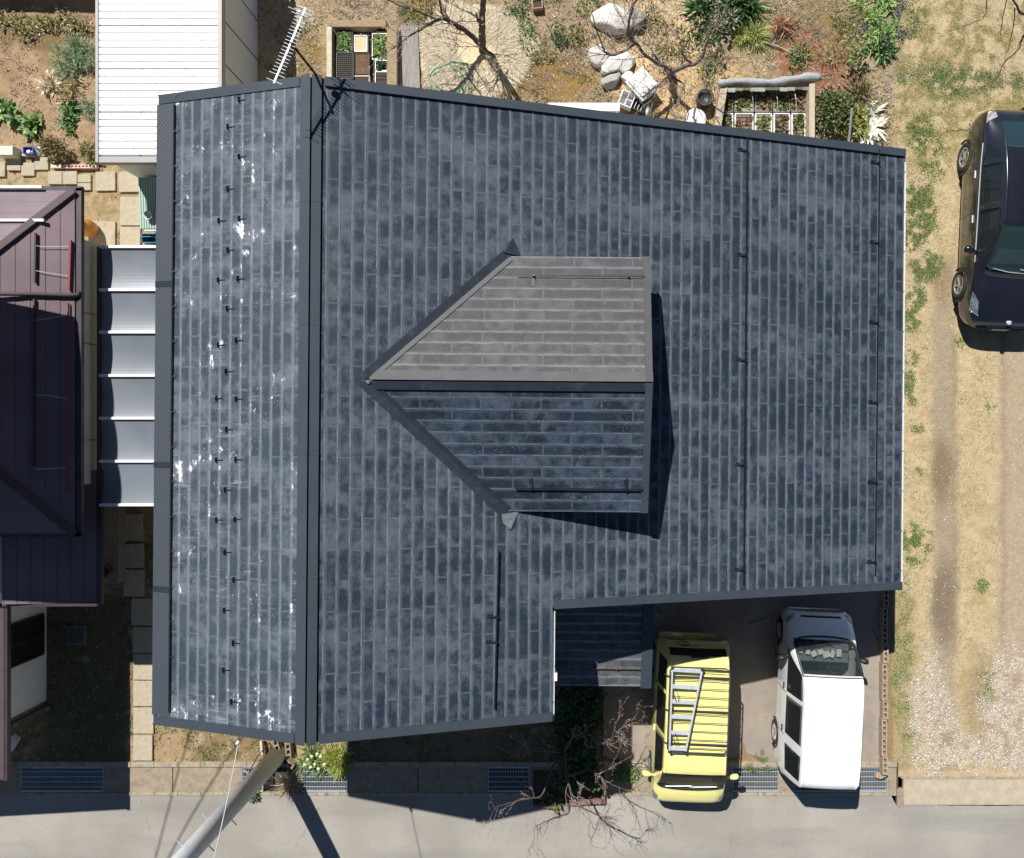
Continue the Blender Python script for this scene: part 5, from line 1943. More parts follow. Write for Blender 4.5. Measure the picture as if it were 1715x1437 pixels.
for i, (px, py, lb) in enumerate(((1500, 22, 'beside the top of the bulb leaves'), (1441, 52, 'left of the bulb leaves'), (1506, 56, 'right of the bulb leaves'), (1480, 74, 'at the lower end of the bulb leaves'), (1506, 4, 'at the top edge of the picture'))):
    plant('purple_flowers', px, py, 'patch of small purple flowers %s' % lb, 'flowers', n=36, L=.045, Wd=.022, cols=[(.09, .08, .15), (.13, .11, .19), (.08, .08, .10), (.14, .16, .08)], rad=.09, h=.07, clumps=3, cr=.11, seed=40 + i, group='purple flower patches', stem=False)
plant('dark_bush', 1388, 196, 'dark green rounded bush right of the cold frame', 'bush', n=150, L=.10, Wd=.045, cols=DKGREEN + OLIVE, rad=.28, h=.22, clumps=9, cr=.26, seed=46)
plant('spiky_plant', 1436, 158, 'spiky bronze green plant on the reddish soil', n=70, L=.40, Wd=.022, cols=OLIVE + BROWN[:2], rad=.14, h=.04, spread='tuft', clumps=3, cr=.1, seed=47, up=.5)
plant('variegated_plant', 1442, 216, 'plant with long white leaves beside the leaning pipe', n=26, L=.34, Wd=.06, cols=PALE + [(.72, .72, .66)], rad=.14, h=.05, spread='tuft', clumps=4, cr=.26, seed=48, up=.35)
plant('variegated_plant', 1452, 186, 'smaller white leaved plant above the leaning pipe', n=16, L=.30, Wd=.05, cols=PALE, rad=.12, h=.05, spread='tuft', clumps=2, cr=.12, seed=49, up=.35)
plant('yellow_shrub', 1424, 212, 'yellow green shrub round the foot of the leaning pipe', 'shrub', n=80, L=.10, Wd=.05, cols=[(.30, .28, .05), (.20, .22, .05), (.12, .15, .04)], rad=.2, h=.12, clumps=8, cr=.24, seed=50)
plant('thin_shrub', 1432, 110, 'sparse thin stemmed shrub above the spiky plant', 'shrub', n=18, L=.12, Wd=.05, cols=GREEN + OLIVE, rad=.2, h=.25, clumps=5, cr=.22, seed=51)
plant('olive_shrub', 1395, 70, 'olive needle leaved shrub on the reddish soil', 'shrub', n=60, L=.11, Wd=.014, cols=OLIVE + STRAW[:2] + [(.18, .20, .06)], rad=.2, h=.08, clumps=9, cr=.42, seed=52)
plant('olive_shrub', 1420, 32, 'olive shrub beside the left edge of the bulb leaves', 'shrub', n=50, L=.10, Wd=.016, cols=OLIVE + GREEN[:2] + STRAW[:2], rad=.2, h=.06, clumps=7, cr=.34, seed=53)
plant('rust_plant', 1308, 48, 'rust coloured dry plant at the upper right of the yard', n=60, L=.3, Wd=.02, cols=[(.36, .17, .09), (.28, .13, .07), (.42, .28, .18)], rad=.18, h=.05, spread='tuft', clumps=3, cr=.12, seed=54)
for i, (px, py, lb, cc) in enumerate(((888, 62, 'green weed patch right of the straw ring, upper one', GREEN), (930, 62, 'dark green weed by the shadows right of the straw ring', DKGREEN), (905, 88, 'olive weed patch right of the straw ring, lower one', OLIVE), (985, 10, 'yellow green weed patch at the top edge above the boulders', OLIVE + LIME), (975, 60, 'olive weed patch left of the largest boulder', OLIVE), (1190, 118, 'leafy weed between the bare tree and the cold frame', GREEN + OLIVE), (1112, 92, 'yellow tuft by the grey timber stake', OLIVE + STRAW), (870, 12, 'green weed patch above the straw ring', GREEN + DKGREEN), (1335, 88, 'green weed on the reddish soil above the cold frame', GREEN), (1150, 74, 'grey green low shrub right of the tree fork', OLIVE + DKGREEN), (1098, 34, 'olive shrub right of the grey boulder', OLIVE + GREEN + BROWN), (706, 10, 'mossy ochre cushion plant at the top edge', [(.34, .25, .04), (.28, .22, .04), (.22, .2, .05)]), (700, 30, 'green weed between the ochre cushion and the fallen shadows', GREEN + OLIVE))):
    plant('weed_patch', px, py, lb, n=26, L=.085, Wd=.028, cols=cc, rad=.14, h=.03, clumps=7, cr=.28, seed=60 + i, group='weed patches in the back yard', stem=False)
for i, (px, py, r_, lb) in enumerate(((480, 60, .5, 'tangle of dry scrub twigs between the shed and the wooden planter frame'), (1100, 60, .45, 'tangle of dry scrub twigs above the bare tree fork'), (1210, 110, .4, 'tangle of dry scrub twigs left above the cold frame'), (1290, 60, .4, 'tangle of dry scrub twigs beside the rust coloured plant'), (1350, 60, .35, 'tangle of dry scrub twigs on the reddish soil'), (1030, 80, .35, 'tangle of dry scrub twigs between the boulders'), (960, 100, .4, 'tangle of dry scrub twigs left of the boulders'), (590, 12, .45, 'tangle of dry scrub twigs above the wooden planter frame'), (900, 130, .35, 'tangle of dry scrub twigs below the straw ring'))):
    p = P(px, py)
    rs = np.random.RandomState(700 + i)
    t = thing('dry_scrub', p, lb, 'scrub', 'dry scrub in the back yard')
    mb = MB()
    for q in range(70):
        a, d0 = rs.rand() * 6.283, r_ * rs.rand() ** .5
        b0_ = Vector((p.x + math.cos(a) * d0, p.y + math.sin(a) * d0 * .8, .01))
        d = Vector((rs.normal(), rs.normal(), .35 + .3 * rs.rand())).normalized()
        ln = .12 + .25 * rs.rand()
        mid = b0_ + d * ln * .5 + Vector(rs.normal(0, .02, 3))
        mb.tube([b0_, mid, mid + (d + Vector(rs.normal(0, .3, 3))) * ln * .5], [.004, .003, .0015], 4, cap=False)
    mb.build('stems', MAT('scrub', (.34, .27, .22), .9, .3, 30) if i == 0 else bpy.data.materials['scrub'], t)
# road side
plant('daffodils', 524, 1274, 'clump of pale yellow daffodils by the roadside grating', 'flowers', n=44, L=.28, Wd=.02, cols=GREEN + LIME, rad=.14, h=.02, spread='tuft', clumps=6, cr=.26, seed=80, up=.6, stem=False)
fl = []
t = [o for o in bpy.data.objects if o.name.startswith('daffodils')][0]
for px, py in ((515, 1271), (522, 1266), (531, 1262), (543, 1279), (527, 1279), (520, 1284), (533, 1287), (510, 1280), (537, 1266)):
    p = P(px, py, .26)
    mb = MB()
    for q in range(6):
        a = q * math.pi / 3 + px  # six petals
        d = Vector((math.cos(a), math.sin(a), .25))
        s_ = Vector((-d.y, d.x, 0)) * .022
        mb.add([p, p + d * .018 + s_ * .6, p + d * .037, p + d * .018 - s_ * .6], [(0, 1, 2, 3)])
    mb.lathe([(.007, 0), (.012, .018), (.014, .021)], 10, p)
    mb.build('flower', MAT('daffodil', (.74, .72, .42), .6, .15, 20) if px == 515 else bpy.data.materials['daffodil'], t)
plant('grass_tussock', 562, 1274, 'yellow green grass tussock right of the daffodils', n=170, L=.32, Wd=.014, cols=[(.26, .30, .06), (.20, .26, .05), (.32, .32, .10)], rad=.3, h=.02, spread='tuft', clumps=5, cr=.18, seed=81, up=.5, stem=False)
plant('dead_weed', 492, 1312, 'bundle of dead brown weed stalks at the gutter by the pole', n=60, L=.34, Wd=.012, cols=BROWN + STRAW, rad=.1, h=.02, spread='tuft', clumps=3, cr=.1, seed=82, up=.35, stem=False)
plant('green_weed', 427, 1326, 'small green weed at the road edge beside the pole', n=30, L=.1, Wd=.04, cols=GREEN, rad=.1, h=.02, clumps=3, cr=.08, seed=83, stem=False)
hg = thing('evergreen_hedge', P(968, 1225), 'dark evergreen hedge in the shade between the house and the drive', 'hedge')
rs = np.random.RandomState(90)
cs_ = [(*P(942 + rs.rand() * 54, 1130 + rs.rand() * 162)[:2], .12 + rs.rand() * .5, .21) for _ in range(92)]
leaves('foliage', M_leaf, cs_, 130, .24, .085, .05, DKGREEN + [(.05, .10, .05)], 91, 'ball', .5, .1, parent=hg)
mb = MB()
for i in range(9):
    q = P(965 + rs.randn() * 10, 1145 + i * 14)
    mb.tube([(q.x, q.y, 0), (q.x + rs.randn() * .05, q.y, .6)], [.03, .012], 6)
mb.build('stem', M_bark, hg)
plant('green_weed', 924, 1338, 'lime green weed in front of the tree bed', n=44, L=.12, Wd=.06, cols=OLIVE + GREEN, rad=.12, h=.03, clumps=3, cr=.12, seed=92, stem=False)
plant('green_weed', 1048, 1292, 'green weed in the drive corner left of the yellow van', n=50, L=.08, Wd=.03, cols=GREEN, rad=.12, h=.03, clumps=8, cr=.22, seed=93, stem=False)
plant('moss_patch', 1265, 1284, 'strip of green moss along the grating between the vans', n=40, L=.03, Wd=.016, cols=OLIVE + GREEN, rad=.07, h=.035, clumps=10, cr=.36, seed=94, stem=False, ry=.2)
plant('moss_patch', 1276, 1262, 'green moss in the broken corner of the drive', n=40, L=.03, Wd=.016, cols=OLIVE + GREEN, rad=.07, h=.03, clumps=5, cr=.13, seed=95, stem=False)

# ------------------------------------------------------------------ bare trees
def tree(name, label, limbs, twigs, seed, bud=None, bark=M_bark, trunk_n=1, tw_len=.5, tw_r=.006, sub=3):
    """limbs: polylines of (px, py, z, radius); twigs fork off them"""
    rs = np.random.RandomState(seed)
    L0 = limbs[0][0]
    t = thing(name, P(L0[0], L0[1]), label, 'tree')
    tips = []

    def smooth(pts, rad, n=5):
        out, ro = [], []
        for i in range(len(pts) - 1):
            p0, p1, p2, p3 = pts[max(i - 1, 0)], pts[i], pts[i + 1], pts[min(i + 2, len(pts) - 1)]
            for j in range(n):
                u = j / n
                q = .5 * ((2 * p1) + (p2 - p0) * u + (2 * p0 - 5 * p1 + 4 * p2 - p3) * u * u + (3 * p1 - p0 - 3 * p2 + p3) * u ** 3)
                out.append(q + Vector(rs.normal(0, .008, 3)))
                ro.append(rad[i] + (rad[i + 1] - rad[i]) * u)
        out.append(pts[-1])
        ro.append(rad[-1])
        return out, ro

    samples = []
    tw = MB()
    for li, lm in enumerate(limbs):
        pts = [P(a[0], a[1], a[2]) for a in lm]
        rad = [a[3] for a in lm]
        sp, sr_ = smooth(pts, rad)
        MB().tube(sp, sr_, 9).build('trunk' if li < trunk_n else 'limb', bark, t, smooth=True)
        for i in range(max(2, len(sp) // 5), len(sp)):
            if sr_[i] < .06: samples.append((sp[i], (sp[i] - sp[i - 1]).normalized(), sr_[i]))

    def grow(p, d, ln, r, lev):
        n = 5
        pts, q = [p], p.copy()
        dd = d.copy()
        for i in range(n):
            dd = (dd + Vector(rs.normal(0, .22, 3)) + Vector((0, 0, .05))).normalized()
            q = q + dd * ln / n
            pts.append(q.copy())
        tw.tube(pts, [r * (1 - .14 * i) for i in range(n + 1)], 5, cap=False)
        tips.append(pts[-1])
        for pp in pts[2:]: tips.append(pp)
        if lev > 0:
            for i in range(sub):
                j = rs.randint(1, n + 1)
                nd = (dd + Vector(rs.normal(0, .8, 3))).normalized()
                if nd.z < -.2: nd.z *= -.5
                grow(pts[j], nd, ln * rs.uniform(.45, .75), r * .6, lev - 1)

    for _ in range(twigs):
        p, d, r = samples[rs.randint(len(samples))]
        nd = (d + Vector(rs.normal(0, .75, 3)) + Vector((0, 0, .2))).normalized()
        if nd.z < -.1: nd.z = abs(nd.z)
        grow(p, nd, tw_len * rs.uniform(.6, 1.5), max(min(r * .6, tw_r * 2), tw_r), 1)
    tw.build('crown', M_twig, t)
    if bud:
        tp = [tuple(x) for x in tips]
        c_ = [(x[0], x[1], x[2], .015) for x in tp]
        leaves('buds', M_leaf, c_, bud[1], .015, .02 * bud[2], .014 * bud[2], bud[0], seed, 'ball', .4, .1, parent=t)
    return t


tree('bare_tree', 'bare dark limbed tree rising from the straw mulch ring',
     [[(808, 84, 0, .085), (808, 62, .5, .075), (807, 34, 1.1, .066), (809, 2, 1.8, .055), (812, -60, 2.8, .04)],
      [(807, 78, .1, .06), (788, 58, .45, .055), (762, 40, .8, .048), (742, 30, 1.1, .04)],
      [(742, 30, 1.1, .036), (714, 42, 1.2, .028), (690, 58, 1.3, .02), (655, 82, 1.35, .012)],
      [(742, 30, 1.1, .03), (738, 12, 1.4, .022), (735, -16, 1.9, .014)],
      [(735, 32, 1.15, .022), (690, 16, 1.5, .016), (640, -4, 1.8, .01)],
      [(806, 40, 1.0, .03), (799, 30, 1.15, .026), (797, 20, 1.3, .012)],
      [(812, 82, .1, .04), (828, 96, .5, .03), (836, 118, .8, .02), (826, 150, .9, .01)]],
     34, 5, bud=([(.48, .44, .26), (.40, .36, .20), (.52, .48, .32)], 3, 1.0), tw_len=.95, tw_r=.006, sub=3, trunk_n=1)
tree('bare_tree', 'bare grey tree with forked limbs among the pale boulders',
     [[(1128, 134, 0, .09), (1122, 125, .3, .075), (1126, 118, .55, .06)],
      [(1126, 118, .55, .05), (1150, 110, .9, .042), (1172, 102, 1.2, .032), (1184, 72, 1.6, .018), (1192, 50, 1.9, .008)],
      [(1160, 108, 1.0, .026), (1146, 96, 1.3, .02), (1143, 84, 1.6, .016), (1156, 64, 1.9, .008)],
      [(1126, 118, .55, .04), (1090, 98, 1.0, .034), (1064, 72, 1.4, .03), (1052, 56, 1.7, .026), (1058, 14, 2.3, .022), (1072, -8, 2.7, .016)],
      [(1064, 72, 1.4, .024), (1040, 88, 1.5, .024), (1018, 90, 1.6, .022), (1008, 72, 1.9, .014), (990, 20, 2.4, .008)],
      [(1120, 126, .3, .03), (1146, 142, .6, .02), (1138, 158, .8, .014), (1134, 180, .9, .008)],
      [(1120, 124, .35, .026), (1100, 148, .7, .016), (1090, 190, .9, .008)]],
     44, 8, bud=([(.30, .19, .16), (.36, .24, .20), (.24, .17, .14)], 3, .8), bark=MAT('grey bark', (.14, .12, .11), .9, .35, 16, bump=.6), tw_len=.75, tw_r=.005, sub=3)
tree('bare_tree', 'bare tree hanging over the dry grass in the upper right corner',
     [[(1850, 20, 0, .12), (1845, 10, .8, .10), (1850, -30, 1.8, .08)],
      [(1848, 5, 1.0, .05), (1780, 10, 1.6, .035), (1716, 22, 1.9, .026), (1700, 4, 2.1, .018), (1684, -16, 2.4, .012)],
      [(1760, 14, 1.7, .024), (1716, 55, 1.5, .020), (1704, 84, 1.4, .016), (1682, 104, 1.4, .013), (1668, 132, 1.3, .010), (1634, 150, 1.2, .005)],
      [(1652, -6, 2.2, .010), (1650, 26, 2.0, .009), (1622, 40, 1.9, .006), (1602, 50, 1.8, .003)],
      [(1700, 14, 2.0, .012), (1694, 60, 1.7, .009), (1680, 110, 1.5, .004)],
      [(1686, -4, 2.3, .010), (1678, 40, 1.9, .007), (1674, 70, 1.7, .004)]],
     16, 15, tw_len=.45, tw_r=.004, sub=2, trunk_n=1)
tree('plum_tree', 'bare plum tree with pinkish buds leaning over the road beside the hedge',
     [[(955, 1262, 0, .0540), (948, 1260, .5, .0468), (944, 1262, .9, .0396)],
      [(944, 1262, .9, .0288), (962, 1232, 1.2, .0245), (990, 1230, 1.5, .0187), (1020, 1244, 1.7, .0130), (1030, 1210, 2.0, .0058)],
      [(944, 1262, .9, .0288), (950, 1300, 1.3, .0230), (962, 1340, 1.6, .0187), (990, 1360, 1.9, .0144), (1024, 1372, 2.1, .0072)],
      [(944, 1262, .9, .0259), (922, 1290, 1.2, .0202), (908, 1330, 1.5, .0144), (868, 1340, 1.7, .0101), (830, 1352, 1.9, .0050)],
      [(950, 1300, 1.3, .0187), (990, 1290, 1.6, .0144), (1018, 1310, 1.8, .0101), (1060, 1330, 2.0, .0050)],
      [(944, 1262, .9, .0216), (900, 1250, 1.3, .0158), (860, 1240, 1.6, .0072)],
      [(1012, 1240, 1.65, .0115), (1030, 1232, 1.9, .0072), (1050, 1206, 2.1, .0036)]],
     52, 21, bud=([(.34, .20, .17), (.28, .16, .14), (.42, .30, .26)], 2, .85), tw_len=.42, tw_r=.0034, sub=4)

# ------------------------------------------------------------------ ground cover (nobody could count it)
def ground_at(x, y):
    ix = np.clip(((x - GX0) / GS).astype(int), 0, nx - 1)
    iy = np.clip(((y - GY0) / GS).astype(int), 0, ny - 1)
    return iy, ix


def cover(name, mask, n, L, Wd, cols, seed, up=.3, droop=.1, mat=M_leaf, z=.0):
    rs = np.random.RandomState(seed)
    w = mask.ravel()
    cdf = np.cumsum(w)
    i = np.searchsorted(cdf, rs.rand(n) * cdf[-1])
    i = np.clip(i, 0, len(w) - 1)
    x = X.ravel()[i] + (rs.rand(n) - .5) * GS
    y = Y.ravel()[i] + (rs.rand(n) - .5) * GS
    zz = GZ.ravel()[i] + z
    d = rs.normal(0, 1, (n, 3))
    d[:, 2] = np.abs(d[:, 2]) * up + .03
    d /= np.linalg.norm(d, axis=1, keepdims=True)
    V, F = leaf_arrays(np.stack([x, y, zz], 1), d, L * (.5 + rs.rand(n)), Wd * (.5 + rs.rand(n)), droop, rs)
    cc = np.array(cols)[rs.randint(0, len(cols), n)] * (.7 + .6 * rs.rand(n))[:, None]
    o_ = np_mesh(name, V, F, mat, np.repeat(cc, 5, axis=0))
    return tag(o_, kind='stuff')


gm_ = np.zeros_like(X)
for (cx_, cy_, rx_, ry_, am) in ((1588, 178, 40, 26, 1), (1560, 165, 30, 14, .5), (1648, 178, 26, 18, .8), (1545, 265, 22, 28, 1), (1560, 300, 22, 36, .5), (1512, 170, 12, 16, .4), (1535, 62, 18, 20, .6), (1525, 95, 12, 10, .5), (1700, 175, 14, 12, .7), (1542, 372, 24, 24, 1.2), (1545, 410, 22, 26, 1.2), (1528, 448, 20, 26, 1), (1546, 485, 24, 26, 1.0), (1532, 540, 18, 18, 1), (1527, 570, 16, 22, .9), (1527, 640, 14, 12, .6), (1524, 690, 10, 26, .9), (1540, 755, 10, 10, .5), (1537, 830, 7, 6, .5), (1530, 955, 22, 28, 1.4), (1546, 935, 10, 10, .8), (1612, 612, 8, 8, .5), (1657, 718, 9, 9, .7), (1640, 1024, 12, 12, .7), (1650, 1190, 14, 30, .3), (1510, 1100, 18, 60, .34), (1506, 1200, 16, 60, .34), (1524, 1280, 22, 14, .4), (1510, 1040, 14, 40, .2), (1345, 1110, 4, 3, 0)):
    gm_ = np.maximum(gm_, am * ell(cx_, cy_, rx_, ry_, .5, 22))
gm_ *= sst(.35, .6, fbm(X, Y, 7, 201, 3)) * (U > 1490)
tag(cover('green_weeds', gm_, 36000, .030, .016, [(.17, .23, .07), (.22, .28, .09), (.13, .18, .05), (.26, .30, .12)], 301, .6))
lotm = np.clip(rect(1497, -200, 1760, 1296, 4, 4) - .95 * np.clip(grav + tr1 * .9 + tr2 * .8, 0, 1), 0, 1) * speck(4, 209, .3, .6)
cover('dry_grass', lotm, 52000, .06, .006, [(.50, .42, .27), (.42, .34, .21), (.58, .50, .34), (.36, .30, .18), (.32, .30, .15)], 302, .25, mat=M_litter)
cover('olive_grass', rect(1480, -50, 1760, 300, 30, 40) * speck(5, 107, .42, .62), 16000, .05, .008, [(.28, .25, .10), (.22, .22, .08), (.34, .30, .14)], 303, .35, mat=M_litter)
ym = np.clip(yard - strawm, 0, 1)
cover('leaf_litter', ym * speck(3, 211, .42, .62), 17000, .05, .024, BROWN[1:4] + [(.46, .37, .28), (.42, .30, .24), (.54, .46, .36)], 304, .35, mat=M_litter)
cover('dead_grass', ym * np.maximum(speck(2.5, 213, .40, .62), ell(500, 70, 60, 90)), 46000, .12, .006, STRAW + [(.40, .33, .26), (.30, .24, .19), (.56, .48, .38)], 305, .35, mat=M_litter)
cover('yard_weeds', ym * speck(4, 217, .58, .7), 12000, .05, .02, OLIVE + GREEN, 306, .5)
cover('bed_crumbs', bed * speck(4, 219, .4, .7), 12000, .035, .022, [(.34, .26, .18), (.40, .31, .23), (.24, .18, .13)], 307, .6, mat=M_litter)
cover('garden_weeds', np.clip(front * speck(4, 91, .44, .6) + .5 * rect(75, 1000, 230, 1284, 8, 8) * speck(5, 93, .4, .6), 0, 1), 26000, .05, .022, OLIVE + GREEN + STRAW[:1], 308, .5)
cover('path_weeds', path * speck(5, 221, .58, .7), 5000, .04, .018, OLIVE + STRAW, 309, .4)
# straw of the mulch ring, laid radially
rs = np.random.RandomState(310)
n = 16000
a = rs.rand(n) * 6.283
r_ = .25 + .75 * rs.rand(n) ** .6
c0 = P(795, 88)
r_ = r_ * (1 + .10 * np.sin(a * 3 + 1) + .05 * np.sin(a * 7))
bx = c0.x + np.cos(a) * r_ * 1.18
by = c0.y + np.sin(a) * r_ * .98
d = np.stack([np.cos(a + rs.normal(0, .45, n)), np.sin(a + rs.normal(0, .45, n)), .04 + .1 * rs.rand(n)], 1)
m_ = (V_.ravel()[0] > -1)
V, F = leaf_arrays(np.stack([bx, by, .035 + .02 * rs.rand(n)], 1), d, .15 * (.5 + rs.rand(n)), .006 * (.6 + rs.rand(n)), .08, rs)
cc = np.array([(.72, .64, .48), (.66, .57, .40), (.76, .70, .56), (.52, .43, .29)])[rs.randint(0, 4, n)] * (.8 + .4 * rs.rand(n))[:, None]
tag(np_mesh('straw_mulch', V, F, M_litter, np.repeat(cc, 5, axis=0)), kind='stuff')
# gravel
rs = np.random.RandomState(320)
w = (np.clip(grav, 0, 1) * speck(5, 113, .25, .5) + .02 * tr1).ravel()
cdf = np.cumsum(w)
n = 9000
i = np.clip(np.searchsorted(cdf, rs.rand(n) * cdf[-1]), 0, len(w) - 1)
px_ = np.stack([X.ravel()[i] + (rs.rand(n) - .5) * GS, Y.ravel()[i] + (rs.rand(n) - .5) * GS, GZ.ravel()[i] + .004], 1)
oc = np.array([(1, 0, 0), (0, 1, 0), (-1, 0, 0), (0, -1, 0), (0, 0, .7), (0, 0, -.7)])
sz = (.007 + .011 * rs.rand(n))[:, None, None]
Vg = (px_[:, None, :] + oc[None] * sz * (1 + .4 * rs.normal(0, 1, (n, 6, 1)))).reshape(-1, 3)
tri = np.array([(0, 1, 4), (1, 2, 4), (2, 3, 4), (3, 0, 4), (1, 0, 5), (2, 1, 5), (3, 2, 5), (0, 3, 5)])
Fg = (np.arange(n)[:, None, None] * 6 + tri[None]).reshape(-1, 3)
cc = np.array([(.60, .56, .48), (.50, .44, .36), (.68, .65, .60), (.38, .33, .27)])[rs.randint(0, 4, n)]
tag(np_mesh('gravel', Vg, Fg, M_litter, np.repeat(cc, 6, axis=0)), kind='stuff')
# ------------------------------------------------------------------ vehicles
def pchip(xs, ys, x):
    xs, ys = np.asarray(xs, float), np.asarray(ys, float)
    h = np.diff(xs)
    d = np.diff(ys) / h
    m = np.zeros_like(ys)
    m[0], m[-1] = d[0], d[-1]
    for i in range(1, len(ys) - 1):
        if d[i - 1] * d[i] > 0:
            w1_, w2_ = 2 * h[i] + h[i - 1], h[i] + 2 * h[i - 1]
            m[i] = (w1_ + w2_) / (w1_ / d[i - 1] + w2_ / d[i])
    i = np.clip(np.searchsorted(xs, x) - 1, 0, len(h) - 1)
    t = (x - xs[i]) / h[i]
    return (ys[i] * (2 * t ** 3 - 3 * t ** 2 + 1) + h[i] * m[i] * (t ** 3 - 2 * t ** 2 + t) + ys[i + 1] * (-2 * t ** 3 + 3 * t ** 2) + h[i] * m[i + 1] * (t ** 3 - t ** 2))


class CarBody:
    """half sections: (y, z0, ws, ww, zw, wb, zb, wr, zr, zt); y from rear to front"""
    def __init__(s, st):
        s.st = sorted(st)
        s.ys = [a[0] for a in s.st]
        s.y0, s.y1 = s.ys[0], s.ys[-1]

    def ring(s, y):
        q = [pchip(s.ys, [a[j] for a in s.st], y) for j in range(1, 10)]
        z0, ws, ww, zw, wb, zb, wr, zr, zt = q
        half = [(0.0, z0), (ws, z0), (ww, zw), (wb, zb), (wr, zr), (wr * .86, zr + (zt - zr) * .55), (wr * .5, zr + (zt - zr) * .88), (0.0, zt)]
        return [(-x, z) for x, z in half[1:-1]][::1], half

    def S(s, y, r):
        """r from -7 (left floor) .. 0 (centre of the roof) .. 7"""
        y = min(max(y, s.y0), s.y1)
        _, half = s.ring(y)
        pts = [(-x, z) for x, z in half] + [(x, z) for x, z in half[:-1][::-1]]
        t = r + 7
        i = int(min(max(math.floor(t), 0), 13))
        u = t - i
        p0, p1, p2, p3 = pts[max(i - 1, 0)], pts[i], pts[i + 1], pts[min(i + 2, 14)]
        o = []
        for k_ in (0, 1):
            m1, m2 = (p2[k_] - p0[k_]) * .38, (p3[k_] - p1[k_]) * .38
            o.append(p1[k_] * (2 * u ** 3 - 3 * u ** 2 + 1) + m1 * (u ** 3 - 2 * u ** 2 + u) + p2[k_] * (-2 * u ** 3 + 3 * u ** 2) + m2 * (u ** 3 - u ** 2))
        return Vector((o[0], y, o[1]))

    def N(s, y, r):
        e = .01
        a = s.S(min(y + e, s.y1), r) - s.S(max(y - e, s.y0), r)
        b = s.S(y, min(r + .04, 7)) - s.S(y, max(r - .04, -7))
        n = b.cross(a)
        if n.length < 1e-9: return Vector((0, 0, 1))
        return n.normalized()

    def body(s, holes=(), nyy=90, rr=6):
        mb = MB()
        yv = np.linspace(s.y0, s.y1, nyy + 1)
        rv = np.linspace(-7, 7, 14 * rr + 1)
        vs = [s.S(y, r) for y in yv for r in rv]
        m = len(rv)
        fs = []
        for i in range(nyy):
            for j in range(m - 1):
                yc, rc = (yv[i] + yv[i + 1]) / 2, (rv[j] + rv[j + 1]) / 2
                if any(h(yc, rc) for h in holes): continue
                fs.append((i * m + j, i * m + j + 1, (i + 1) * m + j + 1, (i + 1) * m + j))
        fs.append(tuple(range(0, m)))
        fs.append(tuple(range(nyy * m + m - 1, nyy * m - 1, -1)))
        return mb.add(vs, fs)

    def patch(s, corners, off=.006, n=14, m=14, th=.012, cen=None):
        """quad patch on the skin: corners (y, r) a-b-c-d; cen = forward bulge of edge a-b at its middle"""
        a, b, c, d = corners
        mb = MB()
        for lay_ in (off, off - th):
            vs = []
            for i in range(n + 1):
                u = i / n
                for j in range(m + 1):
                    v = j / m
                    y = (a[0] * (1 - v) + b[0] * v) * (1 - u) + (d[0] * (1 - v) + c[0] * v) * u
                    r = (a[1] * (1 - v) + b[1] * v) * (1 - u) + (d[1] * (1 - v) + c[1] * v) * u
                    if cen: y += cen[0] * (1 - (2 * v - 1) ** 2) * (1 - u) + cen[1] * (1 - (2 * v - 1) ** 2) * u
                    vs.append(s.S(y, r) + s.N(y, r) * lay_)
            fs = [(i * (m + 1) + j, i * (m + 1) + j + 1, (i + 1) * (m + 1) + j + 1, (i + 1) * (m + 1) + j) for i in range(n) for j in range(m)]
            mb.add(vs, fs)
        k_ = (n + 1) * (m + 1)
        rim = [j for j in range(m + 1)] + [i * (m + 1) + m for i in range(1, n + 1)] + [n * (m + 1) + j for j in range(m - 1, -1, -1)] + [i * (m + 1) for i in range(n - 1, 0, -1)]
        mb.f += [(rim[i], rim[(i + 1) % len(rim)], rim[(i + 1) % len(rim)] + k_, rim[i] + k_) for i in range(len(rim))]
        mb.c += [None] * len(rim)
        return mb


def paint(name, col, rough=.25, spec=.5, coat=1.0, flake=.06):
    k = NT(name)
    o = k.obj()
    n1 = k.noise(o, 1.5, 4)
    n2 = k.noise(o, 60, 3)
    f = k.math('MULTIPLY_ADD', n2, .3, k.math('MULTIPLY', n1, .7))
    c = k.mix(k.ramp(f, .3, .7), tuple(v * (1 - flake) for v in col), tuple(min(v * (1 + flake), .95) for v in col))
    k.lk(c, k.b.inputs['Base Color'])
    k.b.inputs['Roughness'].default_value = rough
    k.b.inputs['Specular IOR Level'].default_value = spec
    k.b.inputs['Coat Weight'].default_value = coat
    k.b.inputs['Coat Roughness'].default_value = .03
    return k.m


def tint(name, col, alpha):
    k = NT(name)
    k.b.inputs['Base Color'].default_value = (*col, 1)
    k.b.inputs['Roughness'].default_value = .03
    k.b.inputs['Specular IOR Level'].default_value = .6
    k.b.inputs['Alpha'].default_value = alpha
    return k.m


M_tyre = MAT('tyre rubber', (.025, .025, .026), .85, .2, 20)
M_rim = MAT('alloy rim', (.50, .51, .52), .3, .08, 9, metal=.7)
M_cap = MAT('steel rim', (.42, .42, .42), .4, .1, 9, metal=.4)
M_trim = MAT('black trim', (.018, .018, .02), .5, .2, 12)
M_lamp = MAT('lamp glass', (.13, .16, .18), .1, .7, 16, spec=.8, coat=1)
M_vlamp = MAT('van lamp glass', (.34, .37, .39), .12, .4, 18, spec=.8, coat=1)
M_tail = MAT('tail lamp', (.32, .02, .02), .15, .15, 12, spec=.7, coat=1)
M_clearlamp = MAT('clear tail lamp', (.36, .33, .32), .15, .5, 16, spec=.7, coat=1)
M_side = tint('side glass', (.012, .016, .018), .93)
M_screen = tint('windscreen glass', (.035, .055, .055), .22)
M_seat = MAT('grey seat cloth', (.30, .30, .29), .9, .2, 14)
M_dash = MAT('grey dashboard', (.14, .15, .16), .7, .2, 9)


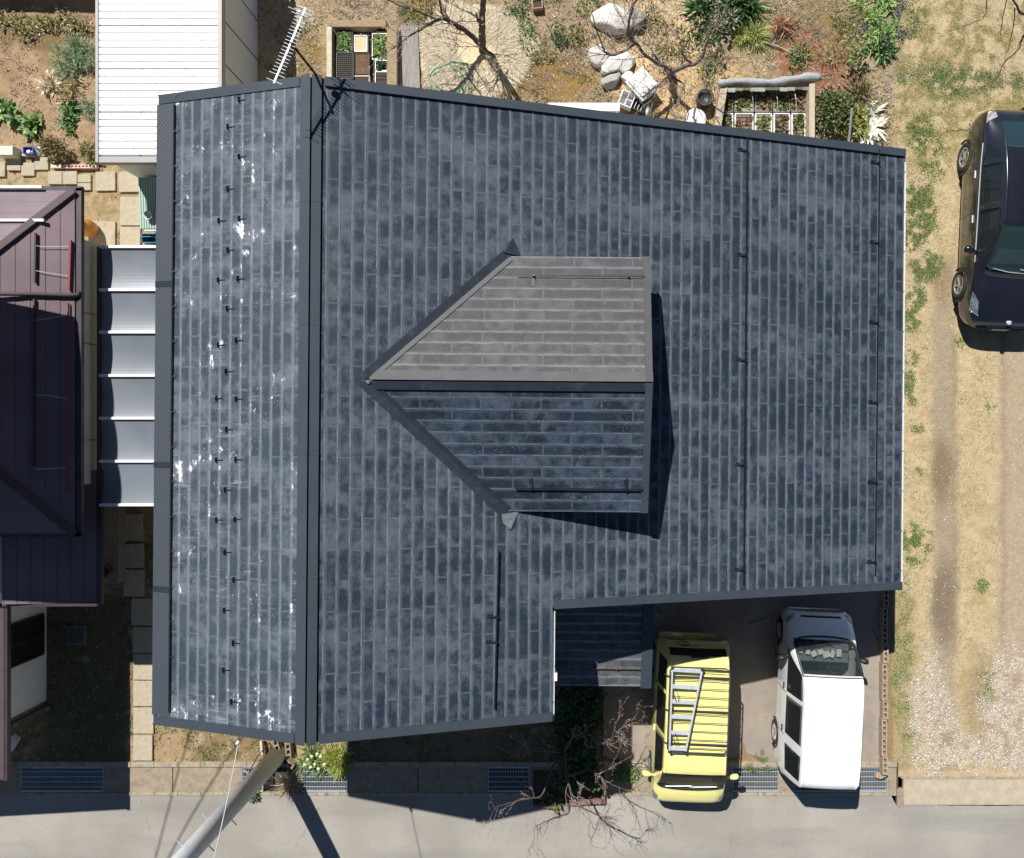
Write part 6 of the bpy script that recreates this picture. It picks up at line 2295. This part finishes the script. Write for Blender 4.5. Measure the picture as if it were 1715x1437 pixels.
def wheel(par, x, y, r, w, rim, spokes):
    sg = 1 if x > 0 else -1
    M = Matrix.Rotation(sg * math.pi / 2, 3, 'Y')
    c = Vector((x, y, r))
    ty = MB().lathe([(r * .64, -w), (r * .95, -w), (r, -w * .8), (r, -.03), (r * .97, 0), (r * .82, .006), (r * .66, 0), (r * .64, -.02)], 30, c, M).build('wheel', M_tyre, par, smooth=True)
    mb = MB()
    mb.lathe([(r * .66, -.05), (r * .66, .002), (r * .60, .006), (r * .56, -.01), (r * .54, -.04), (.0, -.045)], 28, c, M)
    for i in range(spokes):
        a = i * 2 * math.pi / spokes
        d = M @ Vector((math.cos(a), math.sin(a), 0))
        o_ = M @ Vector((0, 0, -.012))
        mb.bar(c + o_ + d * .03, c + o_ + d * r * .58, r * .16 if spokes < 8 else r * .1, .02, up=M @ Vector((0, 0, 1)))
    mb.lathe([(.05, -.03), (.05, .0), (.03, .006), (.0, .006)], 14, c, M)
    mb.build('rim', rim, ty)
    pts = [Vector((x - sg * .004, y + (r + .035) * math.cos(a), r + (r + .035) * math.sin(a))) for a in np.linspace(-.35, math.pi + .35, 22)]
    MB().tube(pts, .022, 7).build('wheel_arch', M_trim, par, smooth=True)
    return ty


def mirror(par, x, y, z, mat, w=.17, d=.10, h=.13):
    sg = 1 if x > 0 else -1
    mb = MB()
    n = 10
    prof = [(0, .0), (.35, .8), (.7, 1.0), (1.0, .85), (1.1, .0)]
    vs, fs = [], []
    for t_, s_ in prof:
        for i in range(n):
            a = i / n * 6.283
            vs.append((x + sg * t_ * w, y + math.cos(a) * d * .5 * max(s_, .02) - t_ * .03, z + math.sin(a) * h * .5 * max(s_, .02)))
    for j in range(len(prof) - 1):
        for i in range(n): fs.append((j * n + i, j * n + (i + 1) % n, (j + 1) * n + (i + 1) % n, (j + 1) * n + i))
    mb.add(vs, fs)
    mb.bar((x - sg * .06, y + .02, z - .03), (x + sg * .05, y, z - .01), .04, .03)
    return mb.build('mirror', mat, par, smooth=True)


def interior(par, y0, y1, w, zb, seats, steer_x):
    MB().box((0, (y0 + y1) / 2, .42), (2 * w, abs(y1 - y0), .06)).build('cabin_floor', M_dark, par)
    d = MB()
    d.box((0, y1 - .24, zb - .14), (2 * w * .94, .34, .16))
    d.box((0, y1 - .10, zb - .04), (2 * w * .9, .16, .04))
    d.build('dashboard', M_dash, par, bevel=.03)
    for sx in (-1, 1):
        for sy in seats:
            m_ = MB()
            m_.box((sx * w * .5, sy, .66), (.42, .44, .14))
            m_.box((sx * w * .5, sy - .24, .94), (.40, .12, .50), M=Matrix.Rotation(R(12), 3, 'X'))
            m_.box((sx * w * .5, sy - .30, 1.24), (.22, .08, .14))
            m_.build('seat', M_seat, par, bevel=.03)
    c = Vector((steer_x, y1 - .50, zb - .06))
    M = Matrix.Rotation(R(-62), 3, 'X')
    pts = [c + M @ Vector((.17 * math.cos(a), .17 * math.sin(a), 0)) for a in np.linspace(0, 2 * math.pi, 25)]
    m_ = MB().tube(pts, .014, 8, cap=False)
    m_.bar(c + M @ Vector((-.16, 0, 0)), c + M @ Vector((.16, 0, 0)), .04, .02)
    m_.lathe([(.05, -.02), (.05, .01), (.0, .02)], 12, c, M)
    m_.build('steering_wheel', M_trim, par)


def plate(par, c, w, h, mat, ry=0.0):
    return MB().box(c, (w, .012, h), M=Matrix.Rotation(ry, 3, 'X')).build('number_plate', mat, par)


def door_lines(cb, par, specs):
    for a, b in specs:
        pts = []
        for i in range(15):
            t_ = i / 14
            y, r = a[0] + (b[0] - a[0]) * t_, a[1] + (b[1] - a[1]) * t_
            pts.append(cb.S(y, r) + cb.N(y, r) * .0015)
        MB().tube(pts, .0045, 5).build('door_seam', M_trim, par)


# ---- white van
st = [(1.65, .30, .50, .585, .42, .56, .58, .46, .64, .665),
      (1.58, .24, .58, .655, .42, .65, .68, .53, .76, .80),
      (1.40, .20, .62, .685, .45, .672, .78, .575, .88, .925),
      (1.22, .19, .63, .695, .48, .685, .90, .61, .965, 1.03),
      (1.05, .19, .63, .6975, .5, .69, .97, .615, 1.17, 1.25),
      (.80, .19, .63, .6975, .5, .69, .98, .60, 1.50, 1.57),
      (.58, .19, .63, .6975, .5, .69, .98, .582, 1.735, 1.80),
      (.20, .19, .63, .6975, .5, .69, .98, .572, 1.79, 1.865),
      (-1.00, .19, .63, .6975, .5, .69, .98, .568, 1.79, 1.865),
      (-1.40, .20, .63, .695, .5, .686, .98, .562, 1.76, 1.83),
      (-1.54, .22, .62, .69, .5, .68, .96, .556, 1.66, 1.73),
      (-1.62, .25, .60, .68, .5, .665, .92, .545, 1.40, 1.46),
      (-1.65, .30, .56, .66, .5, .65, .85, .53, 1.10, 1.15)]
cb = CarBody(st)
car = thing('white_van', (5.035, -5.43, .035), 'small white van parked nose towards the house, its roof bright in the sun', 'van', 'small vans parked on the drive', R(-2.6))
M_wh = paint('white paint', (.88, .89, .90))
ws = lambda y, r: .66 < y < 1.17 and abs(r) < 2.82
cb.body([ws]).build('body', M_wh, car, smooth=True, fix=False)
cb.patch([(1.10, -2.92), (1.10, 2.92), (.63, 2.92), (.63, -2.92)], .008, 18, 26, .014, (.12, -.0)).build('windscreen', M_screen, car, smooth=True)
fr = MB()
for rr_ in (-2.95, 2.95):
    fr.tube([cb.S(y, rr_) + cb.N(y, rr_) * .008 for y in np.linspace(.62, 1.12, 12)], .012, 6)
fr.tube([cb.S(.625, r) + cb.N(.625, r) * .008 for r in np.linspace(-2.95, 2.95, 24)], .010, 6)
fr.tube([cb.S(1.11 + .12 * (1 - (r / 2.95) ** 2), r) + cb.N(1.11 + .12 * (1 - (r / 2.95) ** 2), r) * .008 for r in np.linspace(-2.95, 2.95, 24)], .016, 6)
fr.build('screen_seal', M_trim, car)
for sg in (-1, 1):
    for cor in ([(.98, 3.94), (.10, 3.94), (.13, 3.10), (.62, 3.12)], [(.02, 3.94), (-.74, 3.94), (-.74, 3.10), (.04, 3.10)], [(-.94, 3.92), (-1.46, 3.86), (-1.44, 3.12), (-.94, 3.10)]):
        cb.patch([(y, sg * r) for y, r in cor], .006, 8, 10).build('side_window', M_side, car, smooth=True)
    cb.patch([(1.612, sg * 3.2), (1.50, sg * 4.35), (1.40, sg * 4.15), (1.555, sg * 3.1)], .010, 8, 8).build('headlight', M_vlamp, car, smooth=True)
    cb.patch([(-1.58, sg * 5.2), (-1.64, sg * 5.2), (-1.64, sg * 4.4), (-1.58, sg * 4.4)], .008, 6, 6).build('tail_light', M_tail, car, smooth=True)
    wheel(car, sg * .700, 1.13, .262, .16, M_cap, 12)
    wheel(car, sg * .700, -1.02, .262, .16, M_cap, 12)
    mirror(car, sg * .71, .80, 1.05, M_trim, .19, .13, .2)
    door_lines(cb, car, [((.06, sg * 3.98), (.06, sg * 5.6)), ((-.80, sg * 3.98), (-.80, sg * 5.6)), ((1.0, sg * 4.0), (1.0, sg * 5.4))])
    for y in (.16, -.70):
        q = cb.S(y, sg * 4.25)
        MB().box(q + Vector((sg * .012, 0, 0)), (.025, .13, .03)).build('door_handle', M_trim, car, bevel=.006)
    MB().tube([cb.S(y, sg * 2.72) + cb.N(y, sg * 2.72) * .004 for y in np.linspace(.55, -1.42, 20)], .007, 5).build('drip_rail', M_wh, car)
cb.patch([(1.590, -1.7), (1.590, 1.7), (1.56, 1.7), (1.56, -1.7)], .006, 4, 14).build('grille', M_trim, car, smooth=True)
plate(car, (.05, 1.655, .55), .33, .16, MAT('plate dark yellow', (.34, .22, .03), .5, .1, 9))
interior(car, -.2, 1.1, .60, 1.0, (.12,), .30)
mb = MB()
rs = np.random.RandomState(5)
for i in range(7):
    mb.box((-.45 + i * .13 + rs.rand() * .03, .86 + rs.rand() * .1, .99 + rs.rand() * .03), (.10 + rs.rand() * .05, .08 + rs.rand() * .06, .04), rz=rs.rand() * 2)
mb.build('dashboard_clutter', MAT('papers', (.55, .56, .52), .8, .3, 30), car)
mb = MB()
for x0, x1 in ((-.45, .05), (.0, .5)):
    mb.tube([cb.S(1.16, 0) + Vector((x0, -.01, .02)), cb.S(1.10, 0) + Vector((x1, -.03, .03))], .008, 5)
mb.build('wiper', M_trim, car)
cb.patch([(-1.57, -2.2), (-1.57, 2.2), (-1.625, 2.2), (-1.625, -2.2)], .006, 6, 12).build('rear_window', M_side, car, smooth=True)

# ---- yellow van with roof rack
st = [(1.70, .30, .54, .62, .42, .60, .60, .46, .68, .70),
      (1.64, .24, .62, .70, .42, .69, .72, .56, .81, .85),
      (1.46, .19, .66, .725, .45, .715, .84, .61, .93, .97),
      (1.24, .18, .67, .7375, .48, .725, .95, .655, 1.01, 1.06),
      (1.02, .18, .67, .7375, .5, .73, .98, .645, 1.28, 1.34),
      (.80, .18, .67, .7375, .5, .73, .98, .63, 1.50, 1.56),
      (.62, .18, .67, .7375, .5, .73, .98, .615, 1.565, 1.625),
      (.20, .18, .67, .7375, .5, .73, .98, .612, 1.585, 1.645),
      (-1.00, .18, .67, .7375, .5, .73, .98, .608, 1.585, 1.645),
      (-1.42, .20, .67, .735, .5, .726, .98, .60, 1.56, 1.615),
      (-1.56, .22, .66, .73, .5, .72, .97, .59, 1.46, 1.51),
      (-1.64, .25, .64, .72, .5, .71, .94, .585, 1.22, 1.27),
      (-1.68, .28, .62, .71, .5, .70, .90, .58, 1.02, 1.06),
      (-1.70, .32, .58, .69, .5, .68, .80, .55, .92, .95)]
cb = CarBody(st)
car = thing('yellow_van', (2.43, -6.00, .035), 'small yellow van with a roof rack, parked nose towards the road', 'van', 'small vans parked on the drive', R(180 - 2.2))
M_ye = paint('yellow paint', (.88, .80, .28), .3)
ws = lambda y, r: .76 < y < 1.20 and abs(r) < 2.82
cb.body([ws]).build('body', M_ye, car, smooth=True)
cb.patch([(1.16, -2.90), (1.16, 2.90), (.74, 2.88), (.74, -2.88)], .008, 16, 26, .014, (.10, .05)).build('windscreen', M_screen, car, smooth=True)
fr = MB()
fr.tube([cb.S(1.17 + .10 * (1 - (r / 2.92) ** 2), r) + cb.N(1.17, r) * .008 for r in np.linspace(-2.92, 2.92, 24)], .026, 6)
for rr_ in (-2.92, 2.92):
    fr.tube([cb.S(y, rr_) + cb.N(y, rr_) * .006 for y in np.linspace(.74, 1.16, 12)], .012, 6)
fr.build('screen_seal', M_trim, car)
mb = MB()
for x0, x1 in ((-.52, .02), (-.02, .5)):
    mb.tube([cb.S(1.22, 0) + Vector((x1, 0, .02)), cb.S(1.16, 0) + Vector((x0, -.0, .03))], .009, 5)
mb.build('wiper', M_galv, car)
for sg in (-1, 1):
    for cor in ([(1.0, 3.92), (.05, 3.92), (.08, 3.10), (.74, 3.12)], [(-.02, 3.92), (-.80, 3.92), (-.78, 3.10), (.0, 3.10)], [(-.88, 3.90), (-1.48, 3.84), (-1.44, 3.14), (-.86, 3.10)]):
        cb.patch([(y, sg * r) for y, r in cor], .006, 8, 10).build('side_window', M_side, car, smooth=True)
    cb.patch([(1.62, sg * 3.55), (1.56, sg * 4.3), (1.38, sg * 4.0), (1.50, sg * 3.2)], .010, 8, 8).build('headlight', M_lamp, car, smooth=True)
    cb.patch([(-1.62, sg * 5.3), (-1.69, sg * 5.2), (-1.685, sg * 4.4), (-1.62, sg * 4.4)], .008, 6, 6).build('tail_light', M_tail, car, smooth=True)
    wheel(car, sg * .740, 1.18, .265, .16, M_cap, 12)
    wheel(car, sg * .740, -1.12, .265, .16, M_cap, 12)
    mirror(car, sg * .76, 1.02, 1.04, M_ye, .20, .12, .15)
    door_lines(cb, car, [((.02, sg * 3.98), (.02, sg * 5.6)), ((-.84, sg * 3.98), (-.84, sg * 5.6)), ((1.05, sg * 4.0), (1.05, sg * 5.4))])
    for y in (.12, -.72):
        q = cb.S(y, sg * 4.25)
        MB().box(q + Vector((sg * .012, 0, 0)), (.025, .13, .03)).build('door_handle', M_ye, car, bevel=.006)
cb.patch([(-1.545, -2.55), (-1.545, 2.55), (-1.632, 2.65), (-1.632, -2.65)], .006, 10, 20).build('rear_window', M_side, car, smooth=True)
pts = [Vector((-.28 + .13 * math.cos(a), 0, 0)) for a in np.linspace(0, 6.283, 25)]
mb = MB()
ring = []
for a in np.linspace(0, 2 * math.pi, 29):
    x, z = .26 + .12 * math.cos(a), 1.11 + .07 * math.sin(a)
    y = -1.70
    for yy in np.linspace(-1.70, -1.55, 40):
        zt_ = pchip(cb.ys, [s_[9] for s_ in cb.st], yy)
        if zt_ >= z:
            y = yy
            break
    ring.append(Vector((x, y - .008, z)))
mb.tube(ring, .011, 6, cap=False)
mb.build('rear_emblem', MAT('decal olive', (.16, .15, .05), .5, .1, 9), car)
MB().tube([(-.05, -1.66, 1.17), (.16, -1.655, 1.20), (.30, -1.652, 1.215)], .009, 6).build('rear_wiper', M_trim, car)
MB().box((0, -1.56, 1.60), (.34, .05, .02)).build('brake_lamp', M_trim, car)
plate(car, (0, -1.702, .62), .33, .16, MAT('plate yellow', (.62, .48, .06), .5, .05, 9))
plate(car, (0, 1.71, .5), .33, .16, bpy.data.materials['plate yellow'])
interior(car, -.2, 1.1, .62, 1.0, (.12,), .32)
# rack
M_rack = MAT('rack black', (.045, .045, .05), .4, .2, 20)
mb = MB()
zr = 1.72
hx, ya, yb = .585, -1.38, .27
c_ = .07
loop = [(-hx, ya + c_), (-hx + c_, ya), (hx - c_, ya), (hx, ya + c_), (hx, yb - c_), (hx - c_, yb), (-hx + c_, yb), (-hx, yb - c_), (-hx, ya + c_)]
mb.tube([Vector((x, y, zr + .035)) for x, y in loop], .011, 7, cap=False)
mb.tube([Vector((x, y, zr)) for x, y in loop], .009, 7, cap=False)
mb.build('rack_frame', M_rack, car)
for i in range(10):
    y = ya + (yb - ya) * (i + .5) / 10
    MB().tube([(-hx, y, zr), (hx, y, zr)], .0075, 6).build('rack_bar', M_rack, car)
for y in (-1.18, -.52, .12):
    mb = MB()
    mb.bar((-hx - .02, y, zr - .03), (hx + .02, y, zr - .03), .03, .02)
    for sg in (-1, 1):
        mb.tube([(sg * (hx + .01), y, zr - .03), (sg * (hx + .05), y, zr - .10), (sg * .655, y, 1.55)], .014, 6)
    mb.build('rack_foot', M_rack, car)
# ladder lying on the rack
M2 = Matrix.Rotation(R(180 - 2.2), 3, 'Z')
def yv(x, y, z):
    q = M2 @ Vector((x, y, 0))
    return Vector((q.x + 2.43, q.y - 6.0, z + .035))
l0, l1 = P(1126, 1118, 1.81), P(1121, 1258, 1.81)
r0, r1 = P(1176, 1121, 1.81), P(1148, 1259, 1.81)
ld = thing('step_ladder', ((l0 + r1) / 2).to_tuple()[:2] + (1.78,), 'tapered aluminium step ladder lying on the roof rack of the yellow van', 'ladder')
for a, b in ((l0, l1), (r0, r1)):
    MB().bar(a, b, .032, .055).build('rail', M_alu, ld, bevel=.004)
for i, f_ in enumerate((.02, .22, .40, .58, .77, .96)):
    a, b = l0 + (l1 - l0) * f_, r0 + (r1 - r0) * f_
    d = (b - a).normalized()
    MB().bar(a + d * .017 + Vector((0, 0, .004)), b - d * .017 + Vector((0, 0, .004)), .075, .022, up=(0, .0, 1)).build('rung', M_alu, ld, bevel=.003)
for f_ in (.34, .84):
    a = l0 + (l1 - l0) * f_
    MB().tube([a + Vector((.02, .10, .03)), a + Vector((.06, -.02, .05)), a + Vector((.10, -.10, .03))], .007, 5).tube([a + Vector((.10, .11, .03)), a + Vector((.13, -.02, .05)), a + Vector((.14, -.10, .03))], .007, 5).build('strap', M_cable, ld)
for a in (l0, r0, l1, r1):
    MB().box(a + Vector((0, 0, .01)), (.05, .05, .05)).build('foot', M_trim, ld, bevel=.006)

# ---- black car
st = [(2.22, .28, .42, .56, .45, .52, .56, .40, .60, .62),
      (2.12, .22, .60, .72, .45, .69, .66, .55, .72, .75),
      (1.90, .18, .72, .81, .45, .79, .74, .65, .82, .86),
      (1.55, .17, .76, .855, .5, .83, .83, .69, .915, .965),
      (1.18, .16, .77, .8625, .5, .84, .91, .69, .99, 1.05),
      (.72, .16, .77, .8625, .5, .845, .945, .635, 1.24, 1.30),
      (.22, .16, .77, .8625, .5, .845, .965, .575, 1.415, 1.465),
      (-.40, .16, .77, .8625, .5, .845, .985, .565, 1.435, 1.49),
      (-.95, .16, .77, .8625, .52, .84, 1.0, .56, 1.39, 1.45),
      (-1.40, .17, .76, .86, .54, .825, 1.015, .555, 1.29, 1.35),
      (-1.85, .20, .72, .83, .56, .785, 1.0, .55, 1.12, 1.17),
      (-2.05, .24, .68, .79, .56, .74, .97, .54, 1.03, 1.07),
      (-2.16, .30, .62, .74, .56, .69, .88, .52, .95, .98),
      (-2.22, .34, .56, .68, .54, .62, .74, .48, .82, .84)]
cb = CarBody(st)
car = thing('black_car', (9.10, 4.32, .0), 'shiny black hatchback car cut off by the right edge, nose towards the road', 'car', None, R(180 - 2.4))
M_bk = paint('black paint', (.010, .011, .018), .22, .55, 1.0, .2)
ws = lambda y, r: .30 < y < 1.12 and abs(r) < 2.78
cb.body([ws], 100).build('body', M_bk, car, smooth=True)
cb.patch([(1.05, -2.86), (1.05, 2.86), (.26, 2.84), (.26, -2.84)], .008, 18, 26, .014, (.10, .05)).build('windscreen', tint('car screen glass', (.03, .06, .06), .5), car, smooth=True)
cb.patch([(-1.30, -2.45), (-1.30, 2.45), (-1.88, 2.6), (-1.88, -2.6)], .006, 14, 22, .012, (.05, 0)).build('rear_window', tint('rear glass', (.018, .04, .05), .95), car, smooth=True)
for sg in (-1, 1):
    for cor in ([(.98, 3.86), (-.06, 3.90), (-.06, 3.12), (.50, 3.14)], [(-.12, 3.90), (-.98, 3.90), (-.96, 3.14), (-.12, 3.12)], [(-1.05, 3.88), (-1.42, 3.72), (-1.16, 3.2), (-1.03, 3.16)]):
        cb.patch([(y, sg * r) for y, r in cor], .006, 8, 10).build('side_window', M_side, car, smooth=True)
    MB().tube([cb.S(y, sg * 3.97) + cb.N(y, sg * 3.97) * .006 for y in np.linspace(.95, -1.45, 20)], .009, 5).build('belt_strip', M_alu, car)
    cb.patch([(2.02, sg * 3.25), (1.90, sg * 4.2), (1.52, sg * 3.85), (1.74, sg * 3.15)], .008, 10, 8).build('headlight', M_lamp, car, smooth=True)
    cb.patch([(-1.86, sg * 3.9), (-2.12, sg * 3.9), (-2.10, sg * 3.25), (-1.98, sg * 3.15)], .008, 8, 8).build('tail_light', M_clearlamp, car, smooth=True)
    wheel(car, sg * .860, 1.30, .31, .19, M_rim, 5)
    wheel(car, sg * .858, -1.40, .31, .19, M_rim, 5)
    mirror(car, sg * .87, .74, 1.02, M_bk, .23, .17, .18)
    door_lines(cb, car, [((-.09, sg * 4.0), (-.09, sg * 5.6)), ((-1.05, sg * 4.0), (-1.2, sg * 5.3)), ((1.0, sg * 4.05), (1.02, sg * 5.5))])
    for y in (.05, -.86):
        q = cb.S(y, sg * 4.3)
        MB().box(q + Vector((sg * .012, 0, 0)), (.025, .16, .03)).build('door_handle', M_alu, car, bevel=.006)
    MB().tube([cb.S(y, sg * 2.75) + cb.N(y, sg * 2.75) * .003 for y in np.linspace(.22, -1.28, 20)], .006, 5).build('roof_seam', M_trim, car)
mb = MB()
for x0, x1 in ((-.62, .0), (-.1, .55)):
    mb.tube([cb.S(1.20, 0) + Vector((x0, -.03, .0)), cb.S(1.16, 0) + Vector(((x0 + x1) / 2, 0, .02)), cb.S(1.12, 0) + Vector((x1, -.02, .025))], .011, 5)
mb.build('wiper', M_galv, car)
cb.patch([(1.17, -2.9), (1.17, 2.9), (1.08, 2.95), (1.08, -2.95)], .007, 4, 24, .012, (.10, .10)).build('cowl_panel', M_trim, car, smooth=True)
plate(car, (0, 2.235, .42), .33, .16, M_white)
MB().lathe([(.0, .012), (.05, .008), (.055, 0)], 18, cb.S(2.12, 0) + Vector((0, .0, .01))).build('badge', M_alu, car)
MB().lathe([(.0, .006), (.03, .004), (.032, 0)], 14, cb.S(-1.84, -2.3) + cb.N(-1.84, -2.3) * .012).build('sticker', M_white, car)
MB().lathe([(.0, .006), (.035, .004), (.036, 0)], 14, cb.S(.42, -.3) + cb.N(.42, -.3) * .012).build('sticker', M_white, car)
interior(car, -.6, 1.0, .68, 1.0, (-.15,), .36)
